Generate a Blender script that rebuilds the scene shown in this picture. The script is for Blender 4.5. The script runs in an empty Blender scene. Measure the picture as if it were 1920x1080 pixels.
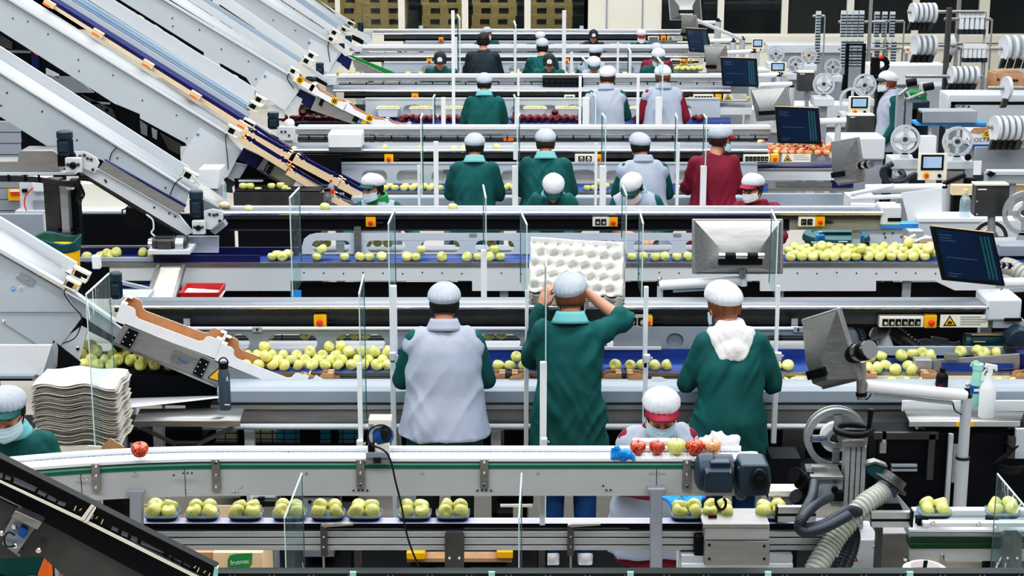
import bpy, bmesh, math, random
from mathutils import Vector, Matrix, noise
from mathutils.geometry import tessellate_polygon
R = math.radians
PI = math.pi
rnd = random.Random(7)
scene = bpy.context.scene
col = scene.collection
# ------------------------------------------------------------------ camera
F = 3200.0; H = 3.9; PITCH = math.atan(772 / F)
cp, sp = math.cos(PITCH), math.sin(PITCH)
cam_d = bpy.data.cameras.new('camera'); cam = bpy.data.objects.new('camera', cam_d); col.objects.link(cam)
cam_d.sensor_width = 36; cam_d.lens = 36 * F / 1920; cam_d.clip_end = 200
cam.location = (0, 0, H); cam.rotation_euler = (PI / 2 - PITCH, 0, 0)
scene.camera = cam
def ty(py): return math.tan(PITCH + math.atan((py - 540) / F))
def zz(py, Y): return H - Y * ty(py)
def P(px, py, Y):
    z = zz(py, Y)
    return Vector(((px - 960) / F * (Y * cp + (H - z) * sp), Y, z))
def XA(px, Y, z): return (px - 960) / F * (Y * cp + (H - z) * sp)
def YZ(py, z): return (H - z) / ty(py)
def PZ(px, py, z):
    Y = YZ(py, z)
    return Vector((XA(px, Y, z), Y, z))
# ------------------------------------------------------------------ materials
def lin(c):
    return tuple(((v / 255) / 12.92 if v / 255 <= .04045 else ((v / 255 + .055) / 1.055) ** 2.4) for v in c) + (1,)
def mat(name, rgb, rough=.5, metal=0, var=.12, scale=6, bump=0, bscale=40, stretch=(1, 1, 1), spec=.5, emit=0, coat=0):
    m = bpy.data.materials.new(name); m.use_nodes = True
    nt = m.node_tree; n = nt.nodes; b = n['Principled BSDF']
    b.inputs['Roughness'].default_value = rough; b.inputs['Metallic'].default_value = metal
    b.inputs['Specular IOR Level'].default_value = spec
    b.inputs['Coat Weight'].default_value = coat
    tc = n.new('ShaderNodeTexCoord'); mp = n.new('ShaderNodeMapping'); mp.inputs['Scale'].default_value = stretch
    nt.links.new(tc.outputs['Object'], mp.inputs['Vector'])
    nz = n.new('ShaderNodeTexNoise'); nz.inputs['Scale'].default_value = scale; nz.inputs['Detail'].default_value = 4
    nt.links.new(mp.outputs[0], nz.inputs['Vector'])
    rp = n.new('ShaderNodeValToRGB')
    c = lin(rgb)
    rp.color_ramp.elements[0].position = .3; rp.color_ramp.elements[1].position = .7
    rp.color_ramp.elements[0].color = tuple(v * (1 - var) for v in c[:3]) + (1,)
    rp.color_ramp.elements[1].color = tuple(min(1, v * (1 + var * .6)) for v in c[:3]) + (1,)
    nt.links.new(nz.outputs['Fac'], rp.inputs[0]); nt.links.new(rp.outputs[0], b.inputs['Base Color'])
    if bump:
        n2 = n.new('ShaderNodeTexNoise'); n2.inputs['Scale'].default_value = bscale; n2.inputs['Detail'].default_value = 5
        nt.links.new(mp.outputs[0], n2.inputs['Vector'])
        bp = n.new('ShaderNodeBump'); bp.inputs['Strength'].default_value = bump; bp.inputs['Distance'].default_value = .02
        nt.links.new(n2.outputs['Fac'], bp.inputs['Height']); nt.links.new(bp.outputs[0], b.inputs['Normal'])
    if emit:
        nt.links.new(rp.outputs[0], b.inputs['Emission Color']); b.inputs['Emission Strength'].default_value = emit
    return m
def glassmat(name, tint, alpha=.12, rough=.03, edge=False):
    m = bpy.data.materials.new(name); m.use_nodes = True
    nt = m.node_tree; n = nt.nodes; n.remove(n['Principled BSDF']); out = n['Material Output']
    tr = n.new('ShaderNodeBsdfTransparent'); tr.inputs[0].default_value = lin(tint)
    gl = n.new('ShaderNodeBsdfGlossy'); gl.inputs['Roughness'].default_value = rough
    df = n.new('ShaderNodeBsdfDiffuse'); df.inputs[0].default_value = (.75, .85, .85, 1)
    m1 = n.new('ShaderNodeMixShader'); m2 = n.new('ShaderNodeMixShader')
    fr = n.new('ShaderNodeValue'); fr.outputs[0].default_value = .045
    nz = n.new('ShaderNodeTexNoise'); nz.inputs['Scale'].default_value = 3
    ml = n.new('ShaderNodeMath'); ml.operation = 'MULTIPLY'; ml.inputs[1].default_value = alpha * 2
    nt.links.new(nz.outputs['Fac'], ml.inputs[0])
    nt.links.new(ml.outputs[0], m1.inputs[0]); nt.links.new(tr.outputs[0], m1.inputs[1]); nt.links.new(df.outputs[0], m1.inputs[2])
    nt.links.new(fr.outputs[0], m2.inputs[0]); nt.links.new(m1.outputs[0], m2.inputs[1]); nt.links.new(gl.outputs[0], m2.inputs[2])
    nt.links.new(m2.outputs[0], out.inputs[0])
    return m
M = {}
M['panel'] = mat('painted_light_grey', (186, 193, 199), .4, 0, .05, 2)
M['panel2'] = mat('painted_pale_grey', (207, 212, 217), .38, 0, .05, 2)
M['panel_d'] = mat('painted_mid_grey', (150, 156, 164), .45, 0, .08, 3)
M['apron'] = mat('grey_belt_guard', (158, 170, 182), .4, 0, .06, 3)
M['white'] = mat('white_enamel', (232, 236, 240), .35, 0, .04, 4)
M['cream'] = mat('cream_paint', (236, 232, 215), .5, 0, .05, 2)
M['steel'] = mat('brushed_steel', (164, 164, 162), .36, .85, .15, 8, .05, 60, (1, 8, 8))
M['steel_w'] = mat('worn_steel', (158, 157, 156), .45, .5, .1, 7, .08, 30, (1, 6, 6))
M['steel_d'] = mat('dark_steel', (92, 92, 92), .4, .6, .2, 7, .05, 40)
M['alu'] = mat('aluminium_profile', (180, 184, 186), .38, .55, .1, 6, 0, 40, (1, 6, 6))
M['bed'] = mat('conveyor_bed', (146, 152, 160), .35, .25, .06, 3)
M['frame'] = mat('grey_frame', (190, 192, 193), .5, .15, .06, 5)
M['chrome'] = mat('chrome', (225, 225, 222), .12, 1, .03, 4)
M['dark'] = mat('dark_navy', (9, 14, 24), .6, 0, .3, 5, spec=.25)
M['black'] = mat('black_plastic', (9, 11, 15), .5, 0, .25, 10, spec=.3)
M['rubber'] = mat('black_rubber', (22, 26, 32), .5, 0, .2, 20)
M['motor'] = mat('motor_blue_grey', (44, 62, 76), .42, 0, .18, 9)
M['blue'] = mat('blue_belt', (46, 76, 146), .45, 0, .15, 5)
M['navy'] = mat('navy_belt', (22, 28, 92), .45, 0, .2, 8)
M['ltblue'] = mat('light_blue', (60, 150, 220), .5, 0, .15, 8)
M['cyan'] = mat('cyan_crate', (40, 205, 235), .45, 0, .12, 8)
M['card'] = mat('cardboard', (188, 148, 114), .8, 0, .12, 14, .1, 80)
M['card_l'] = mat('pale_cardboard', (226, 200, 165), .75, 0, .08, 12, .05, 80)
M['cardw'] = mat('white_card', (238, 240, 243), .6, 0, .04, 12)
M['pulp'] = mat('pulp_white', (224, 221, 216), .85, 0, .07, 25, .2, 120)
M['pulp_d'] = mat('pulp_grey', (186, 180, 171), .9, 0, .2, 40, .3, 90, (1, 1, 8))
M['wood'] = mat('pallet_wood', (222, 176, 110), .75, 0, .25, 9, .15, 40, (1, 1, 5))
M['yellow'] = mat('yellow_plastic', (242, 186, 20), .45, 0, .08, 8)
M['orange'] = mat('orange_plastic', (246, 120, 40), .4, 0, .08, 8)
M['red'] = mat('red_button', (226, 66, 42), .35, 0, .08, 8)
M['redcrate'] = mat('red_crate', (185, 40, 42), .5, 0, .12, 8)
M['green'] = mat('green_stripe', (12, 112, 84), .4, 0, .1, 8)
M['grn2'] = mat('bright_green', (20, 130, 60), .5, 0, .12, 8)
M['dgreen'] = mat('dark_green_rail', (6, 26, 24), .5, 0, .2, 8)
M['teal'] = mat('teal_plastic', (22, 84, 88), .5, 0, .15, 8)
M['floor'] = mat('floor_concrete', (176, 170, 160), .55, 0, .08, 1.5, .03, 30)
M['screen'] = mat('screen_blue', (16, 40, 66), .18, 0, .3, 2.2, emit=.14)
M['screen_l'] = mat('screen_pale', (150, 175, 205), .2, 0, .12, 6, emit=.3)
M['ink'] = mat('dark_ink', (20, 26, 40), .6, 0, .1, 10)
M['inkb'] = mat('blue_ink', (20, 90, 150), .6, 0, .1, 10)
M['inkg'] = mat('green_ink', (40, 140, 80), .6, 0, .1, 10)
M['scrtxt'] = mat('screen_line', (66, 96, 124), .3, 0, .1, 10, emit=.1)
M['skin'] = mat('skin', (206, 150, 124), .55, 0, .08, 12)
M['lip'] = mat('lip', (170, 96, 88), .5, 0, .08, 12)
M['hair_b'] = mat('brown_hair', (62, 40, 30), .6, 0, .3, 40, .3, 90, (1, 1, .2))
M['hair_k'] = mat('black_hair', (24, 20, 22), .6, 0, .3, 40, .3, 90, (1, 1, .2))
M['hair_r'] = mat('auburn_hair', (122, 76, 50), .6, 0, .3, 40, .3, 90, (1, 1, .2))
M['eye'] = mat('eye_dark', (30, 22, 20), .2, 0, .1, 10)
M['coat'] = mat('green_coat_cloth', (0, 84, 82), .8, 0, .2, 4, .6, 8, (1, 1, .45))
M['maroon'] = mat('maroon_cloth', (122, 22, 52), .75, 0, .14, 5, .35, 9, (1, 1, .45))
M['vest'] = mat('grey_vest_cloth', (164, 172, 188), .85, 0, .07, 7, .3, 8, (1, 1, .5))
M['jacket'] = mat('charcoal_jacket', (36, 48, 58), .75, 0, .14, 5, .3, 9)
M['collar'] = mat('pale_teal_collar', (120, 186, 190), .75, 0, .08, 8)
M['visor_g'] = mat('green_visor', (3, 82, 78), .6, 0, .1, 8)
M['visor_r'] = mat('maroon_visor', (150, 26, 58), .6, 0, .1, 8)
M['capw'] = mat('white_cap_cloth', (214, 217, 224), .85, 0, .06, 12, .3, 30)
M['capg'] = mat('grey_cap_cloth', (176, 184, 196), .85, 0, .1, 12, .3, 30)
M['capk'] = mat('black_cap_cloth', (30, 36, 44), .7, 0, .15, 12)
M['mask'] = mat('mask_pale_blue', (190, 216, 226), .8, 0, .06, 12)
M['maskw'] = mat('mask_white', (232, 228, 232), .8, 0, .05, 12)
M['jeans'] = mat('blue_jeans', (28, 82, 136), .8, 0, .18, 18, .2, 60)
M['trous'] = mat('dark_trousers', (14, 24, 30), .8, 0, .18, 14)
M['shoe'] = mat('white_shoe', (220, 220, 220), .6, 0, .1, 12)
M['glove'] = mat('blue_glove', (30, 140, 222), .4, 0, .14, 14, .2, 40)
M['towel'] = mat('white_towel', (240, 238, 236), .9, 0, .05, 12, .6, 14)
M['hose_w'] = mat('hose_pale', (172, 175, 166), .45, 0, .1, 10)
M['hose_k'] = mat('hose_dark', (48, 56, 66), .45, 0, .15, 10)
M['bottle_g'] = mat('slate_bottle', (78, 90, 102), .45, 0, .06, 8)
M['mint'] = mat('mint_bottle', (160, 214, 196), .4, 0, .06, 8)
M['store_shade'] = mat('painted_store_shade', (14, 24, 34), .12, 0, .3, .8)
M['film'] = mat('white_film', (240, 243, 247), .35, 0, .05, 8, .5, 14)
M['mesh_clr'] = glassmat('clear_acrylic', (238, 246, 246), .045)
M['cover'] = glassmat('clear_cover', (205, 226, 245), .35, .15)
M['window_glass'] = glassmat('window_glass', (225, 235, 238), .012)
M['edge'] = mat('acrylic_edge', (214, 228, 226), .25, 0, .1, 6)
M['edge_d'] = mat('acrylic_edge_dark', (70, 104, 106), .25, 0, .2, 6)
M['pet'] = glassmat('clear_plastic_bottle', (214, 230, 240), .3, .1)
M['petb'] = glassmat('blue_plastic_bottle', (70, 150, 220), .3, .1)
def applemat(name, a, b_, c, bias=.5):
    m = bpy.data.materials.new(name); m.use_nodes = True
    nt = m.node_tree; n = nt.nodes; b = n['Principled BSDF']
    b.inputs['Roughness'].default_value = .32
    tc = n.new('ShaderNodeTexCoord'); oi = n.new('ShaderNodeObjectInfo')
    ad = n.new('ShaderNodeVectorMath'); ad.operation = 'ADD'
    cb = n.new('ShaderNodeCombineXYZ'); ml = n.new('ShaderNodeMath'); ml.operation = 'MULTIPLY'; ml.inputs[1].default_value = 50
    nt.links.new(oi.outputs['Random'], ml.inputs[0]); nt.links.new(ml.outputs[0], cb.inputs[0])
    nt.links.new(tc.outputs['Object'], ad.inputs[0]); nt.links.new(cb.outputs[0], ad.inputs[1])
    nz = n.new('ShaderNodeTexNoise'); nz.inputs['Scale'].default_value = 14; nz.inputs['Detail'].default_value = 4
    nt.links.new(ad.outputs[0], nz.inputs['Vector'])
    rp = n.new('ShaderNodeValToRGB'); e = rp.color_ramp.elements
    e[0].position = bias - .16; e[0].color = lin(a); e[1].position = bias + .16; e[1].color = lin(c)
    k = e.new(bias); k.color = lin(b_)
    nt.links.new(nz.outputs['Fac'], rp.inputs[0])
    hs = n.new('ShaderNodeHueSaturation'); mv = n.new('ShaderNodeMapRange'); mv.inputs['To Min'].default_value = .86; mv.inputs['To Max'].default_value = 1.06
    nt.links.new(oi.outputs['Random'], mv.inputs[0]); nt.links.new(mv.outputs[0], hs.inputs['Value']); nt.links.new(rp.outputs[0], hs.inputs['Color'])
    nt.links.new(hs.outputs[0], b.inputs['Base Color'])
    return m
M['apple'] = applemat('yellow_green_apple', (196, 200, 96), (224, 222, 134), (236, 231, 166))
M['apple_r'] = applemat('red_apple', (128, 20, 32), (186, 48, 46), (230, 160, 96), .5)
M['apple_p'] = applemat('pink_apple', (214, 84, 74), (236, 160, 110), (244, 222, 160), .5)
M['apple_k'] = applemat('dark_red_apple', (74, 8, 24), (106, 14, 34), (146, 40, 52), .55)
# ------------------------------------------------------------------ mesh builder
class MB:
    def __init__(s): s.v = []; s.f = []
    def add(s, vs, fs):
        b = len(s.v); s.v += [tuple(v) for v in vs]; s.f += [tuple(i + b for i in f) for f in fs]; return s
    def box(s, x0, x1, y0, y1, z0, z1):
        return s.add([(x, y, z) for z in (z0, z1) for y in (y0, y1) for x in (x0, x1)],
                     [(0, 2, 3, 1), (4, 5, 7, 6), (0, 1, 5, 4), (2, 6, 7, 3), (0, 4, 6, 2), (1, 3, 7, 5)])
    def obox(s, c, ax, ay, az):
        c, ax, ay, az = Vector(c), Vector(ax), Vector(ay), Vector(az)
        return s.add([c + ax * x + ay * y + az * z for z in (-1, 1) for y in (-1, 1) for x in (-1, 1)],
                     [(0, 2, 3, 1), (4, 5, 7, 6), (0, 1, 5, 4), (2, 6, 7, 3), (0, 4, 6, 2), (1, 3, 7, 5)])
    def pb(s, px0, py0, px1, py1, Y, D=.05):     # box whose front face fills a picture rectangle at distance Y
        a, b = P(px0, py0, Y), P(px1, py1, Y)
        x0 = XA(px0, Y, (a.z + b.z) / 2); x1 = XA(px1, Y, (a.z + b.z) / 2)
        return s.box(min(x0, x1), max(x0, x1), Y, Y + D, min(a.z, b.z), max(a.z, b.z))
    def prism(s, poly, y0, y1, holes=()):        # poly of (x, z)
        loops = [list(poly)] + [list(h) for h in holes]
        tri = tessellate_polygon([[Vector((x, z, 0)) for x, z in l] for l in loops])
        flat = [p for l in loops for p in l]; n = len(flat); b = len(s.v)
        s.v += [(x, y0, z) for x, z in flat] + [(x, y1, z) for x, z in flat]
        for t in tri:
            t = tuple(t); s.f.append(tuple(b + i for i in t)); s.f.append(tuple(b + n + i for i in reversed(t)))
        o = 0
        for l in loops:
            k = len(l)
            for i in range(k):
                j = (i + 1) % k; s.f.append((b + o + i, b + o + j, b + n + o + j, b + n + o + i))
            o += k
        return s
    def pp(s, pts, Y, D=.03, holes=()):
        q = lambda l: [(P(x, y, Y).x, P(x, y, Y).z) for x, y in l]
        return s.prism(q(pts), Y, Y + D, [q(h) for h in holes])
    def tube(s, pts, r, n=8, rfun=None, caps=True):
        pts = [Vector(p) for p in pts]; m = len(pts); b = len(s.v)
        t0 = (pts[1] - pts[0]).normalized(); up = Vector((0, 0, 1)) if abs(t0.z) < .9 else Vector((1, 0, 0))
        u = t0.cross(up).normalized()
        for i, p in enumerate(pts):
            t = (pts[min(i + 1, m - 1)] - pts[max(i - 1, 0)]).normalized()
            u = (u - t * u.dot(t)).normalized(); w = t.cross(u)
            rr = rfun(i) if rfun else (r[i] if isinstance(r, (list, tuple)) else r)
            for k in range(n):
                a = 2 * PI * k / n; s.v.append(tuple(p + u * math.cos(a) * rr + w * math.sin(a) * rr))
        for i in range(m - 1):
            for k in range(n):
                k2 = (k + 1) % n; s.f.append((b + i * n + k, b + i * n + k2, b + i * n + n + k2, b + i * n + n + k))
        if caps:
            s.f.append(tuple(b + k for k in reversed(range(n)))); s.f.append(tuple(b + (m - 1) * n + k for k in range(n)))
        return s
    def cyl(s, a, b_, r, r2=None, n=16): return s.tube([a, b_], [r, r if r2 is None else r2], n)
    def lathe(s, prof, origin=(0, 0, 0), axis=(0, 0, 1), n=20):   # prof of (radius, along)
        o = Vector(origin); t = Vector(axis).normalized(); up = Vector((0, 0, 1)) if abs(t.z) < .9 else Vector((1, 0, 0))
        u = t.cross(up).normalized(); w = t.cross(u); b = len(s.v); m = len(prof)
        for r, h in prof:
            for k in range(n):
                a = 2 * PI * k / n; s.v.append(tuple(o + t * h + u * (r * math.cos(a)) + w * (r * math.sin(a))))
        for i in range(m - 1):
            for k in range(n):
                k2 = (k + 1) % n; s.f.append((b + i * n + k, b + i * n + k2, b + i * n + n + k2, b + i * n + n + k))
        s.f.append(tuple(b + k for k in reversed(range(n)))); s.f.append(tuple(b + (m - 1) * n + k for k in range(n)))
        return s
    def ell(s, c, r, rot=None, n=14, m=9):
        c = Vector(c); b = len(s.v); rows = []
        for i in range(m + 1):
            th = PI * i / m
            if i in (0, m):
                p = Vector((0, 0, r[2] * math.cos(th))); p = rot @ p if rot else p
                rows.append([len(s.v)]); s.v.append(tuple(c + p)); continue
            row = []
            for k in range(n):
                a = 2 * PI * k / n
                p = Vector((r[0] * math.sin(th) * math.cos(a), r[1] * math.sin(th) * math.sin(a), r[2] * math.cos(th)))
                p = rot @ p if rot else p
                row.append(len(s.v)); s.v.append(tuple(c + p))
            rows.append(row)
        for i in range(m):
            A, B = rows[i], rows[i + 1]
            for k in range(n):
                k2 = (k + 1) % n
                if len(A) == 1: s.f.append((A[0], B[k], B[k2]))
                elif len(B) == 1: s.f.append((A[k], B[0], A[k2]))
                else: s.f.append((A[k], B[k], B[k2], A[k2]))
        return s
    def cap(s, a, ra, b_, rb, n=12):             # tapered capsule
        a, b_ = Vector(a), Vector(b_); d = b_ - a; L = d.length
        pr = [(ra * math.sin(t) + 1e-4, -ra * math.cos(t)) for t in (0, .5, 1.0, 1.57)] + [(rb * math.cos(t) + 1e-4, L + rb * math.sin(t)) for t in (0, .57, 1.07, 1.57)]
        return s.lathe(pr, a, d, n)
    def loft(s, rings):                           # rings: equal-length lists of points
        b = len(s.v); n = len(rings[0])
        for r in rings: s.v += [tuple(p) for p in r]
        for i in range(len(rings) - 1):
            for k in range(n):
                k2 = (k + 1) % n; s.f.append((b + i * n + k, b + i * n + k2, b + i * n + n + k2, b + i * n + n + k))
        s.f.append(tuple(b + k for k in reversed(range(n)))); s.f.append(tuple(b + (len(rings) - 1) * n + k for k in range(n)))
        return s
    def grid(s, fn, nu, nv, closeu=False):
        b = len(s.v)
        for j in range(nv + 1):
            for i in range(nu + (0 if closeu else 1)):
                s.v.append(tuple(fn(i / nu, j / nv)))
        w = nu if closeu else nu + 1
        for j in range(nv):
            for i in range(nu):
                i2 = (i + 1) % w
                s.f.append((b + j * w + i, b + j * w + i2, b + j * w + w + i2, b + j * w + w + i))
        return s
    def sweep(s, path, prof):                     # path of (x, y) in plan, prof of (offset to the left/back, z)
        rings = []
        for i, (x, y) in enumerate(path):
            a = Vector(path[max(i - 1, 0)]); c = Vector(path[min(i + 1, len(path) - 1)]); t = (c - a).normalized(); nrm = Vector((-t.y, t.x))
            rings.append([(x + nrm.x * o, y + nrm.y * o, z) for o, z in prof])
        return s.loft(rings)
    def mesh(s, name):
        me = bpy.data.meshes.new(name); me.from_pydata(s.v, [], s.f); me.validate()
        bm = bmesh.new(); bm.from_mesh(me); bmesh.ops.recalc_face_normals(bm, faces=bm.faces); bm.to_mesh(me); bm.free()
        return me
    def build(s, name, m, parent=None, bevel=0, flat=False, label=None, solid=0):
        return link(name, s.mesh(name), m, parent, bevel, flat, label, solid)
def link(name, me, m, parent=None, bevel=0, flat=False, label=None, solid=0):
    me.materials.clear(); me.materials.append(M[m] if isinstance(m, str) else m)
    if not flat:
        me.polygons.foreach_set('use_smooth', [True] * len(me.polygons)); me.set_sharp_from_angle(angle=R(38))
    o = bpy.data.objects.new(name, me); col.objects.link(o)
    if parent is not None: o.parent = parent
    if solid:
        d = o.modifiers.new('solid', 'SOLIDIFY'); d.thickness = solid; d.offset = 0
    if bevel:
        d = o.modifiers.new('bevel', 'BEVEL'); d.width = bevel; d.segments = 2; d.limit_method = 'ANGLE'; d.angle_limit = R(40)
    if label: o['label'] = label
    return o
THINGS = []
def thing(name, label, cat, group=None, loc=(0, 0, 0), rz=0):
    o = bpy.data.objects.new(name, None); col.objects.link(o); o.empty_display_size = .1
    o.location = loc; o.rotation_euler = (0, 0, rz)
    tag(o, label, cat, group); THINGS.append(o); return o
def tag(o, label, cat, group=None, kind=None):
    if label: o['label'] = label
    if cat: o['category'] = cat
    if group: o['group'] = group
    if kind: o['kind'] = kind
    return o
def struct(o): o['kind'] = 'structure'; return o
KIDS = {}
def index_kids():
    KIDS.clear()
    for o in scene.objects:
        if o.parent: KIDS.setdefault(o.parent.name, []).append(o)
def kids(o): return [c for c in scene.objects if c.parent == o]
def dup(o, loc=None, rot=None, scale=None, label=None, group=None, parent=None, ch=None):
    c = o.copy(); col.objects.link(c)
    if parent is not None: c.parent = parent
    if loc is not None: c.location = loc
    if rot is not None: c.rotation_euler = rot
    if scale is not None: c.scale = (scale,) * 3 if isinstance(scale, (int, float)) else scale
    if label: c['label'] = label
    if group: c['group'] = group
    for k in (kids(o) if ch is None else ch): dup(k, parent=c, ch=None if ch is None else [])
    return c
def settle():   # move every Empty to the base of its own parts, parts stay where they are
    dg = bpy.context.evaluated_depsgraph_get(); bpy.context.view_layer.update()
    for o in list(scene.objects):          # supports reach the floor
        if o.type == 'MESH' and o.parent and o.name.split('.')[0] in ('cover_foot', 'post_body', 'rod_post', 'drive_foot', 'machine_leg', 'box_post', 'terminal_post', 'lever_base', 'box_stand', 'crate_stand', 'foot', 'box_leg', 'carton_stand', 'carton_leg', 'slide_foot', 'lower_slats') and o.data.users == 1:
            z0 = min(v.co.z for v in o.data.vertices)
            if 0 < z0 < 2:
                for v in o.data.vertices:
                    if v.co.z < z0 + .004: v.co.z = 0
    for t in THINGS:
        if tuple(t.location) != (0, 0, 0) or t.rotation_euler.z: continue
        ks = kids(t)
        pts = [k.matrix_world @ Vector(c) for k in ks if k.type == 'MESH' for c in k.bound_box]
        if not pts: continue
        lo = [min(p[i] for p in pts) for i in range(3)]; hi = [max(p[i] for p in pts) for i in range(3)]
        b = Vector(((lo[0] + hi[0]) / 2, (lo[1] + hi[1]) / 2, lo[2]))
        t.location = b
        for k in ks: k.location = Vector(k.location) - b
def text(name, s, size, loc, rot, m, parent, ext=.0006, align='CENTER', sx=1):
    c = bpy.data.curves.new(name, 'FONT'); c.body = s; c.size = size; c.extrude = ext; c.align_x = align; c.align_y = 'CENTER'; c.resolution_u = 2
    o = bpy.data.objects.new(name + '_tmp', c); col.objects.link(o)
    bpy.context.view_layer.update()
    me = bpy.data.meshes.new_from_object(o.evaluated_get(bpy.context.evaluated_depsgraph_get()))
    bpy.data.objects.remove(o); bpy.data.curves.remove(c)
    me.transform(Matrix.Diagonal((sx, 1, 1, 1)))
    t = link(name, me, m, parent, flat=True); t.location = loc; t.rotation_euler = rot
    return t
def baked(mb, voxel=0, smooth=0, disp=None):      # run a builder's solids through a voxel union and smoothing: one continuous skin
    me = mb.mesh('tmp'); o = bpy.data.objects.new('tmp', me); col.objects.link(o)
    if voxel:
        r = o.modifiers.new('r', 'REMESH'); r.mode = 'VOXEL'; r.voxel_size = voxel
    if smooth:
        k = o.modifiers.new('s', 'SMOOTH'); k.iterations = smooth; k.factor = .5
    dg = bpy.context.evaluated_depsgraph_get(); dg.update()
    out = bpy.data.meshes.new_from_object(o.evaluated_get(dg))
    bpy.data.objects.remove(o); bpy.data.meshes.remove(me)
    if disp:
        sc, st, zs = disp
        vs = out.vertices; nr = [v.normal.copy() for v in vs]
        for v, n_ in zip(vs, nr):
            c = v.co; h = 0
            for sg in (1, -1):                     # two families of slanting cloth folds
                a = (c.x + sg * c.z * .55); l = (c.z - sg * c.x * .55)
                w = noise.noise(Vector((c.x * 4 + rnd_off + sg * 9, c.y * 4, c.z * 3)))
                h += max(0, w + .15) * (.5 - abs(noise.noise(Vector((a / sc * 1.9 + rnd_off, c.y * 5, l / sc * .5 * zs + sg * 3)))) * 1.6)
            v.co += n_ * max(-.009, h * st + noise.noise(Vector((c.x / sc, c.y / sc, c.z / sc * zs)) + Vector((rnd_off, 0, 0))) * st * .5)
    return out
rnd_off = 0.0
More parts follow.
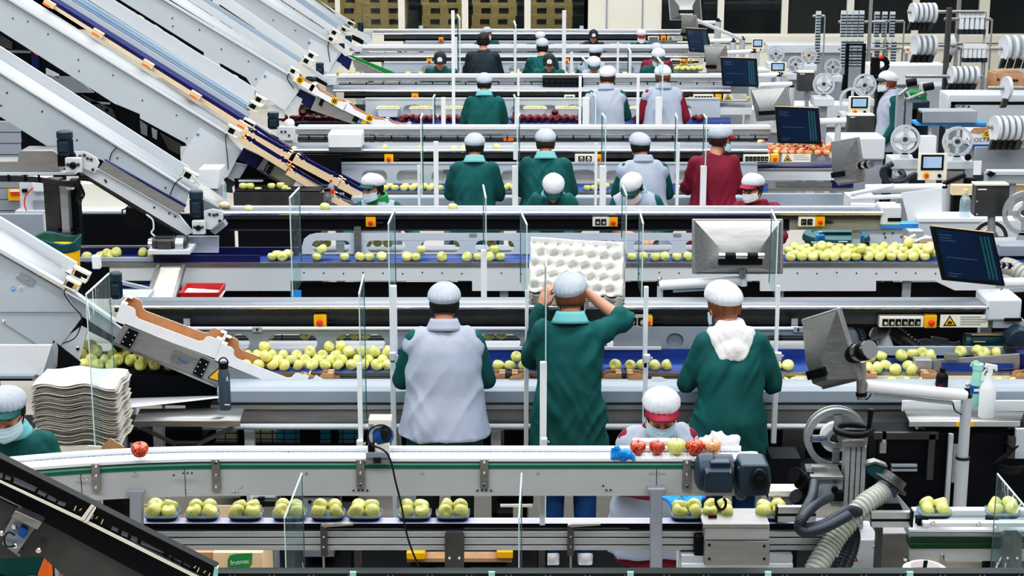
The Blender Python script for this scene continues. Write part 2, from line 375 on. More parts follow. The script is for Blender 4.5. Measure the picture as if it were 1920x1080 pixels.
# ------------------------------------------------------------------ people
def person(name, label, px, top, Y, face=0, lean=10, yaw=0, pitch=18, roll=0, coat='coat', vest=False, collar=None, hat='capg', hatstyle='bouffant',
           visor=None, mask=None, glasses=False, hair='hair_b', legs='trous', gloves='', arms=None, broad=1.0, hem=.56, vox=.013, shoes='black', k=None,
           hood=False, bare=False, vesthem=.62, scarf=None, badge=None, armbare=0, head=True, hs=.9, long_hair=False):
    global rnd_off
    if name == 'person' and Y > 10: broad *= .88
    rnd_off = rnd.random() * 50
    HP = .9; la = R(lean)
    def U(p):
        x, y, z = p
        if z <= HP: return Vector((x, y, z))
        t = min(1, (z - HP) / .25); a = la * (.35 + .65 * t); d = z - HP
        return Vector((x, y + d * math.sin(a), HP + d * math.cos(a)))
    neck = U((0, .0, 1.40)); hc = U((0, .015, 1.53))
    HR = Matrix.Rotation(R(yaw), 3, 'Z') @ Matrix.Rotation(R(roll), 3, 'Y') @ Matrix.Rotation(-R(pitch) - la * .6, 3, 'X') @ Matrix.Diagonal((hs, hs, hs))
    hc = neck + (HR @ Vector((0, .042, .122)))
    def Hd(p): return hc + HR @ Vector(p)
    ztop = max(Hd((0, -.02, .15)).z, Hd((0, .06, .14)).z, Hd((0, -.09, .11)).z)
    want = zz(top, Y)
    if k is None: k = want / ztop
    # body -------------------------------------------------------------
    if arms is None:
        arms = {-1: ((-.222, .1, 1.08), (-.11, .36, 1.04)), 1: ((.222, .1, 1.08), (.11, .36, 1.04))}
    sh = {s: U((s * .165 * (.6 + .4 * broad), -.01, 1.315)) for s in (-1, 1)}
    el = {s: Vector(arms[s][0]) for s in (-1, 1)}; wr = {s: Vector(arms[s][1]) for s in (-1, 1)}
    b = MB()
    def sec(z, rx, ry, cy=0, n=20, e=2.4):
        out = []
        for i in range(n):
            a = 2 * PI * i / n; ca, sa = math.cos(a), math.sin(a)
            out.append(U((math.copysign(abs(ca) ** (2 / e), ca) * rx, cy + math.copysign(abs(sa) ** (2 / e), sa) * ry, z)))
        return out
    b.loft([sec(.82, .15 * broad, .1), sec(.92, .16 * broad, .11), sec(1.05, .13 * broad, .09), sec(1.2, .15 * broad, .1), sec(1.32, .14 * broad, .075), sec(1.39, .06, .05)])
    b.cap(U((0, -.01, 1.34)), .058, hc + HR @ Vector((0, -.02, -.06)), .052)
    b.ell(Hd((0, -.005, .015)), (.077, .095, .108), HR); b.ell(Hd((0, .03, -.06)), (.056, .062, .066), HR)
    b.cap(Hd((0, .09, .012)), .011, Hd((0, .108, -.024)), .016, 8); b.ell(Hd((0, .072, .036)), (.05, .022, .014), HR)
    b.ell(Hd((0, .07, -.1)), (.028, .024, .022), HR)
    for s in (-1, 1):
        b.ell(Hd((s * .08, -.008, -.008)), (.013, .024, .033), HR); b.ell(Hd((s * .042, .062, -.03)), (.026, .03, .026), HR)
        b.cap(sh[s], .042, el[s], .033); b.cap(el[s], .033 if armbare != s else .042, wr[s], .026)
        d = (wr[s] - el[s]).normalized(); ('l' if s < 0 else 'r') in gloves or hand_shape(b, wr[s], d, s)
        b.cap((s * .09 * broad, 0, .84), .085, (s * .095 * broad, .012, .47), .056); b.cap((s * .095 * broad, .012, .47), .056, (s * .1 * broad, -.015, .09), .036)
        b.cap((s * .1 * broad, -.03, .04), .036, (s * .105 * broad, .12, .03), .03)
    body = link(name, baked(b, vox if vox < .012 else .013, 3), 'skin')
    tag(body, label, 'person', 'packing workers' if name == 'person' else None)
    body.location = (XA(px, Y, want) - (HR @ Vector((0, 0, .1))).x * k * (1 if not face else math.cos(R(face))) - (neck.x + hc.x) * 0, Y, 0)
    body.rotation_euler = (0, 0, R(face)); body.scale = (k,) * 3
    # keep the feet where they stand so that the head lands over its own spot
    hw = Matrix.Rotation(R(face), 3, 'Z') @ (Hd((0, 0, .05)) * k)
    body.location.x = XA(px, Y, want) - hw.x; body.location.y = Y - hw.y
    if abs(k - 1) > .09: print('person scale', label[:40], round(k, 3))
    # trousers and shoes -----------------------------------------------
    t = MB(); w = broad
    t.loft([sec(.78, .17 * w, .12), sec(.9, .165 * w, .115), sec(1.0, .145 * w, .1)])
    for s in (-1, 1):
        t.cap((s * .088 * w, 0, .84), .098, (s * .095 * w, .012, .47), .07); t.cap((s * .095 * w, .012, .47), .07, (s * .1 * w, -.015, .1), .058)
    link('trousers', baked(t, .016, 4), legs, body)
    for s in (-1, 1):
        q = MB(); q.cap((s * .1 * w, -.04, .05), .046, (s * .107 * w, .13, .04), .04); q.box(s * .1 * w - .045, s * .1 * w + .045, -.085, .16, 0, .022)
        link('shoe', baked(q, .014, 3), shoes, body)
    # coat ---------------------------------------------------------------
    g = 1.0
    c = MB(); w = broad * (.93 if vest else 1)
    c.loft([sec(hem, .235 * w, .165), sec(.72, .228 * w, .16), sec(.9, .212 * w, .15), sec(1.04, .185 * w, .128), sec(1.18, .195 * w, .132), sec(1.28, .19 * w, .112), sec(1.335, .155 * w, .09), sec(1.37, .1 * (w + 1) / 2, .072), sec(1.4, .07, .063)])
    for s in (-1, 1):
        c.cap(sh[s] + Vector((-s * .01, 0, -.004)), .068, el[s], .06)
        stop = el[s].lerp(wr[s], .45 if armbare == s else .94)
        if armbare == s: c.cap(el[s], .06, el[s].lerp(wr[s], .12), .064)
        else: c.cap(el[s], .06, stop, .047)
    link('vest_shirt' if vest else 'coat', baked(c, max(vox, .012), 4, (.14, .012 if vest else .042, .6)), coat, body)
    w = broad
    if vest:
        v = MB()
        v.loft([sec(vesthem, .262 * w, .192), sec(max(.8, vesthem + .02), .252 * w, .184), sec(.92, .23 * w, .168), sec(1.04, .208 * w, .148), sec(1.18, .208 * w, .15), sec(1.28, .196 * w, .13), sec(1.335, .17 * w, .106), sec(1.368, .115 * w, .082), sec(1.402, .074, .07)])
        for s in (-1, 1): v.cap(sh[s] + Vector((-s * .05, 0, .004)), .078, sh[s] + Vector((-s * .02, 0, -.03)), .086)
        link('vest', baked(v, max(vox, .012), 4, (.17, .03, .6)), 'vest', body)
    def ringband(z0, z1, r0, r1, th=.012, cy=-.005):
        q = MB()
        def f(u, v_):
            a = 2 * PI * u; z = z0 + (z1 - z0) * v_; r = r0 + (r1 - r0) * v_
            return U((r * 1.05 * math.cos(a), cy + r * .95 * math.sin(a), z + .02 * -math.sin(a) * (1 - v_ * .4)))
        q.grid(f, 28, 4, True); return q
    if collar: ringband(1.37, 1.435, .094, .066).build('collar', collar, body, solid=.012)
    if scarf: ringband(1.37, 1.45, .09, .07).build('neck_scarf', scarf, body, solid=.02)
    if hood:
        q = MB(); q.ell(U((0, -.075, 1.345)), (.115, .05, .1)); q.ell(U((0, -.1, 1.29)), (.085, .045, .07)); q.loft([sec(1.36, .12, .1), sec(1.4, .095, .088), sec(1.45, .075, .075)])
        for s in (-1, 1): q.cap(U((s * .1, -.03, 1.385)), .034, U((s * .05, -.105, 1.27)), .03)
        link('hood', baked(q, .01, 3, (.07, .022, .8)), 'towel', body)
    # gloves --------------------------------------------------------------
    for s in (-1, 1):
        if ('l' if s < 0 else 'r') in gloves:
            q = MB(); d = (wr[s] - el[s]).normalized(); q.cap(wr[s] - d * .05, .034, wr[s], .03); hand_shape(q, wr[s], d, s, 1.18)
            link('glove', baked(q, .006, 2), 'glove', body)
    if not head: return body
    # head dress -----------------------------------------------------------
    hb = MB()
    def hairf(u, v_):
        a = PI * (1.0 + u) + 0; a = PI * .92 + u * PI * 1.16
        th = R(38) + v_ * R(86 if not long_hair else 112); r = math.sin(th)
        return Hd((.087 * r * math.cos(a), -.008 + .106 * r * math.sin(a), .015 + .118 * math.cos(th)))
    hb.grid(hairf, 24, 10); hb.build('hair', hair, body, solid=.012)
    if hatstyle == 'bouffant' or hatstyle == 'none':
        if hatstyle == 'none':
            q = MB(); q.grid(lambda u, v_: Hd((.089 * math.sin(v_ * 1.5) * math.cos(2 * PI * u), -.01 + .108 * math.sin(v_ * 1.5) * math.sin(2 * PI * u), .018 + .122 * math.cos(v_ * 1.5) - .0 * v_)), 30, 10, True)
            q.build('hair', hair, body, solid=.012)
        else:
            q = MB(); npl = 22
            def cf(u, v_):
                a = 2 * PI * u; th = v_ * R(128); st = math.sin(th) if th < R(90) else (1 - (1 - math.sin(R(128))) * ((th - R(90)) / R(38)) ** 1.4 * .62)
                rp = 1 + .022 * math.sin(npl * a) * min(1, v_ * 1.8) + .012 * math.sin(5 * a + rnd_off)
                z = .06 + .092 * math.cos(th) * (1 if th < R(90) else .55)
                return Hd((.102 * st * rp * math.cos(a), -.016 + .121 * st * rp * math.sin(a), z + (.03 if not visor else .014) * min(1, st) * math.sin(a) - .008 * max(0, -math.sin(a))))
            q.grid(cf, 88, 14, True); cap_ = q.build('cap', hat, body)
            q = MB(); q.grid(lambda u, v_: Hd((.088 * math.cos(2 * PI * u), -.008 + .104 * math.sin(2 * PI * u), .058 - .03 * v_ + (.032 if not visor else .012) * math.sin(2 * PI * u))), 36, 2, True)
            q.build('cap_band', visor or ('capk' if hat == 'capg' else hat), body, solid=.006)
            q = MB(); q.obox(Hd((0, -.118, .03)), HR @ Vector((.018, 0, 0)), HR @ Vector((0, .004, 0)), HR @ Vector((0, 0, .013))); q.build('cap_tag', hat, cap_)
    else:
        q = MB(); q.grid(lambda u, v_: Hd((.094 * math.sin(v_ * 1.62) * math.cos(2 * PI * u), -.006 + .112 * math.sin(v_ * 1.62) * math.sin(2 * PI * u), .03 + .112 * math.cos(v_ * 1.62))), 30, 10, True)
        cap_ = q.build('cap', hat, body, solid=.006)
    if visor or hatstyle == 'cap':
        q = MB()
        def vf(u, v_):
            a = R(20) + u * R(140); e = .05 * v_ * math.sin(PI * (.08 + .84 * u)) ** .6
            return Hd(((.09 + e * .25) * math.cos(a), -.008 + (.106) * math.sin(a) + e, .058 - .35 * e + .012 * math.sin(a) - .026 * v_ * abs(math.cos(a))))
        q.grid(vf, 20, 5); q.build('visor', visor or hat, body, solid=.005)
    if badge:
        q = MB(); q.lathe([(.001, 0), (.034, .002), (.034, .008), (.001, .01)], Hd((0, .094, .085)), HR @ Vector((0, .8, .45)), 20); q.build('badge', 'white', body)
    if mask:
        q = MB()
        def mf(u, v_):
            a = R(90) + (u - .5) * R(158); ce = 1 - abs(u - .5) * 2
            r = .084 + .03 * max(0, ce) ** .8 * (1 - .5 * abs(v_ - .6)); z = -.02 - .092 * v_ * (.72 + .28 * ce) + .004 * math.sin(v_ * 19) * 0
            return Hd((r * .92 * math.cos(a), .006 + r * 1.06 * math.sin(a) + .0015 * math.sin(v_ * 25), z))
        q.grid(mf, 24, 14); q.build('face_mask', mask, body, solid=.004)
        for s in (-1, 1):
            q = MB(); q.tube([Hd((s * .08, .03, -.025)), Hd((s * .09, .0, .01)), Hd((s * .088, -.025, 0)), Hd((s * .08, .02, -.07))], .0022, 5); q.build('ear_loop', 'white', body)
    else:
        q = MB(); q.ell(Hd((0, .089, -.062)), (.024, .008, .007), HR); q.build('mouth', 'lip', body)
    for s in (-1, 1):
        q = MB(); q.ell(Hd((s * .031, .084, .012)), (.015, .008, .0075), HR); e = q.build('eye', 'eye', body)
        q = MB(); q.tube([Hd((s * .014, .094, .033)), Hd((s * .032, .092, .038)), Hd((s * .05, .08, .031))], .004, 6); q.build('eyebrow', hair, body)
    if glasses:
        q = MB()
        for s in (-1, 1):
            q.tube([Hd((s * .034 + .026 * math.cos(t * PI / 8), .108 - .012 * abs(math.cos(t * PI / 8)), .01 + .02 * math.sin(t * PI / 8))) for t in range(17)], .0028, 6)
            q.tube([Hd((s * .058, .098, .014)), Hd((s * .085, .0, .012))], .0028, 6)
        q.tube([Hd((-.01, .108, .014)), Hd((.01, .108, .014))], .0028, 6); q.build('spectacles', 'black', body)
    return body
def hand_shape(b, w, d, s, g=1.0):
    d = d.normalized(); side = d.cross(Vector((0, 0, 1)))
    side = side.normalized() if side.length > .1 else Vector((1, 0, 0)); up = side.cross(d)
    side = side * (1 if s > 0 else -1)           # towards the little finger
    if side.x * s < 0: side = -side
    Rm = Matrix((side, d, up)).transposed()
    b.ell(w + d * .045, (.043 * g, .052, .018 * g), Rm); b.cap(w - d * .01, .027 * g, w + d * .03, .026 * g)
    for i, (o, L) in enumerate(((-.031, .068), (-.011, .078), (.011, .073), (.03, .056))):
        p0 = w + d * .078 + side * o; p1 = p0 + d * L * .5 - up * .006 + side * o * .2; p2 = p1 + d * L * .36 - up * .024; p3 = p2 + d * L * .16 - up * .022
        b.cap(p0 - d * .02, .0095 * g, p1, .009 * g, 8); b.cap(p1, .009 * g, p2, .0082 * g, 8); b.cap(p2, .0082 * g, p3, .0075 * g, 8)
    t0 = w + d * .03 - side * .03; t1 = t0 + d * .03 - side * .026 - up * .006; t2 = t1 + d * .032 - side * .004 - up * .012
    b.cap(t0, .014 * g, t1, .0115 * g, 8); b.cap(t1, .0115 * g, t2, .0095 * g, 8)

def people():
    A = 9.44
    person('person', 'person in grey vest over green sleeves, seen from behind at the near table', 833, 529, A, lean=9, pitch=16, coat='coat', vest=True, collar='vest', broad=1.02, hat='capg', hair='hair_k', vox=.01, hem=.6, vesthem=.795,
           arms={-1: ((-.232, .08, 1.08), (-.15, .36, 1.05)), 1: ((.232, .08, 1.08), (.15, .36, 1.05))}, legs='trous')
    person('person', 'person in a green coat carrying a stack of white fruit trays on the shoulder', 1070, 511, A, lean=4, pitch=12, roll=-5, coat='coat', collar='collar', hat='capg', hair='hair_r', vox=.0085, legs='jeans', hem=.5, mask='mask', yaw=-12, broad=.92,
           arms={-1: ((-.2, .16, 1.13), (-.15, .2, 1.4)), 1: ((.29, .08, 1.37), (.1, .17, 1.5))}, armbare=1, shoes='shoe')
    person('person', 'person in green coat with white hood on the back at the near table', 1356, 526, A, lean=12, pitch=10, yaw=24, coat='coat', hat='capw', hair='hair_r', vox=.01, legs='jeans', hem=.5, hood=True, hs=1.0, broad=.96, mask='mask',
           arms={-1: ((-.245, .1, 1.07), (-.16, .38, 1.03)), 1: ((.245, .1, 1.07), (.16, .38, 1.03))}, shoes='shoe')
    person('person', 'person in maroon visor, mask and blue gloves looking down at the apple trays', 1241, 727, 7.95, face=180, lean=16, pitch=9, coat='maroon', vest=True, collar='maroon', hat='capw', visor='visor_r', mask='mask', hair='hair_k', vox=.009, hs=1.0, gloves='lr',
           arms={-1: ((-.31, .12, 1.06), (-.2, .37, 1.08)), 1: ((.25, .12, 1.05), (.02, .37, 1.08))}, broad=1.05)
    person('person', 'masked person in green visor and coat at the left edge beside pulp trays', 8, 724, 7.85, face=180, lean=16, pitch=6, coat='coat', collar='collar', hat='capg', visor='visor_g', mask='mask', hair='hair_k', vox=.011, hs=1.0, broad=1.12)
    # facing the second line
    Q = 13.75
    person('person', 'person with green visor, mask and green neck scarf looking left over the second line', 697, 324, Q, face=180, yaw=-42, lean=10, pitch=4, coat='coat', vest=True, hat='capw', visor='visor_g', mask='mask', scarf='inkg', gloves='lr', hair='hair_k',
           arms={-1: ((-.3, .1, 1.12), (-.34, .4, 1.13)), 1: ((.28, .1, 1.12), (.2, .42, 1.06))})
    person('person', 'person in a white cap with green visor, head bowed, beside the shouldered tray stack', 1038, 327, Q, face=180, lean=16, pitch=38, coat='coat', collar='collar', hat='capw', visor='visor_g', hair='hair_r')
    person('person', 'person in pale vest and green visor bowing left, facing the second line', 1184, 325, Q, face=180, yaw=-25, lean=16, pitch=32, coat='coat', vest=True, collar='collar', hat='capw', visor='visor_g', mask='maskw', hair='hair_k',
           arms={-1: ((-.27, .1, 1.08), (-.13, .36, 1.04)), 1: ((.24, .16, 1.1), (.02, .44, 1.07))}, armbare=1)
    person('person', 'person in spectacles and pale mask with maroon visor, looking left', 1411, 324, Q, face=180, yaw=-48, lean=8, pitch=8, coat='maroon', hat='capw', visor='visor_r', mask='maskw', glasses=True, hair='hair_b', long_hair=True)
    B = 15.3
    person('person', 'person in green coat, leftmost of the row with backs turned beyond the second line', 890, 249, B, lean=8, pitch=16, collar='collar', hat='capg', hair='hair_k', broad=1.08)
    person('person', 'person in broad green coat, back turned, right behind the bowed green visor', 1023, 241, B, lean=8, pitch=16, collar='collar', hat='capg', hair='hair_b', broad=1.3)
    person('person', 'person in a grey vest with green sleeves, seen from behind at the second packing table', 1199, 248, B, lean=9, pitch=14, yaw=22, vest=True, collar='vest', hat='capg', hair='hair_k', broad=1.15)
    person('person', 'person in a maroon coat turned right, blue mask on the face', 1353, 233, B, lean=6, pitch=6, yaw=-68, coat='maroon', hat='capg', visor='visor_r', mask='mask', hair='hair_b', broad=1.15)
    C = 20.0
    person('person', 'person in a green coat with pale collar behind the dark red apples', 908, 136, C, lean=7, pitch=12, collar='collar', hat='capg', hair='hair_k', broad=1.15)
    person('person', 'person in a grey vest with green sleeves behind the dark red apples', 1140, 123, C, lean=8, pitch=12, yaw=-14, vest=True, collar='vest', hat='capw', hair='hair_b', broad=1.1)
    person('person', 'person in grey vest with maroon sleeves at the dark red apples', 1243, 121, C, lean=8, pitch=12, coat='maroon', vest=True, collar='vest', hat='capw', hair='hair_r', broad=1.12, gloves='r',
           arms={-1: ((-.24, .05, 1.07), (-.24, .3, .98)), 1: ((.24, .05, 1.07), (.24, .3, .98))})
    person('person', 'person in grey vest standing in profile by the label reels, blue glove hanging', 1664, 136, 20.0, face=90, lean=2, pitch=4, yaw=-4, vest=True, collar='vest', hat='capw', visor='visor_g', mask='mask', hair='hair_r', gloves='lr', vesthem=.74, hem=.8, k=1.03,
           arms={-1: ((-.22, .0, 1.05), (-.22, .12, .86)), 1: ((.22, .0, 1.05), (.22, .12, .86))})
    D = 24.5
    person('person', 'bareheaded person in a dark jacket seen from behind', 906, 59, D, lean=4, pitch=6, coat='jacket', hatstyle='none', hair='hair_k', broad=1.2)
    person('person', 'person in green coat and grey cap over dark hair, right of the bareheaded one', 1017, 71, D, lean=8, pitch=12, hat='capg', hair='hair_k', broad=1.05, long_hair=True)
    person('person', 'person in a grey vest turned right, far back by the glass screen', 1119, 85, D, lean=14, pitch=12, yaw=-50, vest=True, collar='vest', hat='capg', hair='hair_k')
    person('person', 'person in a maroon coat with pale cap, far back', 1231, 80, D, lean=8, pitch=14, coat='maroon', hat='capg', hair='hair_k', broad=1.25)
    d = 22.9
    person('person', 'person in black cap with white badge at the far left packing place', 825, 96, d, face=180, lean=16, pitch=20, hat='capk', hatstyle='cap', badge=True, hair='hair_k')
    person('person', 'person in a black cap with white badge above the black crate', 1030, 100, d, face=180, lean=16, pitch=20, hat='capk', hatstyle='cap', badge=True, hair='hair_k')
    person('person', 'person in a white cap with green visor in front of the far grey vest', 1114, 106, d, face=180, lean=18, pitch=24, vest=True, hat='capw', visor='visor_g', hair='hair_r')
    person('person', 'person in white cap with dark green visor before the far maroon coat', 1235, 90, d, face=180, lean=10, pitch=16, hat='capw', visor='visor_g', mask='mask', hair='hair_k')
    E = 28.3
    person('person', 'person in a grey cap mostly hidden by the bareheaded one', 913, 50, E, face=180, lean=8, pitch=10, hat='capg', mask='maskw')
    person('person', 'person in a pale cap beyond the grey capped one in green', 1013, 59, E, face=180, lean=12, pitch=20, hat='capw', mask='maskw')
    person('person', 'person in a black cap with white badge at the farthest line', 1113, 55, E, face=180, lean=12, pitch=20, coat='jacket', hat='capk', hatstyle='cap', badge=True, hair='hair_k')
    person('person', 'person in a white cap with maroon visor at the farthest line', 1203, 55, E, face=180, lean=8, pitch=8, hat='capw', visor='visor_r', mask='maskw')
people()
# ------------------------------------------------------------------ shared shapes
def poly(name, m, par, pts, Y, D=.03, holes=(), bevel=0, label=None): return MB().pp(pts, Y, D, holes).build(name, m, par, bevel, label=label)
def rect(name, m, par, x0, y0, x1, y1, Y, D=.05, bevel=0, label=None): return MB().pb(x0, y0, x1, y1, Y, D).build(name, m, par, bevel, label=label)
def band(name, m, par, a, b, c, d, th=.006):      # sheet between line a-b and line c-d; each end is (px, py, Y)
    q = [P(*p) for p in (a, b, d, c)]
    return MB().add(q, [(0, 1, 2, 3)]).build(name, m, par, solid=th)
def bar(name, m, par, pts, r, n=8, smooth=0): 
    q = [P(*p) for p in pts]
    if smooth: q = spline(q, smooth)
    return MB().tube(q, r, n).build(name, m, par)
def spline(p, k=6):
    out = []; p = [Vector(v) for v in p]
    for i in range(len(p) - 1):
        a, b, c, d = p[max(i - 1, 0)], p[i], p[i + 1], p[min(i + 2, len(p) - 1)]
        for j in range(k):
            t = j / k
            out.append(.5 * ((2 * b) + (c - a) * t + (2 * a - 5 * b + 4 * c - d) * t * t + (3 * b - a - 3 * c + d) * t ** 3))
    return out + [p[-1]]
def stadium(x0, y0, x1, y1, n=6):
    r = abs(y1 - y0) / 2; cy = (y0 + y1) / 2
    return [(x0 + r - r * math.sin(PI * i / n), cy - r * math.cos(PI * i / n)) for i in range(n + 1)] + [(x1 - r + r * math.sin(PI * i / n), cy + r * math.cos(PI * i / n)) for i in range(n + 1)]
def bolts(par, spots, Y, r=.008, m='chrome', name='bolt_pattern'):
    q = MB()
    for x, y in spots: q.lathe([(r, 0), (r, .003), (r * .7, .007)], P(x, y, Y) + Vector((0, .002, 0)), (0, -1, 0), 10)
    return q.build(name, m, par)
# ------------------------------------------------------------------ the hall
def shell():
    m = MB(); m.box(-16, 16, -1.5, 41, -.1, 0); struct(m.build('floor', 'floor', flat=True))
    Yw = 34.0
    # cream window wall: sill, mullions, broad pillar, head
    m = MB(); m.box(-16, XA(1237, Yw, 1.2), Yw, Yw + .25, 0, zz(57, Yw)); m.box(XA(1237, Yw, 1.2), 16, Yw, Yw + .25, 0, zz(66, Yw)); m.box(-16, 16, Yw, Yw + .25, 3.2, 6.2)
    m.box(XA(1103, Yw, 1.2), XA(1237, Yw, 1.2), Yw - .06, Yw + .25, 0, 3.2)
    struct(m.build('wall_back', 'cream', flat=True))
    m = MB()
    for x in (1137, 1204): m.box(XA(x - 1.2, Yw, 1.2), XA(x + 1.2, Yw, 1.2), Yw - .085, Yw - .06, .9, 3.2)
    struct(m.build('trim_1', 'panel_d'))
    m = MB(); m.box(XA(1237, Yw, 1), 16, Yw - .09, Yw, zz(80, Yw), zz(66, Yw)); m.box(XA(1237, Yw, 1), 16, Yw - .05, Yw, zz(92, Yw), zz(82, Yw)); struct(m.build('trim_2', 'cream', bevel=.01))
    edges = [(400, 412), (516, 527), (629, 638), (747, 759), (866, 878), (983, 995), (1095, 1103), (1237, 1240), (1345, 1357), (1465, 1477), (1587, 1600), (1710, 1722), (1835, 1854), (1965, 1978)]
    for i in range(len(edges) - 1):
        if edges[i][0] == 1095: continue
        a, b = edges[i], edges[i + 1]
        w = thing('window_%d' % (i + 1), None, None); w['kind'] = 'structure'
        x0 = XA(a[0], Yw, 1.2); x1 = XA(a[1], Yw, 1.2); x2 = XA(b[0], Yw, 1.2)
        zb = zz(57 if a[0] < 1200 else 66, Yw)
        q = MB(); q.box(x0, x1, Yw - .04, Yw + .06, zb, 3.2); q.box(x1, x2, Yw - .02, Yw + .06, zb, zb + .03); q.box(x1, x2, Yw - .02, Yw + .06, 3.16, 3.2); q.build('window_frame', 'cream', w)
        q = MB(); q.box(x1, x2, Yw + .02, Yw + .03, zb, 3.2); q.build('pane', 'window_glass', w)
    m = MB(); m.box(-16, 16, 40, 40.2, 0, 6); struct(m.build('wall_rear_store', 'store_shade', flat=True))  # wall coloured near black to stand for the unlit store room
    m = MB(); m.box(-16, 16, Yw, 40.2, 6, 6.2); struct(m.build('store_shade_roof', 'dark', flat=True))  # unseen roof added to keep the store room dark
    m = MB(); m.box(-16.2, -16, -1.5, 40.2, 0, 6.2); struct(m.build('wall_left', 'panel_d', flat=True))
    m = MB(); m.box(16, 16.2, -1.5, 40.2, 0, 6.2); struct(m.build('wall_right', 'panel_d', flat=True))
    m = MB(); m.box(-16, 16, Yw + .4, 40, 0, .01); struct(m.build('store_floor_shade', 'dark', flat=True))  # dark sheet puts the store room's shade onto its floor
    # pallets stacked behind the glass
    Yp = 35.2
    def pallet():
        t = thing('pallet', 'wooden pallet in the stacks behind the far glass wall', 'pallet', 'wooden pallets behind the glass', loc=(0, 0, .001))
        q = MB()
        for k in range(5): q.box(-.45, .45, -.4 + k * .17, -.4 + k * .17 + .12, .185, .222)
        q.build('deck', 'wood', t)
        q = MB()
        for y in (-.4, -.07, .28):
            for x in (-.45, -.085, .28): q.box(x, x + .17, y, y + .12, .035, .15)
            q.box(-.45, .45, y, y + .12, .15, .185)
        q.build('blocks', 'wood', t)
        q = MB()
        for y in (-.4, -.07, .28): q.box(-.45, .45, y, y + .12, 0, .035)
        q.build('runners', 'wood', t); return t
    p = pallet(); first = True; ch = kids(p)
    for c_ in (560, 638, 719, 831, 926, 1034):
        for k in range(9):
            x = XA(c_, Yp, 1.2) + rnd.uniform(-.02, .02); loc = (x, Yp + .5, .012 + k * .2225)
            if first: p.location = loc; first = False; continue
            c = p.copy(); col.objects.link(c); c.location = loc; c.rotation_euler.z = rnd.uniform(-.02, .02)
            for o in ch: d = o.copy(); col.objects.link(d); d.parent = c
    THINGS.remove(p)
shell()
# ------------------------------------------------------------------ apples
def apple_mesh(n=16, m=12, seed=0):
    q = MB(); r = random.Random(seed); ph = r.random() * 6
    def f(u, v):
        th = PI * v; a = 2 * PI * u
        rr = .5 * (1 + .1 * math.cos(th)) * math.sin(th) ** .86 * (1 + .022 * math.sin(5 * a + ph) * (1 if v > .5 else .5)) if 0 < v < 1 else .0
        z = .46 * math.cos(th) - .17 * math.exp(-(th / .42) ** 2) + .12 * math.exp(-((PI - th) / .38) ** 2)
        return (rr * math.cos(a), rr * math.sin(a), z)
    q.grid(f, n, m, True); return q.mesh('apple')
AM = [apple_mesh(seed=i) for i in range(3)]
AMAT = {}
APPLES = []
def apple(m, loc, d, label, group, stem=False, up=None):
    APPLES.append((m, tuple(loc), d * rnd.uniform(.94, 1.06), label, group, stem, up or (rnd.uniform(-1.3, 1.3), rnd.uniform(-1.3, 1.3), rnd.uniform(0, 6))))
def flush_apples(limit=298):
    # the nearest apples become objects of their own, what is left beyond that number becomes one object
    q = MB(); q.tube([(0, 0, .26), (.01, .01, .4), (.05, .03, .53)], [.022, .018, .026], 6); sm = q.mesh('stem'); sm.materials.append(M['hair_b'])
    size = lambda a: a[2] / (Vector(a[1]) - cam.location).length * (2 if a[4] is None or a[5] else 1) * (1.6 if a[0] in ('apple_r', 'apple_k') and a[4] != 'x' else 1)
    order = sorted(APPLES, key=size, reverse=True)
    for m, loc, d, label, group, stem, rot in order[:limit]:
        key = (m, rnd.randrange(3))
        if key not in AMAT:
            me = AM[key[1]].copy(); me.materials.append(M[m]); me.polygons.foreach_set('use_smooth', [True] * len(me.polygons)); AMAT[key] = me
        o = bpy.data.objects.new('apple', AMAT[key]); col.objects.link(o); o.location = loc; o.scale = (d,) * 3; o.rotation_euler = rot
        tag(o, label, 'apple', group)
        if stem: s = bpy.data.objects.new('stem', sm); col.objects.link(s); s.parent = o
    rest = order[limit:]
    if rest:
        bm = bmesh.new(); low = apple_mesh(10, 8); mats = []
        for m, loc, d, label, group, stem, rot in rest:
            if m not in mats: mats.append(m)
            n0 = len(bm.faces); v0 = len(bm.verts); bm.from_mesh(low)
            bm.verts.ensure_lookup_table(); bm.faces.ensure_lookup_table()
            T = Matrix.Translation(loc) @ Matrix(((d, 0, 0, 0), (0, d, 0, 0), (0, 0, d, 0), (0, 0, 0, 1)))
            bmesh.ops.transform(bm, matrix=T, verts=bm.verts[v0:])
            for f in bm.faces[n0:]: f.material_index = mats.index(m); f.smooth = True
        me = bpy.data.meshes.new('distant_apples'); bm.to_mesh(me); bm.free()
        for m in mats: me.materials.append(M[m])
        o = bpy.data.objects.new('distant_apples', me); col.objects.link(o); tag(o, 'remaining small apples on the belts of the lines further back', 'apples', None, 'stuff')
    print('apples', len(order), 'stuff', len(rest))
def fill(m, px0, px1, Y0, Y1, z0, z1, d, label, group, p=1.0, p2=0, jit=.25):
    n = max(1, int((Y1 - Y0) / (d * .93))); k = 0
    for r in range(n):
        Y = Y0 + d / 2 + r * d * .93
        if Y > Y1: break
        z = z0 + (z1 - z0) * (Y - Y0) / max(.01, Y1 - Y0)
        xa, xb = XA(px0, Y, z), XA(px1, Y, z); x = xa + d / 2 + (r % 2) * d * .45
        while x < xb - d * .4:
            if rnd.random() < p:
                apple(m, (x + rnd.uniform(-jit, jit) * d * .4, Y + rnd.uniform(-jit, jit) * d * .3, z + d * .47), d, label, group); k += 1
                if rnd.random() < p2: apple(m, (x + d * .45, Y + d * .4, z + d * 1.12), d, label, group); k += 1
            x += d * (1.0 + rnd.random() * jit * .5)
    return k
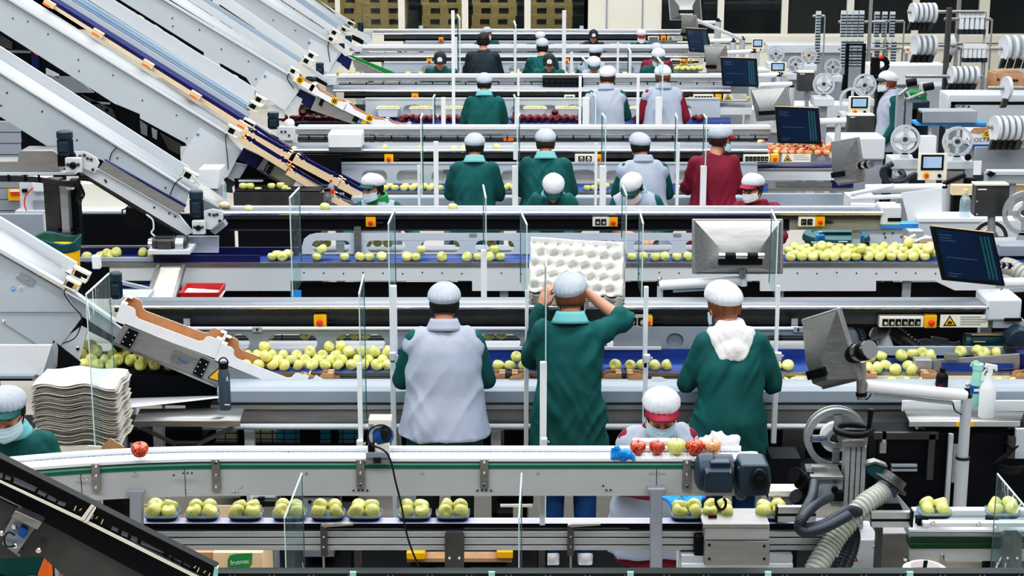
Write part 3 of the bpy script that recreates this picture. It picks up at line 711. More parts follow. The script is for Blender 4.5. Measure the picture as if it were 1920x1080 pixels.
# ------------------------------------------------------------------ controls
def estop(par, x, y, s, Y, side=True):
    b = rect('stop_box', 'yellow', par, x - s, y - s, x + s, y + s * 1.05, Y, .06, .006, label='yellow emergency stop box')
    q = MB(); c = P(x, y + s * .1, Y); r = s * .5 / F * (Y * cp + (H - c.z) * sp)
    q.lathe([(r * .7, 0), (r * .7, .012), (r, .016), (r, .028), (r * .6, .034)], c, (0, -1, 0), 16); q.build('stop_button', 'red', b)
    if side: q = MB(); q.lathe([(.009, 0), (.009, .03), (.006, .06)], P(x + s, y + s * .2, Y + .03), (1, 0, 0), 8); q.build('cable_gland', 'rubber', b)
def switchbox(par, x0, y0, x1, y1, Y, n, knobs=True):
    b = rect('control_box', 'cream', par, x0, y0, x1, y1, Y, .06, .004, label='pale control box with black knobs')
    w = (x1 - x0) / (n + .8); q = MB(); k = MB(); l = MB()
    for i in range(n):
        cx = x0 + w * (i + .9); h = (y1 - y0)
        q.pb(cx - w * .42, y0 + h * .28, cx + w * .42, y0 + h * .84, Y - .006, .006); l.pb(cx - w * .36, y0 + h * .12, cx + w * .36, y0 + h * .22, Y - .003, .003)
        c = P(cx, y0 + h * .58, Y - .006); r = w * .3 / F * Y; k.lathe([(r, 0), (r, .012), (r * .8, .018)], c, (0, -1, 0), 12)
    q.build('switch_plate', 'black', b); k.build('knob', 'chrome', b); l.build('caption_plate', 'white', b)
def warn_sign(par, x0, y0, x1, y1, Y, lines=4, name='warning_sign'):
    b = rect(name, 'cream', par, x0, y0, x1, y1, Y, .006); h = y1 - y0; w = x1 - x0
    t = min(h * .9, w * .3); cx = x0 + w * .2; cy = y0 + h * .5
    poly('triangle', 'ink', b, [(cx - t * .58, cy + t * .42), (cx + t * .58, cy + t * .42), (cx, cy - t * .5)], Y - .002, .002)
    poly('triangle', 'yellow', b, [(cx - t * .42, cy + t * .33), (cx + t * .42, cy + t * .33), (cx, cy - t * .33)], Y - .004, .002)
    poly('symbol', 'ink', b, [(cx - t * .22, cy + t * .24), (cx + t * .2, cy + t * .24), (cx + t * .16, cy + t * .05), (cx - t * .1, cy + t * .02)], Y - .006, .002)
    q = MB()
    for i in range(lines):
        y = y0 + h * (.15 + .75 * i / lines); q.pb(x0 + w * .42, y, x0 + w * (.95 if i % 3 else .85), y + h * .07, Y - .002, .002)
    q.build('small_print', 'panel_d', b)
def motor(par, cx, cy, w, h, Y, axis='v', m='motor'):
    # finned electric motor seen from the front: body, fan cover, terminal box
    a, b = P(cx - w / 2, cy - h / 2, Y), P(cx + w / 2, cy + h / 2, Y); W, Hh = b.x - a.x, a.z - b.z; c = (a + b) / 2
    q = MB()
    if axis == 'v': ax = Vector((0, 0, 1)); r = W / 2; L = Hh
    else: ax = Vector((1, 0, 0)); r = Hh / 2; L = W
    o = c - ax * L / 2; o.y += r
    q.lathe([(r * .75, 0), (r * .82, L * .04), (r * .82, L * .66), (r * .98, L * .7), (r * .98, L * .95), (r * .8, L)], o, ax, 20); bd = q.build('motor', m, par)
    q = MB(); s1 = ax.cross(Vector((0, 1, 0)))
    for i in range(12):
        t = PI * 2 * i / 12; d = Vector((0, 1, 0)) * math.cos(t) + s1 * math.sin(t)
        q.obox(o + ax * L * .35 + d * r * .88, ax * L * .28, d * r * .1, d.cross(ax) * r * .03)
    q.build('cooling_fins', m, bd)
    q = MB(); q.obox(o + ax * L * .38 + Vector((0, -r * .95, 0)), ax * L * .2, Vector((0, r * .22, 0)), s1 * r * .52); q.build('terminal_box', m, bd, .004)
    return bd
def table_legs(par, xs, Y, ztop, w=.06, m='white'):
    for x in xs:
        q = MB(); X = XA(x, Y, ztop / 2); q.box(X - w / 2, X + w / 2, Y, Y + w, 0, ztop); q.build('leg', m, par)
# ------------------------------------------------------------------ near packing line
def near_line():
    t = thing('packing_table', 'long grey packing table the three near workers lean on', 'packing table')
    Y = 9.70
    q = MB(); a = zz(725, Y); b = zz(757, Y); x0, x1 = XA(408, Y, .9), XA(1990, Y, .9)
    pr = [(.16, a), (.05, a), (.02, a - .008), (0, a - .03), (0, b + .01), (.012, b), (.16, b)]
    q.sweep([(x0, Y), (x1, Y)], pr).build('bumper', 'apron', t)
    rect('rail', 'alu', t, 395, 759, 1990, 768, Y + .03, .08)
    rect('side_beam', 'steel_w', t, 395, 769, 1990, 795, Y + .05, .06)
    q = MB(); q.cyl(P(380, 800, Y + .02), P(1990, 800, Y + .02), .019, n=14); q.build('lower_rail', 'panel2', t)
    table_legs(t, (300, 470, 780, 930, 1190, 1420, 1600, 1880), Y + .1, .75)
    # trough
    t = thing('apple_trough', 'steel sorting trough of yellow apples along the near table', 'trough')
    L = 9.97
    rect('front_lip', 'steel', t, 330, 699, 1990, 705, L, .02); rect('front_wall', 'steel_w', t, 330, 704, 1990, 728, L + .01, .02)
    rect('front_wall', 'cream', t, 1490, 705, 1990, 728, L - .004, .012)
    band('belt', 'blue', t, (330, 698, L + .02), (1990, 698, L + .02), (330, 672, 10.24), (1990, 672, 10.24), .01)
    rect('back_wall', 'blue', t, 740, 655, 1510, 690, 10.24, .01); rect('back_wall', 'panel_d', t, 440, 662, 740, 690, 10.24, .01)
    rect('back_ledge', 'panel2', t, 880, 651, 1240, 656, 10.235, .02)
    holes = [stadium(375 + 127 * k, 627, 468 + 127 * k, 659) for k in range(7)] + [stadium(1432, 628, 1520, 656)]
    pts = [(300, 613), (1540, 613), (1540, 663), (300, 663)]
    poly('slotted_panel', 'panel_d', t, pts, 10.28, .012, holes); q = MB(); q.cyl(P(300, 616, 10.275), P(1540, 616, 10.275), .012, n=10); q.build('panel_roll', 'panel2', t)  # mid grey holds the shade under the overhead conveyor in its colour
    poly('slotted_panel', 'panel_d', t, [(1150, 613), (1330, 613), (1330, 655), (1150, 655)], 10.262, .01, [stadium(1249, 625, 1282, 653)])
    for x in (482, 1497):
        b = rect('plaque', 'panel_d', t, x - 9, 614, x + 9, 623, 10.262, .006); rect('plaque_dot', 'ink', b, x - 1.5, 616, x + 1.5, 621, 10.258, .004)
    # far side lane seen through the holes
    t2 = thing('apple_trough', 'far half of the near sorting trough, seen through the oval holes', 'trough')
    band('belt', 'panel2', t2, (300, 660, 10.42), (1560, 660, 10.42), (300, 640, 10.75), (1560, 640, 10.75), .01)
    rect('far_wall', 'panel', t2, 300, 628, 1560, 655, 10.8, .02)
    q = MB()
    for i in range(7): q.pb(300, 610 + i * 5, 1560, 611.2 + i * 5, 10.78, .004)
    for i in range(24): x = 320 + i * 52; q.pb(x, 600, x + 1.6, 656, 10.775, .004)
    q.build('wire_mesh', 'dark', t2)
    g = 'yellow apples on the near sorting trough'; lab = 'yellow-green apple lying on the near sorting trough'
    n = fill('apple', 452, 742, L + .02, 10.23, .955, .995, .074, lab, g, 1, .16)
    n += fill('apple', 922, 1022, L + .02, 10.06, .955, .96, .074, lab, g, .95, .2)
    n += fill('apple', 1144, 1262, L + .02, 10.1, .955, .97, .074, lab, g, .95, .25)
    n += fill('apple', 1440, 1508, L + .02, 10.05, .955, .96, .074, lab, g, .9, .05)
    g = 'shaded apples at the left end of the near trough'; lab = 'greenish apple in the shaded dark trough below the cartons'
    n += fill('apple', 146, 345, 9.98, 10.25, .955, .99, .08, lab, g, .85, .25)
    n += fill('apple', 375, 1200, 10.44, 10.56, 1.03, 1.05, .074, 'yellow apple partly visible through an oval hole of the near line', 'apples behind the near oval holes', .42)
    # right part of the belt
    g = 'spaced apples right of the leaning monitor'; lab = 'yellow-green apple on the blue belt right of the leaning monitor'
    for x, y, Yq in ((1630, 672, 10.14), (1652, 668, 10.16), (1690, 667, 10.16), (1729, 662, 10.2), (1712, 663, 10.16), (1745, 667, 10.16), (1802, 660, 10.2), (1833, 659, 10.22), (1846, 663, 10.18), (1868, 662, 10.2),
                     (1627, 691, 10.0), (1645, 690, 10.0), (1660, 687, 10.05), (1679, 693, 9.99), (1703, 687, 10.03), (1710, 694, 9.99)):
        apple('apple', P(x, y, Yq), .078, lab, g); n += 1
    print('near apples', n)
    # carton lane: white cartons with brown insides waiting between table and trough
    for i, (x, lab) in enumerate(((470, 'brown carton in the lane between near table and trough, beside the chute end'), (742, 'brown carton in the packing lane behind the grey vested worker'), (960, 'brown carton end showing between the first two near workers'), (1176, 'brown carton in the lane left of the white hooded worker'), (1438, 'carton of apples in the lane right of the white hooded worker'), (1730, 'open carton in the lane under the scraper, apples inside'))):
        c = thing('carton', lab, 'carton'); carton(c, P(x, 731, 9.87), 0, .66 if i else .5, .1, .09, 'card', 'card', .62)
    g = 'apples packed in the cartons of the near lane'; lab = 'apple packed in a carton of the near lane, only its top showing'
    for x in list(range(1432, 1500, 19)) + list(range(1500, 1625, 30)) + list(range(1672, 1760, 29)) + list(range(1850, 1925, 24)): apple('apple', P(x + rnd.uniform(-3, 3), 718, 9.915), .074, lab, g)
    # overhead conveyor
    t = thing('overhead_conveyor', 'raised steel conveyor above the near sorting trough', 'conveyor')
    Y = 10.3
    band('bed', 'bed', t, (230, 575, Y), (1850, 575, Y), (230, 560, Y + .26), (1850, 560, Y + .26), .02)
    q = MB(); q.cyl(P(215, 576.5, Y), P(1852, 576.5, Y), .0125, n=12); q.build('front_lip', 'chrome', t)
    rect('belt_side', 'steel_d', t, 215, 579, 1852, 585, Y + .02, .2); rect('frame_beam', 'steel_d', t, 240, 585, 760, 611, Y + .06, .12); rect('frame_beam', 'steel_d', t, 760, 585, 1850, 611, Y + .06, .12)
    rect('beam_edge', 'dark', t, 215, 609, 1700, 613, Y + .05, .04)
    estop(t, 600, 602.5, 12, Y); switchbox(t, 1168, 590, 1222, 613, Y + .02, 2, True); estop(t, 1215, 602, 9, Y)
    switchbox(t, 1649, 593, 1732, 614, Y, 6); estop(t, 1745, 603, 12, Y, False); warn_sign(t, 1763, 590, 1853, 614, Y)
    b = rect('drive_head', 'panel2', t, 1850, 561, 1916, 602, Y - .02, .28, .015); rect('head_slot', 'black', b, 1884, 597, 1916, 603, Y - .03, .02); rect('head_plate', 'panel', b, 1862, 600, 1920, 615, Y, .2)
    for x in (350, 1490):
        b = rect('bracket', 'white', t, x - 7, 612, x + 7, 626, Y - .015, .012); rect('bracket_post', 'panel_d', t, x - 6, 598, x + 6, 610, Y - .005, .01)
    table_legs(t, (240, 740, 1240, 1840), Y + .3, 1.2, .07, 'panel')
# ------------------------------------------------------------------ cartons (outer white skin, brown inner skin, notched long sides)
def carton(par, base, ang, L, h, depth, outer='cardw', inner='card', notch=.45, floor=None):
    ca, sa = math.cos(ang), math.sin(ang)
    def T(u, v): return (base.x + u * ca + v * sa, base.z - u * sa + v * ca)
    n = h * (1 - notch); e = .12 * L; r = .03
    prof = [(0, 0), (L, 0), (L, h), (L - e, h), (L - e - r * .6, h - .01), (L - e - r, n + .012), (L - e - r * 1.8, n), (e + r * 1.8, n), (e + r, n + .012), (e + r * .6, h - .01), (e, h), (0, h)]
    q = MB(); k = MB()
    w = [T(*p) for p in prof]
    q.prism(w, base.y, base.y + .004); k.prism(w, base.y + .0045, base.y + .008)
    q.prism(w, base.y + depth - .004, base.y + depth); k.prism(w, base.y + depth - .009, base.y + depth - .0045)
    for u0, u1, b in ((0, .004, q), (.0045, .008, k), (L - .004, L, q), (L - .008, L - .0045, k)):
        b.prism([T(u0, .0), T(u1, .0), T(u1, h), T(u0, h)], base.y + .0046, base.y + depth - .0046)
    q.prism([T(.004, .0), T(L - .004, .0), T(L - .004, .004), T(.004, .004)], base.y + .0046, base.y + depth - .0046)
    (k if not floor else MB()).prism([T(.008, .0045), T(L - .008, .0045), T(L - .008, .007), T(.008, .007)], base.y + .009, base.y + depth - .01)
    for u in (0, L - .035):                        # folded corner tabs
        q.prism([T(u, h + .0005), T(u + .035, h + .0005), T(u + .035, h + .004), T(u, h + .004)], base.y, base.y + .05); q.prism([T(u, h + .0005), T(u + .035, h + .0005), T(u + .035, h + .004), T(u, h + .004)], base.y + depth - .05, base.y + depth)
    q.build('outer_skin', outer, par, flat=True); k.build('inner_skin', inner, par, flat=True)
    if floor:
        z = MB(); z.prism([T(.008, .0045), T(L - .008, .0045), T(L - .008, .02), T(.008, .02)], base.y + .009, base.y + depth - .01); z.build('liner', floor, par)
near_line()
# ------------------------------------------------------------------ second line (seen from its front trough)
def second_line():
    t = thing('apple_trough', 'white front trough full of yellow apples on the second line', 'trough')
    Y = 12.4
    q = MB(); q.pp([(205, 500), (1400, 500), (1700, 500), (1990, 500), (1990, 545), (1790, 545), (1752, 527), (1643, 527), (1643, 546), (1478, 546), (1425, 546), (1425, 527), (1148, 527), (1148, 546), (885, 546), (885, 527), (545, 527), (545, 546), (340, 546), (340, 527), (205, 527)], Y, .03); q.build('front_panel', 'panel2', t, .004)
    rect('front_lip', 'steel', t, 180, 493, 1990, 500.5, Y - .01, .03)
    band('belt', 'blue', t, (160, 492, Y + .02), (1990, 492, Y + .02), (160, 478, 12.72), (1990, 478, 12.72), .01)
    rect('back_wall', 'apron', t, 545, 476, 1300, 492, 12.72, .01)
    bolts(t, [(x, 511 + (x * 7 % 3)) for x in range(570, 1760, 37)], Y, .006, 'steel_d')
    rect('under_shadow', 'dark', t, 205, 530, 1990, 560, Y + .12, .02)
    table_legs(t, (340, 560, 905, 1190, 1430, 1660, 1900), Y + .15, .95, .07, 'panel')
    for x in (945, 1462, 1700): rect('bracket', 'panel_d', t, x - 8, 527, x + 8, 558, Y + .05, .03)
    holes = [stadium(584, 451, 657, 474), stadium(687, 451, 760, 474), stadium(789, 451, 862, 474), stadium(891, 451, 964, 474), stadium(994, 451, 1066, 474), stadium(1096, 451, 1160, 474), stadium(1187, 451, 1260, 474), stadium(1285, 451, 1358, 474)]
    poly('slotted_panel', 'panel2', t, [(566, 478), (566, 462), (570, 448), (580, 440), (594, 437), (1440, 437), (1440, 478)], 12.73, .012, holes, .002)
    rect('hook_post', 'steel', t, 664, 425, 677, 478, 12.70, .03)
    for x in (887, 1270): rect('plaque', 'panel_d', t, x - 7, 438, x + 7, 444, 12.725, .005)
    n = 0; g = 'yellow apples on the second line trough'; lab = 'yellow apple in the white front trough of the second line'
    for x0, x1, p in ((585, 612, .9), (638, 660, 1), (665, 726, 1), (752, 808, 1), (818, 842, 1), (848, 985, .85), (1175, 1300, 1)): n += fill('apple', x0, x1, Y + .02, 12.2 + .34, 1.095, 1.1, .078, lab, g, p, .2)
    n += fill('apple', 500, 560, Y + .02, 12.6, 1.095, 1.1, .08, 'yellow apple beside the blue guard, left of the glass screen on the second line', 'apples at the sensor post', .9, .3)
    n += fill('apple', 1470, 1758, Y + .02, 12.75, 1.09, 1.13, .08, 'yellow apple in the pile right of the big silver monitor', 'pile of apples right of the silver monitor', 1, .07)
    n += fill('apple', 584, 1360, 12.85, 12.97, 1.11, 1.12, .075, 'yellow apple partly seen through an oval hole of the second line', 'apples behind the second line oval holes', .5)
    for x, y in ((163, 482), (190, 479), (208, 479), (200, 476), (218, 474), (268, 474), (285, 479)): apple('apple', P(x, y, 12.5), .082, 'yellow apple on the navy belt near the teal bin bag', 'apples at the left end of the second line'); n += 1
    print('second apples', n)
    # inner lane
    t = thing('apple_trough', 'inner lane of the second line behind the oval holes', 'trough')
    band('belt', 'panel_d', t, (566, 474, 12.82), (1440, 474, 12.82), (566, 462, 13.1), (1440, 462, 13.1), .01); rect('worker_ledge', 'apron', t, 600, 462, 1440, 476, 13.15, .06)
    table_legs(t, (640, 1000, 1400), 13.0, 1.0, .06, 'panel')
    # left part: navy guards
    t = thing('belt_guard', 'navy and pale blue belt guards at the left end of the second line', 'belt guard')
    rect('pale_guard', 'apron', t, 130, 483, 288, 491, 12.42, .03, .004); rect('navy_guard', 'navy', t, 288, 479, 487, 494, 12.42, .02)
    rect('back_guard', 'navy', t, 130, 464, 560, 484, 12.72, .02); rect('edge_strip', 'steel', t, 150, 461, 283, 465, 12.715, .02)
    table_legs(t, (150, 480), 12.5, 1.05, .05, 'dark')
    # raised conveyor
    t = thing('overhead_conveyor', 'long raised conveyor of the second line with bright steel edge', 'conveyor')
    Y = 12.72
    q = MB(); x0, x1 = XA(417, Y, 1.42), XA(1655, Y, 1.42); z = zz(400, Y)
    band('bed', 'bed', t, (417, 397, Y), (1652, 397, Y), (417, 387, Y + .24), (1640, 387, Y + .24), .015)
    q.cyl((x0, Y, z), (x1, Y, z), .017, n=14); q.build('front_lip', 'chrome', t)
    q = MB(); q.cyl(P(417, 389, Y + .2), P(1640, 389, Y + .2), .012, n=10); q.build('rear_lip', 'white', t)
    rect('belt_side', 'steel_d', t, 417, 404, 1655, 411, Y + .015, .2); rect('frame_beam', 'dark', t, 430, 411, 1480, 431, Y + .04, .1); rect('frame_beam', 'steel_w', t, 1480, 411, 1652, 431, Y + .04, .1)
    rect('beam_foot', 'steel_d', t, 430, 430, 1480, 433, Y + .03, .02)
    estop(t, 695, 416, 9.5, Y); switchbox(t, 1111, 406, 1142, 425, Y, 2); estop(t, 1149.5, 416, 9, Y); switchbox(t, 1497, 406, 1529, 425, Y, 2); estop(t, 1537.5, 415, 9.5, Y)
    b = rect('drive_head', 'panel2', t, 1652, 388, 1690, 422, Y, .22, .01); rect('head_slot', 'black', b, 1665, 409, 1690, 415, Y - .008, .01)
    table_legs(t, (640, 1130, 1600), Y + .1, 1.3, .06, 'panel')
    for x, y, Yq, lab in ((466, 392, 12.8, 'lone yellow apple near the left end of the raised second conveyor'), (609, 388, 12.8, 'lone yellow apple riding the raised conveyor below the steel flask'), (849, 389, 12.85, 'lone flattened-looking apple on the raised conveyor below the left green coat')):
        apple('apple', P(x, y, Yq), .075, lab, None, up=(.1, .1, 0))
second_line()
# ------------------------------------------------------------------ the three lines further back share one design
def far_line(nm, yap, ylip, yovt, yovb, yel, yel2, ybeam0, ybeam1, Ya, Yl, Ye, Yb, x0, x1, posn, boxes=0, cable=True):
    t = thing('packing_table', 'grey packing table of the %s line' % nm, 'packing table')
    rect('bumper', 'apron', t, x0 + 110, yap, x1 - 10, yap + 20, Ya, .1, .02); rect('side_beam', 'steel_w', t, x0 + 110, yap + 21, x1 - 10, yap + 30, Ya + .04, .05)
    table_legs(t, range(int(x0) + 150, int(x1), 170), Ya + .05, .8)
    t = thing('apple_trough', 'sorting trough of the %s line' % nm, 'trough')
    rect('front_lip', 'steel', t, x0 + 120, ylip, x1 + 20, ylip + 3, Yl, .02); rect('front_wall', 'panel_d', t, x0 + 120, ylip + 2, x1 + 20, yap + 4, Yl + .01, .02)
    band('belt', 'blue', t, (x0 + 60, ylip, Yl + .02), (x1 + 20, ylip, Yl + .02), (x0 + 60, yovb - 1, Yl + .32), (x1 + 20, yovb - 1, Yl + .32), .01)
    sc = F / Yl; per = .325 * sc; hs = []
    k = 0; x = x0 + 130
    while x + per * .8 < x1: hs.append(stadium(x, yovt + (yovb - yovt) * .3, x + per * .74, yovb - 1)); x += per
    poly('slotted_panel', 'panel', t, [(x0 + 60, yovt), (x1, yovt), (x1, yovb), (x0 + 60, yovb)], Yl + .34, .012, hs)
    rect('roll_edge', 'panel2', t, x0 + 60, yovt - 2, x1, yovt + 1, Yl + .33, .02); rect('paper_lane', 'white', t, x0 + 120, yovt + 5, x1, yovb, Yl + .5, .02)
    t2 = thing('overhead_conveyor', 'raised steel conveyor of the %s line' % nm, 'conveyor')
    band('bed', 'bed', t2, (x0, yel, Ye), (x1 + 20, yel, Ye), (x0, yel - (yel - yel2), Ye + .3), (x1 + 20, yel2, Ye + .3), .012)
    q = MB(); q.cyl(P(x0, yel + 1.5, Ye), P(x1 + 20, yel + 1.5, Ye), .015, n=12); q.build('front_lip', 'chrome', t2)
    h = (yovt - yel - 4)
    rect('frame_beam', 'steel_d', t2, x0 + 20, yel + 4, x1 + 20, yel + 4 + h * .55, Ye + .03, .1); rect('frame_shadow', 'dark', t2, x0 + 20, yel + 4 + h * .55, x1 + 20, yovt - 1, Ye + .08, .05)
    table_legs(t2, range(int(x0) + 60, int(x1), 230), Ye + .12, 1.2, .06, 'panel')
    b = thing('support_beam', 'long white topped box beam behind the %s line' % nm, 'beam')
    rect('box_beam', 'alu', b, x0 - 5, ybeam0 + 5, x1 + 25, ybeam1, Yb, .12); rect('top_rail', 'white', b, x0 + 10, ybeam0, x1 + 25, ybeam0 + 5.5, Yb - .01, .14)
    if cable:
        rect('cable_tray', 'panel2', b, x0 + 10, ybeam1 + 3, x1 + 20, ybeam1 + 6.5, Yb + .02, .06); rect('tray_side', 'panel_d', b, x0 + 10, ybeam1 + 8, x1 + 20, ybeam1 + 14, Yb + .1, .02)
        q = MB(); q.cyl(P(x0 + 10, ybeam1 + 9, Yb), P(x1 + 20, ybeam1 + 9, Yb), .012, n=6); q.cyl(P(x0 + 10, ybeam1 + 6, Yb), P(x1 + 20, ybeam1 + 8, Yb), .008, n=6); q.build('cables', 'rubber', b)
        q = MB()
        for x in range(int(x0) + 30, int(x1), 31): q.pb(x, ybeam1 + 2, x + 2, ybeam1 + 11, Yb - .03, .01)
        q.build('cable_ties', 'black', b)
    for x in posn: estop(t2, x, yel + h * .5 + 6, 1650 / Ye / 12, Ye)
    table_legs(b, range(int(x0) + 90, int(x1), 300), Yb + .02, 1.3, .07, 'panel')
    return t, t2, b
def far_lines():
    t, t2, b = far_line('third', 368, 360, 306, 346, 281, 268, 237, 252, 15.75, 15.95, 16.3, 16.9, 548, 1420, (729,))
    switchbox(t2, 1078, 289, 1116, 304, 16.28, 2); estop(t2, 1122, 297, 7, 16.28, False); switchbox(t2, 1394, 290, 1444, 304, 16.28, 6); estop(t2, 1453, 297, 7.5, 16.28, False); warn_sign(t2, 1466, 289, 1520, 304, 16.28, 3)
    q = MB(); q.pb(615, 251, 678, 278, 16.2, .3); q.build('hood', 'white', t2, .012); rect('hood_skirt', 'steel', t2, 616, 276, 677, 285, 16.19, .3)
    rect('orange_wrap', 'orange', b, 944, 259, 963, 264, 16.88, .04)
    g = 'yellow apples on the third line trough'; lab = 'yellow apple in the third line trough beyond the backs of the workers'
    n = 0
    for x0, x1, p in ((715, 850, .9), (940, 975, .9), (1092, 1160, .8), (1270, 1310, .7)): n += fill('apple', x0, x1, 15.98, 16.14, .975, .985, .078, lab, g, p, .15)
    for x, y, w in ((552, 282, 'beside the wooden cartons'), (721, 278, 'right of the white hood'), (790, 280, 'left of a glass screen'), (851, 280, 'left of the leftmost green coat'), (868, 280, 'touching the leftmost white cap'), (932, 277, 'between the two green coats')): apple('apple', P(x, y, 16.35), .08, 'single apple on the raised third conveyor, ' + w, None)
    n += fill('apple_p', 1398, 1560, 16.42, 16.75, 1.24, 1.29, .078, 'pinkish apple on the side belt right of the maroon coat', 'pinkish apples right of the maroon coat', 1, .12)
    s = thing('side_belt', 'white sided belt carrying pinkish apples right of the maroon coat', 'conveyor')
    rect('side_panel', 'panel2', s, 1395, 321, 1565, 338, 16.38, .04); rect('side_lip', 'steel', s, 1395, 317, 1565, 321, 16.375, .04); band('belt', 'navy', s, (1395, 318, 16.42), (1600, 318, 16.42), (1395, 303, 16.8), (1600, 303, 16.8), .01)
    rect('lower_lip', 'steel', s, 1400, 354, 1600, 358, 16.3, .05); rect('steel_guide', 'steel', s, 1455, 342, 1560, 355, 16.4, .03); rect('blue_guide', 'navy', s, 1558, 338, 1600, 354, 16.42, .03); rect('table_face', 'apron', s, 1400, 364, 1580, 386, 15.8, .06)
    table_legs(s, (1420, 1560), 16.5, 1.1, .06, 'panel')
    t, t2, b = far_line('fourth', 248, 233, 185, 222, 169, 160, 140, 152, 20.35, 20.55, 20.95, 21.5, 625, 1350, (778, ))
    switchbox(t2, 1300, 177, 1338, 189, 20.93, 6); estop(t2, 1347, 183, 6, 20.93, False); warn_sign(t2, 1356, 176, 1400, 189, 20.93, 3); switchbox(t2, 1058, 178, 1078, 189, 20.93, 2)
    g = 'dark red apples on the fourth line'; lab = 'dark red apple on the fourth line belt'
    for x0, x1, p in ((510, 660, .8), (748, 876, .95), (955, 1108, 1), (1186, 1212, .9), (1290, 1322, .7)): n += fill('apple_k', x0, x1, 20.57, 20.78, 1.0, 1.01, .082, lab, g, p, .12)
    for i, x in enumerate((728, 790, 853, 1000, 1060, 1198, )):
        c = thing('punnet', 'white punnet of pale apples above the dark red ones', 'punnet', 'white punnets on the fourth line')
        q = MB(); Yp = 20.83; a = P(x + (25 if i > 2 else 22) - 22, 218, Yp); w = .27
        q.loft([[(a.x + sx * k, Yp + sy * .1 * kk, a.z + z) for sx, sy in ((-1, -1), (1, -1), (1, 1), (-1, 1))] for k, kk, z in ((w * .42, .8, 0), (w * .5, 1, .1), (w * .53, 1.1, .1), (w * .53, 1.1, .11), (w * .47, .94, .11), (w * .4, .78, .015))]); q.build('tub', 'white', c, .006)
        for j in range(5): apple('apple', (a.x - .1 + j * .05, Yp - .02, a.z + .108), .062, 'pale apple in a white punnet on the fourth line', 'pale apples in white punnets')
    n += fill('apple', 1290, 1408, 20.95, 21.15, 1.19, 1.22, .08, 'pale yellow apple on the side belt right of the maroon sleeved vest', 'pale apples on the fourth side belt', 1, .1)
    s = thing('side_belt', 'white sided belt with pale apples right of the maroon sleeved vest', 'conveyor'); rect('side_panel', 'panel2', s, 1290, 203, 1410, 215, 20.9, .04); band('belt', 'panel_d', s, (1290, 202, 20.94), (1410, 202, 20.94), (1290, 192, 21.2), (1410, 192, 21.2), .01); table_legs(s, (1300, 1400), 21, 1.1, .05, 'panel')
    c = thing('plastic_crate', 'black plastic crate on the beam below a black cap', 'crate')
    a = P(1018, 167, 21.1); q = MB(); q.box(a.x, a.x + .5, 21.12, 21.4, a.z, a.z + .14); q.build('crate_body', 'black', c, .01)
    q = MB()
    for j in range(7):
        for k in range(2): q.box(a.x + .02 + j * .068, a.x + .075 + j * .068, 21.105, 21.12, a.z + .03 + k * .05, a.z + .065 + k * .05)
    q.build('crate_ribs', 'rubber', c); rect('crate_tag', 'panel_d', c, 1032, 165, 1082, 172, 21.09, .01)
    t, t2, b = far_line('fifth', 148, 142, 117, 138, 105, 100, 85, 96, 25.15, 25.35, 25.7, 26.2, 660, 1310, (805, 1062))
    switchbox(t2, 1257, 110, 1277, 122, 25.68, 3); estop(t2, 1282, 116, 5.5, 25.68, False); warn_sign(t2, 1289, 109, 1320, 122, 25.68, 3)
    lab = 'pale apple on the distant fifth line'
    for x0, x1, p in ((630, 690, .5), (760, 810, .7), (868, 880, 1), (945, 985, .8), (1055, 1110, .6), (1155, 1205, .7)): n += fill('apple', x0, x1, 25.38, 25.5, 1.0, 1.01, .085, lab, 'pale apples on the fifth line', p)
    n += fill('apple', 1263, 1322, 25.5, 25.72, 1.06, 1.09, .085, 'pale yellow apple in the distant heap right of the far maroon coat', 'heap of pale apples on the fifth line', 1, .1)
    t, t2, b = far_line('farthest', 100, 96, 78, 90, 62, 58, 56, 60, 29.8, 30, 30.3, 30.7, 700, 1270, (827,), cable=False)
    switchbox(t2, 1215, 68, 1236, 76, 30.28, 3); estop(t2, 1244, 72, 5, 30.28, False); warn_sign(t2, 1251, 67, 1280, 76, 30.28, 3)
    print('far apples', n)
far_lines()
# ------------------------------------------------------------------ inclined carton chutes on the left
def sensor(par, x, y, s, Y, ang=33):
    # small white bracket box with dark sensor and cable
    a = R(ang); c = P(x, y, Y); k = s / F * Y * 1.0
    ux = Vector((math.cos(a), 0, -math.sin(a))); uz = Vector((math.sin(a), 0, math.cos(a)))
    q = MB(); q.obox(c + uz * k * .5, ux * k, Vector((0, .03, 0)), uz * k * .12); q.obox(c - uz * k * .5, ux * k, Vector((0, .03, 0)), uz * k * .08); q.obox(c - ux * k * .95, ux * k * .06, Vector((0, .03, 0)), uz * k * .5); q.obox(c + ux * k * .95, ux * k * .06, Vector((0, .03, 0)), uz * k * .5)
    b = q.build('sensor_bracket', 'cream', par)
    q = MB(); q.obox(c - ux * k * .2, ux * k * .4, Vector((0, .02, 0)), uz * k * .32); q.build('sensor', 'black', b)
    return b
def gearhead(par, x0, y0, x1, y1, Y):
    b = rect('bearing_plate', 'panel2', par, x0, y0, x1, y1, Y, .05, .006)
    cx, cy = (x0 + x1) / 2, (y0 + y1) / 2; q = MB(); r = (x1 - x0) * .22 / F * Y
    q.lathe([(r, 0), (r, .015), (r * .7, .02)], P(cx, cy, Y), (0, -1, 0), 14); q.build('bearing', 'black', b)
    q = MB()
    for sx in (-.3, .3): q.lathe([(r * .5, 0), (r * .5, .01)], P(cx + (x1 - x0) * sx * 1.1, cy - (y1 - y0) * .05, Y), (0, -1, 0), 8)
    q.build('slot', 'steel_d', b)
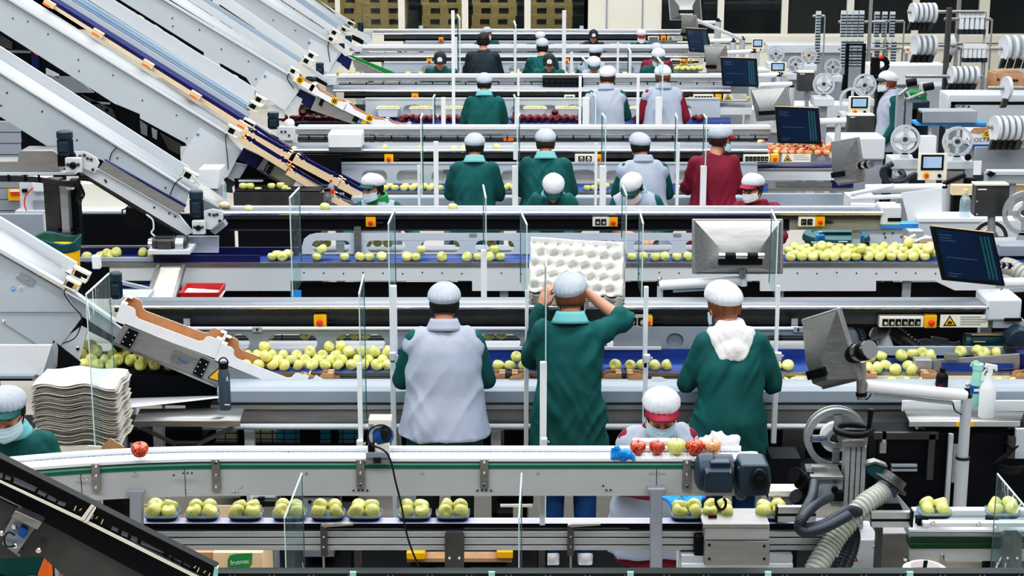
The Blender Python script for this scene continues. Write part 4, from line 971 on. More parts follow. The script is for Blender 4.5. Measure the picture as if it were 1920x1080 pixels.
def chute1():
    t = thing('carton_chute', 'large pale grey inclined carton chute nearest the camera at left', 'chute'); Y = 10.05
    poly('side_panel', 'panel', t, [(-60, 445), (0, 478), (118, 545), (155, 594), (101, 665), (80, 705), (-60, 705)], Y, .03, bevel=.004)
    poly('lip', 'panel2', t, [(-60, 432), (-60, 439), (0, 473.5), (118, 541), (165, 572), (215, 606), (212, 600), (118, 534), (0, 466)], Y - .03, .05)
    band('trough_slope', 'panel', t, (-60, 434, Y), (126, 540, Y), (-60, 394, Y + .22), (133, 512, Y + .22))
    poly('far_wall', 'panel2', t, [(-60, 374), (0, 408), (144, 494), (134, 516), (-60, 400)], Y + .24, .03, bevel=.003)
    c = thing('carton', 'white carton with brown edge sliding down inside the nearest chute', 'carton'); carton(c, P(-8, 448, Y + .2), R(31), .5, .045, .03, notch=.75)
    poly('hatch', 'panel', t, [(26, 516), (36, 513), (66, 531), (150, 585), (-40, 585), (-10, 560)], Y - .008, .008)
    b = poly('latch_plate', 'panel_d', t, [(40, 512), (66, 528), (61, 536), (52, 534), (29, 520)], Y - .014, .008); bolts(b, [(51, 522)], Y - .014, .009)
    for x, y, m in ((25, 541, 'ltblue'), (40, 540, 'inkg')):
        q = MB(); q.lathe([(.012, 0), (.012, .003)], P(x, y, Y - .009), (0, -1, 0), 18); s = q.build('round_sticker', 'white' if m == 'inkg' else m, t); 
        q = MB(); q.lathe([(.0055, 0), (.0055, .002)], P(x, y, Y - .012), (0, -1, 0), 10); q.build('sticker_mark', m if m == 'inkg' else 'white', s)
    bar('seam', 'panel_d', t, [(5, 604, Y - .003), (71, 646, Y - .003)], .003); bolts(t, [(6, 603)], Y - .003, .012)
    poly('end_shroud', 'panel', t, [(118, 545), (165, 573), (236, 622), (228, 640), (155, 594)], Y + .02, .03)
    poly('end_shroud', 'panel2', t, [(116, 638), (152, 612), (164, 618), (150, 672), (146, 680), (113, 656)], Y + .01, .02); bolts(t, [(146, 654)], Y + .01, .014)
    poly('roller_guard', 'dark', t, [(145, 610), (160, 591), (240, 636), (222, 662), (205, 640)], Y + .06, .2)
    sensor(t, 151, 514, 17, Y + .02, 28); sensor(t, 135, 533, 15, Y - .05, 28)
    q = MB(); q.pb(172, 480, 187, 505, Y + .2, .05); q.build('photo_eye', 'white', t, .006)
    bar('cable', 'rubber', t, [(124, 541, Y - .06), (121, 552, Y - .06), (138, 576, Y - .06), (152, 592, Y - .05), (151, 612, Y - .05), (140, 634, Y - .05), (118, 644, Y - .05)], .0035, 6, 6)
    b = thing('hopper', 'white tray shaped hopper in front of the nearest chute panel', 'hopper')
    poly('front_sheet', 'white', b, [(-60, 647), (97, 647), (80, 704), (-60, 704)], 9.6, .02, bevel=.003); poly('side_sheet', 'panel_d', b, [(97, 647), (101, 662), (99, 696), (80, 706)], 9.6, .1)
    rect('ledge', 'panel_d', b, -60, 705, 64, 714, 9.55, .1); rect('ledge_edge', 'dark', b, -60, 711, 60, 714, 9.54, .02); rect('hopper_leg', 'panel', b, -20, 712, 10, 1100, 9.6, .05)
    rect('dark_trough', 'dark', b, 100, 704, 405, 760, 9.93, .05); poly('trough_cheek', 'dark', b, [(99, 640), (150, 680), (140, 706), (99, 706)], 9.95, .02); rect('trough_back', 'dark', b, 100, 660, 410, 706, 10.3, .02)
    rect('trough_floor', 'dark', b, 100, 699, 410, 706, 9.96, .3)
    # cartons riding the slide
    s = thing('slide_conveyor', 'stainless slide carrying two white cartons down to the near table', 'conveyor'); Ys = 9.86
    poly('side_plate', 'steel_w', s, [(208, 645), (234, 606), (520, 722), (512, 727), (407, 727)], Ys, .02, bevel=.003); poly('bed', 'steel_d', s, [(234, 612), (520, 726), (520, 732), (234, 620)], Ys + .03, .26)
    poly('edge_strip', 'steel', s, [(207, 644), (213, 640), (402, 722), (407, 728)], Ys - .012, .012)
    for pts in ([(225, 645), (241, 616), (259, 624), (243, 654)], [(361, 700), (376, 672), (392, 679), (378, 709)]):
        b = poly('hinge', 'black', s, pts, Ys - .012, .012, label='black hinge plate with bright rivets')
        (ax, ay), (bx, by), (cx, cy), (dx, dy) = pts
        sp = [(ax + (bx - ax) * k + 2.5, ay + (by - ay) * k + 1.5) for k in (.2, .5, .8)] + [(dx + (cx - dx) * k - 2.5, dy + (cy - dy) * k - 1.5) for k in (.2, .5, .8)]
        bolts(b, sp, Ys - .012, .004, 'white', 'rivet')
    poly('triangle', 'ink', s, [(389, 709), (411, 689), (411, 716)], Ys - .006, .004); poly('triangle', 'yellow', s, [(392, 708.5), (410, 692), (410, 714)], Ys - .009, .003)
    b = poly('label_plate', 'steel', s, [(326, 655), (372, 675), (362, 694), (318, 676)], Ys - .006, .005); bar('blue_streak', 'inkb', b, [(334, 673, Ys - .008), (352, 681, Ys - .008)], .004)
    for lab, x, y, L, an in (('white carton with notched brown inside, upper one on the slide', 215, 602, .635, 21.5), ('white carton with notched brown inside, lower one on the slide by the grey flask', 402, 677, .56, 22)):
        c = thing('carton', lab, 'carton'); carton(c, P(x, y, Ys), R(an), L, .118, .2)
    c = thing('carton_scrap', 'torn corner flaps of a carton standing on the near lane', 'carton flap')
    for i, (pts, m) in enumerate((([(580, 722), (592, 703), (609, 713), (606, 724)], 'cardw'), ([(545, 712), (566, 697), (590, 705), (586, 722), (548, 722)], 'card'), ([(599, 716), (614, 705), (636, 705), (641, 722), (602, 724)], 'card'))): poly('flap', m, c, pts, 9.84 + i * .03, .004)
    c = thing('carton_scrap', 'brown carton flap between the first two near workers', 'carton flap'); poly('flap', 'card', c, [(950, 721), (957, 706), (978, 704), (982, 721)], 9.84, .004)
    c = thing('carton_scrap', 'brown carton flap right of the worker with trays', 'carton flap'); poly('flap', 'card', c, [(1172, 720), (1181, 705), (1205, 704), (1206, 720)], 9.84, .004); poly('paper', 'cardw', c, [(1222, 707), (1240, 707), (1266, 720), (1222, 721)], 9.82, .004)
chute1()
def chute2():
    t = thing('carton_chute', 'second pale grey chute sloping down to the raised conveyor', 'chute'); Y = 12.9
    poly('side_panel', 'panel', t, [(-60, 102), (0, 140), (356, 361), (352, 366), (345, 393), (215, 316), (190, 300), (92, 277), (0, 219), (-60, 180)], Y, .02, bevel=.003)
    band('channel', 'panel', t, (-60, 98, Y - .02), (372, 370, Y - .02), (-60, 74, Y + .12), (380, 352, Y + .12), .01)
    poly('channel_wall', 'panel2', t, [(-60, 49), (0, 87), (353, 313), (362, 330), (380, 352), (0, 118), (-60, 80)], Y + .13, .02)
    poly('channel_edge', 'panel2', t, [(-60, 96), (0, 134), (356, 356), (356, 360), (0, 138), (-60, 100)], Y - .03, .03)
    band('end_ramp', 'steel_w', t, (365, 360, Y - .01), (428, 392, Y - .01), (377, 343, Y + .14), (432, 381, Y + .14)); poly('ramp_edge', 'panel2', t, [(362, 357), (412, 385), (409, 389), (360, 362)], Y - .02, .015)
    sensor(t, 355, 329, 15, Y - .06, 30)
    bolts(t, [(13, 174), (79, 209), (2, 198), (144, 263), (220, 296), (310, 352)], Y - .004, .007, 'steel_d')
    bar('cable', 'rubber', t, [(219, 276, Y - .02), (209, 288, Y - .02), (205, 304, Y - .02)], .004, 6, 5); bar('cable', 'rubber', t, [(343, 331, Y - .06), (328, 345, Y - .04), (318, 368, Y - .02)], .004, 6, 5)
    c = thing('paper_box', 'upright white box front beside the second chute end', 'box'); poly('box_front', 'white', c, [(372, 318), (413, 318), (408, 354), (366, 352)], 13.3, .25); rect('box_shadow', 'panel_d', c, 370, 354, 410, 400, 13.32, .2)
    c = thing('apple_wedge', 'halved pale apple piece at the foot of the second chute', 'apple'); q = MB(); p = P(421, 384, 12.8); q.ell(p, (.045, .035, .025)); q.build('flesh', 'card_l', c); q = MB(); q.ell(p + Vector((0, .012, -.008)), (.047, .035, .026)); q.build('peel', 'apple', c)
    # feeder that meets the raised conveyor
    f = thing('feeder_conveyor', 'short steel feeder belt slanting under the second chute with two blue grey motors', 'conveyor'); Y = 12.55
    poly('belt_face', 'steel_w', f, [(184, 316), (195, 302), (347, 388), (336, 403)], Y - .03, .04); poly('belt_rim', 'navy', f, [(195, 300), (197, 299), (349, 385), (347, 388)], Y - .035, .03)
    poly('side_plate', 'panel2', f, [(150, 300), (185, 318), (337, 405), (362, 436), (350, 442), (163, 330), (140, 312)], Y, .03, bevel=.003); bolts(f, [(197, 338), (199, 341), (289, 389), (317, 400), (328, 406), (344, 396)], Y - .003, .008, 'steel_d')
    poly('lower_strip', 'panel', f, [(150, 320), (163, 328), (350, 440), (346, 446), (152, 330)], Y + .05, .02)
    for k in range(3): bar('conduit', ('rubber', 'steel_d', 'rubber')[k], f, [(148, 330 + k * 3, Y + .03 + k * .01), (170, 331 + k * 4, Y + .03), (250, 381 + k * 4, Y + .03), (352, 442 + k * 3, Y + .03)], .008, 8)
    gearhead(f, 122, 296, 152, 324, Y - .1); m = motor(f, 118, 270, 34, 46, Y - .08); rect('adapter', 'dark', f, 108, 290, 138, 312, Y - .05, .1)
    gearhead(f, 360, 414, 384, 440, Y - .1); motor(f, 366, 384, 29, 50, Y - .08); rect('adapter', 'dark', f, 355, 405, 382, 416, Y - .05, .1)
    b = poly('torque_plate', 'panel2', f, [(140, 284), (160, 285), (180, 296), (186, 306), (178, 325), (150, 312)], Y - .04, .02); bolts(b, [(150, 293), (158, 291), (164, 297), (171, 299), (174, 318)], Y - .05, .012, 'steel_d')
    b = poly('torque_plate', 'panel2', f, [(382, 396), (398, 392), (418, 396), (418, 412), (395, 431), (382, 428)], Y - .04, .02); bolts(b, [(393, 402), (401, 403), (407, 402), (412, 414)], Y - .05, .012, 'steel_d')
    poly('under_plate', 'panel2', f, [(352, 443), (410, 443), (410, 474), (360, 474), (352, 462)], Y + .1, .02); poly('head_shroud', 'panel_d', f, [(394, 434), (418, 415), (424, 424), (404, 440)], Y, .1)
    bar('white_cable', 'white', f, [(274, 402, Y), (286, 412, Y), (288, 428, Y), (284, 437, Y), (297, 447, Y)], .007, 8, 6)
    g = thing('gear_motor', 'horizontal chrome ended grey motor lying on a white shelf', 'motor'); motor(g, 316, 459, 66, 30, 12.35, 'h', 'steel_d'); q = MB(); q.cyl(P(280, 459, 12.43), P(306, 459, 12.43), .055, n=18); q.build('chrome_end', 'chrome', g); q = MB(); q.cyl(P(331, 459, 12.4), P(346, 459, 12.4), .062, n=18); q.build('fan_cowl', 'alu', g); rect('shelf', 'panel2', g, 277, 470, 356, 477, 12.3, .25)
    # left steel trunking and its column
    t = thing('cable_trunk', 'brown grey steel trunk with curved end and cables at the far left', 'trunking'); Y = 12.7
    poly('trunk', 'steel_w', t, [(-60, 302), (33, 302), (34, 287), (40, 281), (100, 281), (112, 290), (114, 322), (-60, 322)], Y, .2, bevel=.01); rect('white_strip', 'panel2', t, -60, 323, 140, 328, Y - .02, .1)
    q = MB()
    for k in range(4): q.tube(spline([P(-60, 331 + k * 2.4, Y), P(60, 333 + k * 2.2, Y), P(110, 340 + k * 2, Y), P(145, 341 + k * 3, Y)], 5), .009, 6)
    q.build('cables', 'rubber', t); q = MB()
    for x in (14, 45, 71): q.pb(x, 328, x + 3, 341, Y - .03, .02)
    q.build('cable_ties', 'black', t)
    b = thing('column', 'dark grey steel column pair behind the teal bin bag', 'column'); rect('dark_column', 'steel_d', b, 84, 338, 112, 444, 12.9, .15); rect('pale_column', 'alu', b, 114, 342, 128, 438, 12.85, .1); rect('dark_column', 'dark', b, 132, 338, 148, 462, 12.95, .1); rect('foot_plate', 'steel_d', b, 80, 438, 133, 446, 12.8, .2); rect('foot_plate', 'dark', b, 110, 428, 150, 455, 12.9, .1); rect('column_base', 'dark', b, 90, 446, 148, 700, 12.95, .1); rect('white_box', 'white', b, 124, 344, 136, 356, 12.8, .06)
    q = MB()
    for k in range(5): q.tube(spline([P(146, 336, 12.7), P(150 + k * 2, 350 + k * 3, 12.7), P(143 + k * 3, 372, 12.7), P(152 + k, 385 - k * 4, 12.7)], 5), .006, 6)
    q.build('cable_bundle', 'rubber', b)
    # things behind, seen under the second chute
    m = thing('control_cabinet', 'white control cabinets behind the dark column', 'cabinet'); rect('cabinet_body', 'panel2', m, 38, 340, 85, 398, 14.6, .3); rect('cabinet_body', 'cream', m, 150, 345, 240, 394, 14.7, .3); rect('box_cover', 'white', m, 60, 341, 84, 360, 14.55, .05, .01); rect('box_panel', 'panel_d', m, 62, 376, 84, 396, 14.56, .04); rect('socket', 'black', m, 41, 355, 50, 361, 14.57, .03); bar('red_cable', 'red', m, [(62, 352, 14.52), (48, 368, 14.52), (46, 384, 14.52), (50, 395, 14.52)], .006, 6, 5); rect('cabinet_plinth', 'panel2', m, 28, 396, 240, 402, 14.5, .2)
    g = thing('shutter_panel', 'grey slatted shutter with a yellow and red warning plate', 'shutter'); q = MB()
    for k in range(9): q.pb(-60, 228 + k * 21, 37, 247 + k * 21, 15.0, .05)
    q.build('slats', 'panel_d', g); s = rect('warning_plate', 'yellow', g, 15, 354, 38, 376, 14.98, .01); rect('red_band', 'red', s, 20, 361, 36, 367, 14.97, .008); rect('pale_band', 'cream', s, 18, 355, 36, 360, 14.97, .008)
    g = thing('partition', 'blue grey low partition at the far left with dark recess beside it', 'partition'); rect('panel', 'apron', g, -60, 402, 86, 600, 14.2, .05); rect('dark_recess', 'dark', g, 140, 402, 440, 560, 14.1, .05)
    h = thing('belt_motor', 'black box shaped motor hanging below the feeder', 'motor'); poly('motor_body', 'black', h, [(235, 388), (270, 396), (276, 412), (256, 434), (236, 420)], 12.6, .15, bevel=.01); bar('handle', 'black', h, [(240, 390, 12.62), (229, 394, 12.62), (229, 404, 12.62), (240, 408, 12.62)], .006)
    h = thing('bin', 'yellow bin with teal bag over its rim', 'bin'); q = MB(); c = P(106, 462, 12.0); zf = .0
    q.lathe([(.15, c.z - .3), (.165, c.z)], (c.x, 12.0, 0), (0, 0, 1), 20); q.build('bin_body', 'yellow', h); q = MB(); q.lathe([(.12, .0), (.12, c.z - .3)], (c.x, 12.0, 0), (0, 0, 1), 16); q.build('bin_stand', 'dark', h)
    q = MB(); n_ = 40
    def bag(u, v): a = 2 * PI * u; r = .167 + .008 * math.sin(7 * a) * v + .006 * v; return (c.x + r * math.cos(a), 12.0 + r * math.sin(a), c.z - .02 + v * .085 + .018 * math.sin(3 * a + 1) * v)
    q.grid(bag, n_, 5, True); q.build('bin_bag', 'teal', h, solid=.004)
    # ramp tray, red crate, blue motor under the near raised conveyor
    r = thing('ramp_tray', 'empty stainless ramp tray leaning below the second trough', 'tray'); Y = 12.3
    band('tray_bed', 'cream', r, (272, 572, 11.5), (322, 572, 11.5), (298, 500, Y), (342, 500, Y), .008); 
    q = MB(); q.tube([P(272, 573, 11.5), P(298, 498, Y)], .02, 6); q.tube([P(323, 573, 11.5), P(345, 498, Y)], .02, 6); q.build('tray_sides', 'steel', r); q = MB(); q.tube([P(300, 505, Y - .05), P(340, 505, Y - .05)], .018, 6); q.build('tray_bar', 'steel', r)
    rect('tray_leg', 'steel_d', r, 300, 560, 304, 800, 11.7, .03)
    rc = thing('plastic_crate', 'red plastic crate with papers on the shelf below the second line', 'crate'); q = MB(); a = P(335, 549, 11.7); b_ = P(411, 560, 11.7); q.loft([[(x, y, z) for x, y in ((a.x + i, 11.7 + i), (b_.x - i, 11.7 + i), (b_.x - i, 12 - i), (a.x + i, 12 - i))] for z, i in ((b_.z - .06, .02), (a.z, 0), (a.z, .012), (b_.z - .03, .03))]); q.build('crate_body', 'redcrate', rc); rect('crate_stand', 'dark', rc, 340, 572, 405, 620, 11.75, .2)
    s = thing('paper_sheet', 'white papers lying on the red crate', 'paper'); q = MB(); q.obox(P(382, 549, 11.85), (.14, 0, -.01), (0, .1, 0), (0, 0, .002)); q.build('sheet', 'white', s); q = MB(); q.obox(P(362, 547, 11.9), (.08, .02, 0), (-.01, .08, 0), (0, 0, .002)); q.build('sheet', 'cream', s)
    mm = thing('upright_motor', 'blue grey upright motor behind the clear screen at left', 'motor'); motor(mm, 215, 538, 27, 50, 11.2); rect('motor_mount', 'panel', mm, 203, 562, 272, 572, 11.2, .3)
    q = MB()
    for k in range(5): q.pb(228, 534 + k * 7, 285, 538 + k * 7, 11.9 + k * .02, .02)
    fs = thing('slatted_guard', 'navy and pale slats beside the upright motor', 'guard'); q.build('slats', 'navy', fs); poly('pale_slat', 'apron', fs, [(228, 528), (285, 541), (285, 548), (228, 534)], 11.8, .03); rect('guard_foot', 'dark', fs, 240, 560, 280, 700, 12, .1)
chute2()
def chute3():
    t = thing('carton_chute', 'third chute holding a navy belt and wooden coloured cartons', 'chute'); Y = 15.8
    poly('side_panel', 'panel', t, [(-60, -46), (20, 2), (428, 254), (455, 285), (436, 310), (424, 332), (338, 298), (338, 275), (350, 274), (347, 268), (262, 222), (262, 214), (224, 198), (215, 195), (0, 58), (-60, 20)], Y, .02, bevel=.003)
    poly('hatch', 'panel2', t, [(375, 240), (450, 286), (428, 330), (402, 347), (338, 304), (346, 284)], Y - .008, .008); bolts(t, [(371, 252)], Y - .012, .014, 'ltblue', 'sticker')
    bolts(t, [(24, 34), (52, 40), (90, 64), (147, 112), (148, 133), (212, 141), (267, 188), (331, 216), (350, 259)], Y - .004, .007, 'steel_d')
    poly('rim', 'panel2', t, [(-60, -52), (20, -2), (430, 251), (430, 255), (20, 3), (-60, -46)], Y - .03, .03)
    band('gutter', 'panel', t, (-60, -52, Y), (430, 252, Y), (-60, -76, Y + .16), (432, 236, Y + .16))
    poly('cream_strip', 'card_l', t, [(90, 10), (95, 7), (456, 233), (452, 240)], Y + .17, .03); poly('belt', 'navy', t, [(95, 5), (98, 0), (460, 226), (456, 234)], Y + .2, .2)
    q = MB()
    for k in range(100): 
        u = k / 100; x = 97 + 360 * u; y = 1 + 227 * u; q.pb(x, y - 1.6, x + 1.6, y + .5, Y + .19, .02)
    q.build('belt_teeth', 'navy', t)
    poly('inner_wall', 'panel', t, [(-60, -104), (98, -4), (462, 226), (470, 212), (118, -8), (-60, -118)], Y + .42, .02)
    poly('cover', 'panel2', t, [(-60, -120), (118, -10), (464, 209), (474, 196), (150, -8), (-60, -138)], Y + .5, .01); poly('cover', 'cover', t, [(-60, -118), (118, -8), (464, 212), (473, 198), (150, -6), (-60, -137)], Y + .47, .01)
    q = MB()
    for k in range(3): o = -4 - k * 9; q.tube([P(118 + k * 9, -6, Y + .46), P(466 + k * 3, 211 - k * 4, Y + .46)], .004, 5)
    q.build('cover_rib', 'apron', t)
    poly('far_wall', 'panel2', t, [(-60, -140), (150, -10), (474, 196), (478, 166), (210, -2), (-60, -170)], Y + .55, .02)
    poly('end_plate', 'panel', t, [(440, 305), (464, 310), (444, 343), (420, 330)], Y + .05, .03); poly('end_plate', 'steel_d', t, [(420, 330), (444, 343), (434, 352), (436, 362), (421, 360)], Y + .1, .03)
    poly('roller_guard', 'navy', t, [(456, 278), (494, 296), (482, 318), (446, 298)], Y - .03, .05)
    sensor(t, 437, 246, 14, Y - .1, 30); sensor(t, 466, 232, 12, Y + .2, 30)
    bar('cable', 'rubber', t, [(427, 250, Y - .1), (423, 258, Y - .05), (426, 290, Y - .03), (428, 318, Y - .03)], .004, 6, 5)
    t3 = thing('sensor_bridge', 'pair of small white sensor brackets on the far wall of the third chute', 'bracket'); sensor(t3, 487, 187, 12, Y + .5, 30); sensor(t3, 477, 200, 12, Y + .45, 30)
    g = thing('drive_unit', 'upright blue grey motor with white gear plates below the third chute end', 'motor'); motor(g, 511, 227, 23, 32, 16.6); rect('gear_plate', 'panel2', g, 520, 238, 552, 264, 16.62, .1, .006); bolts(g, [(528, 247), (535, 247), (542, 254)], 16.61, .012, 'steel_d'); poly('side_strip', 'panel2', g, [(452, 222), (458, 218), (515, 252), (508, 258)], 16.5, .03); poly('side_strip', 'steel_w', g, [(508, 252), (548, 275), (552, 286), (500, 258)], 16.5, .03); poly('block', 'black', g, [(508, 252), (522, 259), (520, 266), (505, 258)], 16.48, .03); q = MB(); q.ell(P(543, 231, 16.7), (.05, .05, .045)); q.build('white_cap', 'white', g); rect('drive_foot', 'panel', g, 515, 262, 550, 400, 16.66, .06)
    # cartons: pale wood sides, navy insides, orange printed corners
    Yc = 15.55
    s = thing('slide_conveyor', 'steel slide with black hinges carrying the pale wooden cartons', 'conveyor')
    poly('side_plate', 'steel', s, [(481, 318), (498, 292), (640, 372), (690, 388), (600, 388), (540, 352)], Yc + .02, .02); poly('edge_strip', 'steel_d', s, [(481, 318), (488, 317), (600, 384), (600, 392)], Yc, .02)
    poly('label_plate', 'panel2', s, [(558, 333), (583, 345), (576, 362), (550, 349)], Yc + .01, .01)
    for pts in ([(493, 323), (503, 303), (515, 310), (505, 327)], [(576, 364), (587, 345), (598, 352), (588, 368)]):
        b = poly('hinge', 'black', s, pts, Yc + .005, .012); bolts(b, [(pts[0][0] + 4 + 2 * k, pts[0][1] - 4 * k) for k in range(4)], Yc + .004, .004, 'white', 'rivet')
    poly('triangle', 'yellow', s, [(598, 368), (607, 362), (607, 373)], Yc, .004)
    for i, (x, y, L, an, w) in enumerate(((448, 267, .5, 32.5, 'highest'), (535, 327, .48, 31.5, 'middle'), (617, 376, .44, 28, 'lowest'))):
        c = thing('carton', '%s of three pale wood coloured cartons on the navy slide' % w, 'carton'); carton(c, P(x, y, Yc), R(an), L, .062, .2, 'card_l', 'navy', .05)
        q = MB(); ca, sa = math.cos(R(an)), math.sin(R(an)); b0 = P(x, y, Yc)
        for u in (.006, L - .02):
            for yy in (Yc + .012, Yc + .165): q.obox((b0.x + u * ca + .066 * sa, yy, b0.z - u * sa + .066 * ca), (.012 * ca, 0, -.012 * sa), (0, .02, 0), (.004 * sa, 0, .004 * ca))
        q.build('orange_corner', 'orange', c)
    for i, (x, y, L, an, w) in enumerate(((452, 253, .49, 30.5, 'highest'), (547, 305, .48, 28.5, 'middle'), (633, 352, .36, 28, 'lowest'))):
        c = thing('carton', '%s carton of the rear pale row beside the navy side guard' % w, 'carton'); carton(c, P(x, y, Yc + .25), R(an), L, .072, .18, 'card_l', 'navy', .05)
    for x, y in ((93, 7), (184, 62), (278, 120), (367, 178), (456, 234)):
        c = thing('carton_corner', 'orange and white carton corner in the groove of the third chute', 'carton', 'carton corners in the groove'); p = P(x, y, Y + .12); q = MB(); q.obox(p, (.045, 0, -.028), (0, .03, 0), (.012, 0, .02)); q.build('white_tab', 'card_l', c); q = MB(); q.obox(p + Vector((-.02, -.01, -.012)), (.03, 0, -.018), (0, .03, 0), (.004, 0, .008)); q.build('orange_tab', 'orange', c)
    gd = thing('side_guard', 'navy toothed side guard behind the wooden cartons', 'guard'); poly('guard', 'navy', gd, [(547, 288), (560, 285), (690, 352), (672, 360), (640, 344)], Yc + .5, .02); q = MB()
    for k in range(40): x = 556 + k * 3.2; q.pb(x, 283 + k * 1.65, x + 1.6, 287 + k * 1.65, Yc + .49, .03)
    q.build('teeth', 'navy', gd); poly('guard', 'navy', gd, [(460, 228), (466, 226), (548, 280), (545, 288)], Yc + .5, .02)
    # trough with greenish apples in shade below
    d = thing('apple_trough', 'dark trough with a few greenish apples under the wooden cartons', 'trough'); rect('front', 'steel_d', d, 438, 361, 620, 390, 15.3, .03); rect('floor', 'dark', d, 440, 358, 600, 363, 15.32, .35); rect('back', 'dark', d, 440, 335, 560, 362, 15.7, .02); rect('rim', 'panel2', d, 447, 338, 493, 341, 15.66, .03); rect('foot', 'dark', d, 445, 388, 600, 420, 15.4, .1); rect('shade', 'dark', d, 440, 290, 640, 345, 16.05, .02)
    for x, y in ((456, 349), (469, 349), (484, 357), (509, 349), (526, 348), (533, 353), (540, 357)): apple('apple', P(x, y, 15.45), .078, 'greenish apple in the dark trough under the wooden cartons', 'apples under the wooden cartons')
    b = thing('bottle', 'clear water bottle with red cap beside the dark trough', 'bottle'); bottle(b, 418, 330, 373, .036, 15.1, 'pet', 'red')
    b = thing('flask', 'steel flask with black lid standing at the second line', 'flask'); bottle(b, 614.5, 353, 392, .03, 13.2, 'steel', 'black', neck=.75)
    b = thing('bottle', 'clear bottle with red label and cap behind the steel flask', 'bottle'); bottle(b, 621, 337, 372, .026, 13.6, 'pet', 'red', stripe='red')
def bottle(par, px, ytop, ybot, r, Y, m, capm, neck=.4, stripe=None):
    a = P(px, ybot, Y); h = P(px, ytop, Y).z - a.z
    q = MB(); q.lathe([(r * .9, 0), (r, h * .03), (r, h * .62), (r * .85, h * .72), (r * neck, h * .82), (r * neck, h * .88)], a, (0, 0, 1), 18); b = q.build('bottle_body', m, par)
    q = MB(); q.lathe([(r * neck * 1.15, h * .87), (r * neck * 1.15, h), (r * neck, h * 1.0)], a, (0, 0, 1), 14); q.build('bottle_cap', capm, par)
    if stripe: q = MB(); q.lathe([(r * 1.02, h * .25), (r * 1.02, h * .5)], a, (0, 0, 1), 18); q.build('bottle_label', stripe, b)
    return b
chute3()
def chute4():
    t = thing('carton_chute', 'fourth pale chute ending at cartons with orange flower marks', 'chute'); Y = 20.4
    poly('side_panel', 'panel', t, [(100, -134), (308, 0), (545, 143), (562, 168), (533, 205), (476, 168), (462, 146), (412, 118), (412, 124), (382, 108), (382, 98), (225, 0), (100, -80)], Y, .02)
    poly('hatch', 'panel2', t, [(498, 132), (555, 165), (560, 172), (533, 207), (476, 168)], Y - .008, .008); bolts(t, [(497, 143)], Y - .012, .016, 'ltblue', 'sticker'); bolts(t, [(323, 34), (324, 49), (374, 56), (415, 92), (466, 115), (480, 148)], Y - .004, .009, 'steel_d')
    poly('rim', 'panel2', t, [(100, -138), (308, -4), (547, 141), (547, 145), (308, 1), (100, -133)], Y - .03, .03)
    band('gutter', 'panel', t, (100, -138, Y), (547, 142, Y), (100, -160, Y + .2), (550, 128, Y + .2))
    poly('inner_wall', 'panel2', t, [(100, -161), (352, 0), (552, 127), (560, 118), (380, 2), (100, -176)], Y + .3, .02); poly('cover', 'apron', t, [(100, -176), (378, 0), (560, 118), (566, 110), (400, 4), (100, -186)], Y + .36, .01)
    poly('far_wall', 'panel2', t, [(100, -186), (400, 0), (566, 112), (580, 100), (447, 8), (100, -214)], Y + .45, .02)
    poly('end_plate', 'panel2', t, [(553, 178), (567, 186), (560, 205), (545, 218), (537, 208)], Y + .02, .03); poly('roller_guard', 'navy', t, [(558, 165), (592, 182), (584, 206), (555, 186)], Y + .05, .05); rect('shield', 'white', t, 503, 196, 533, 222, Y + .1, .05)
    sensor(t, 585, 105, 11, Y + .4, 30); sensor(t, 576, 115, 11, Y + .35, 30); sensor(t, 551, 134, 10, Y - .05, 30)
    bar('cable', 'rubber', t, [(542, 138, Y - .05), (539, 148, Y - .03), (551, 166, Y - .03)], .005, 6, 5)
    g = thing('drive_unit', 'blue grey motors with white gear plates at the fourth chute end', 'motor'); motor(g, 599, 130, 16, 24, 21.2); motor(g, 582, 150, 20, 12, 20.9, 'h'); rect('gear_plate', 'panel2', g, 610, 141, 630, 160, 21.25, .1, .006); poly('side_strip', 'panel2', g, [(566, 122), (570, 118), (612, 146), (606, 154)], 21.1, .03); poly('block', 'black', g, [(592, 144), (614, 157), (612, 162), (592, 152)], 21.05, .03); rect('drive_foot', 'panel', g, 612, 158, 630, 230, 21.3, .06)
    Yc = 20.3
    s = thing('slide_conveyor', 'steel slide under the orange marked cartons', 'conveyor'); poly('side_plate', 'steel_w', s, [(582, 206), (594, 180), (700, 232), (745, 236), (660, 232)], Yc + .02, .03); 
    for pts in ([(597, 196), (603, 184), (608, 187), (603, 200)], [(660, 226), (668, 212), (676, 217), (669, 231)]): poly('hinge', 'black', s, pts, Yc + .005, .012)
    poly('triangle', 'yellow', s, [(676, 232), (682, 220), (688, 232)], Yc, .01); q = MB(); q.ell(P(673, 229, Yc), (.02, .02, .02)); q.build('blue_knob', 'ltblue', s)
    for i, (x, y, L, an, w) in enumerate(((549, 151, .26, 31, 'topmost'), (578, 170, .47, 30, 'second'), (645, 207, .5, 26, 'third'), (720, 238, .3, 12, 'lowest'))):
        c = thing('carton', '%s white carton with orange flower mark on the fourth chute slide' % w, 'carton'); carton(c, P(x, y, Yc - .02), R(an), L, .09, .2, notch=.3)
        b0 = P(x, y, Yc); ca, sa = math.cos(R(an)), math.sin(R(an)); q = MB()
        if i < 3:
            u = L * (.12 if i == 0 else .62 if i == 1 else .55) + .04; cx, cz = b0.x + u * ca + .05 * sa, b0.z - u * sa + .05 * ca
            for k in range(6): a = PI / 3 * k; q.lathe([(.02, 0), (.02, .002)], (cx + .026 * math.cos(a), Yc - .021, cz + .026 * math.sin(a)), (0, -1, 0), 10)
            q.lathe([(.016, 0), (.016, .002)], (cx, Yc - .021, cz), (0, -1, 0), 10); q.build('flower_mark', 'yellow', c)
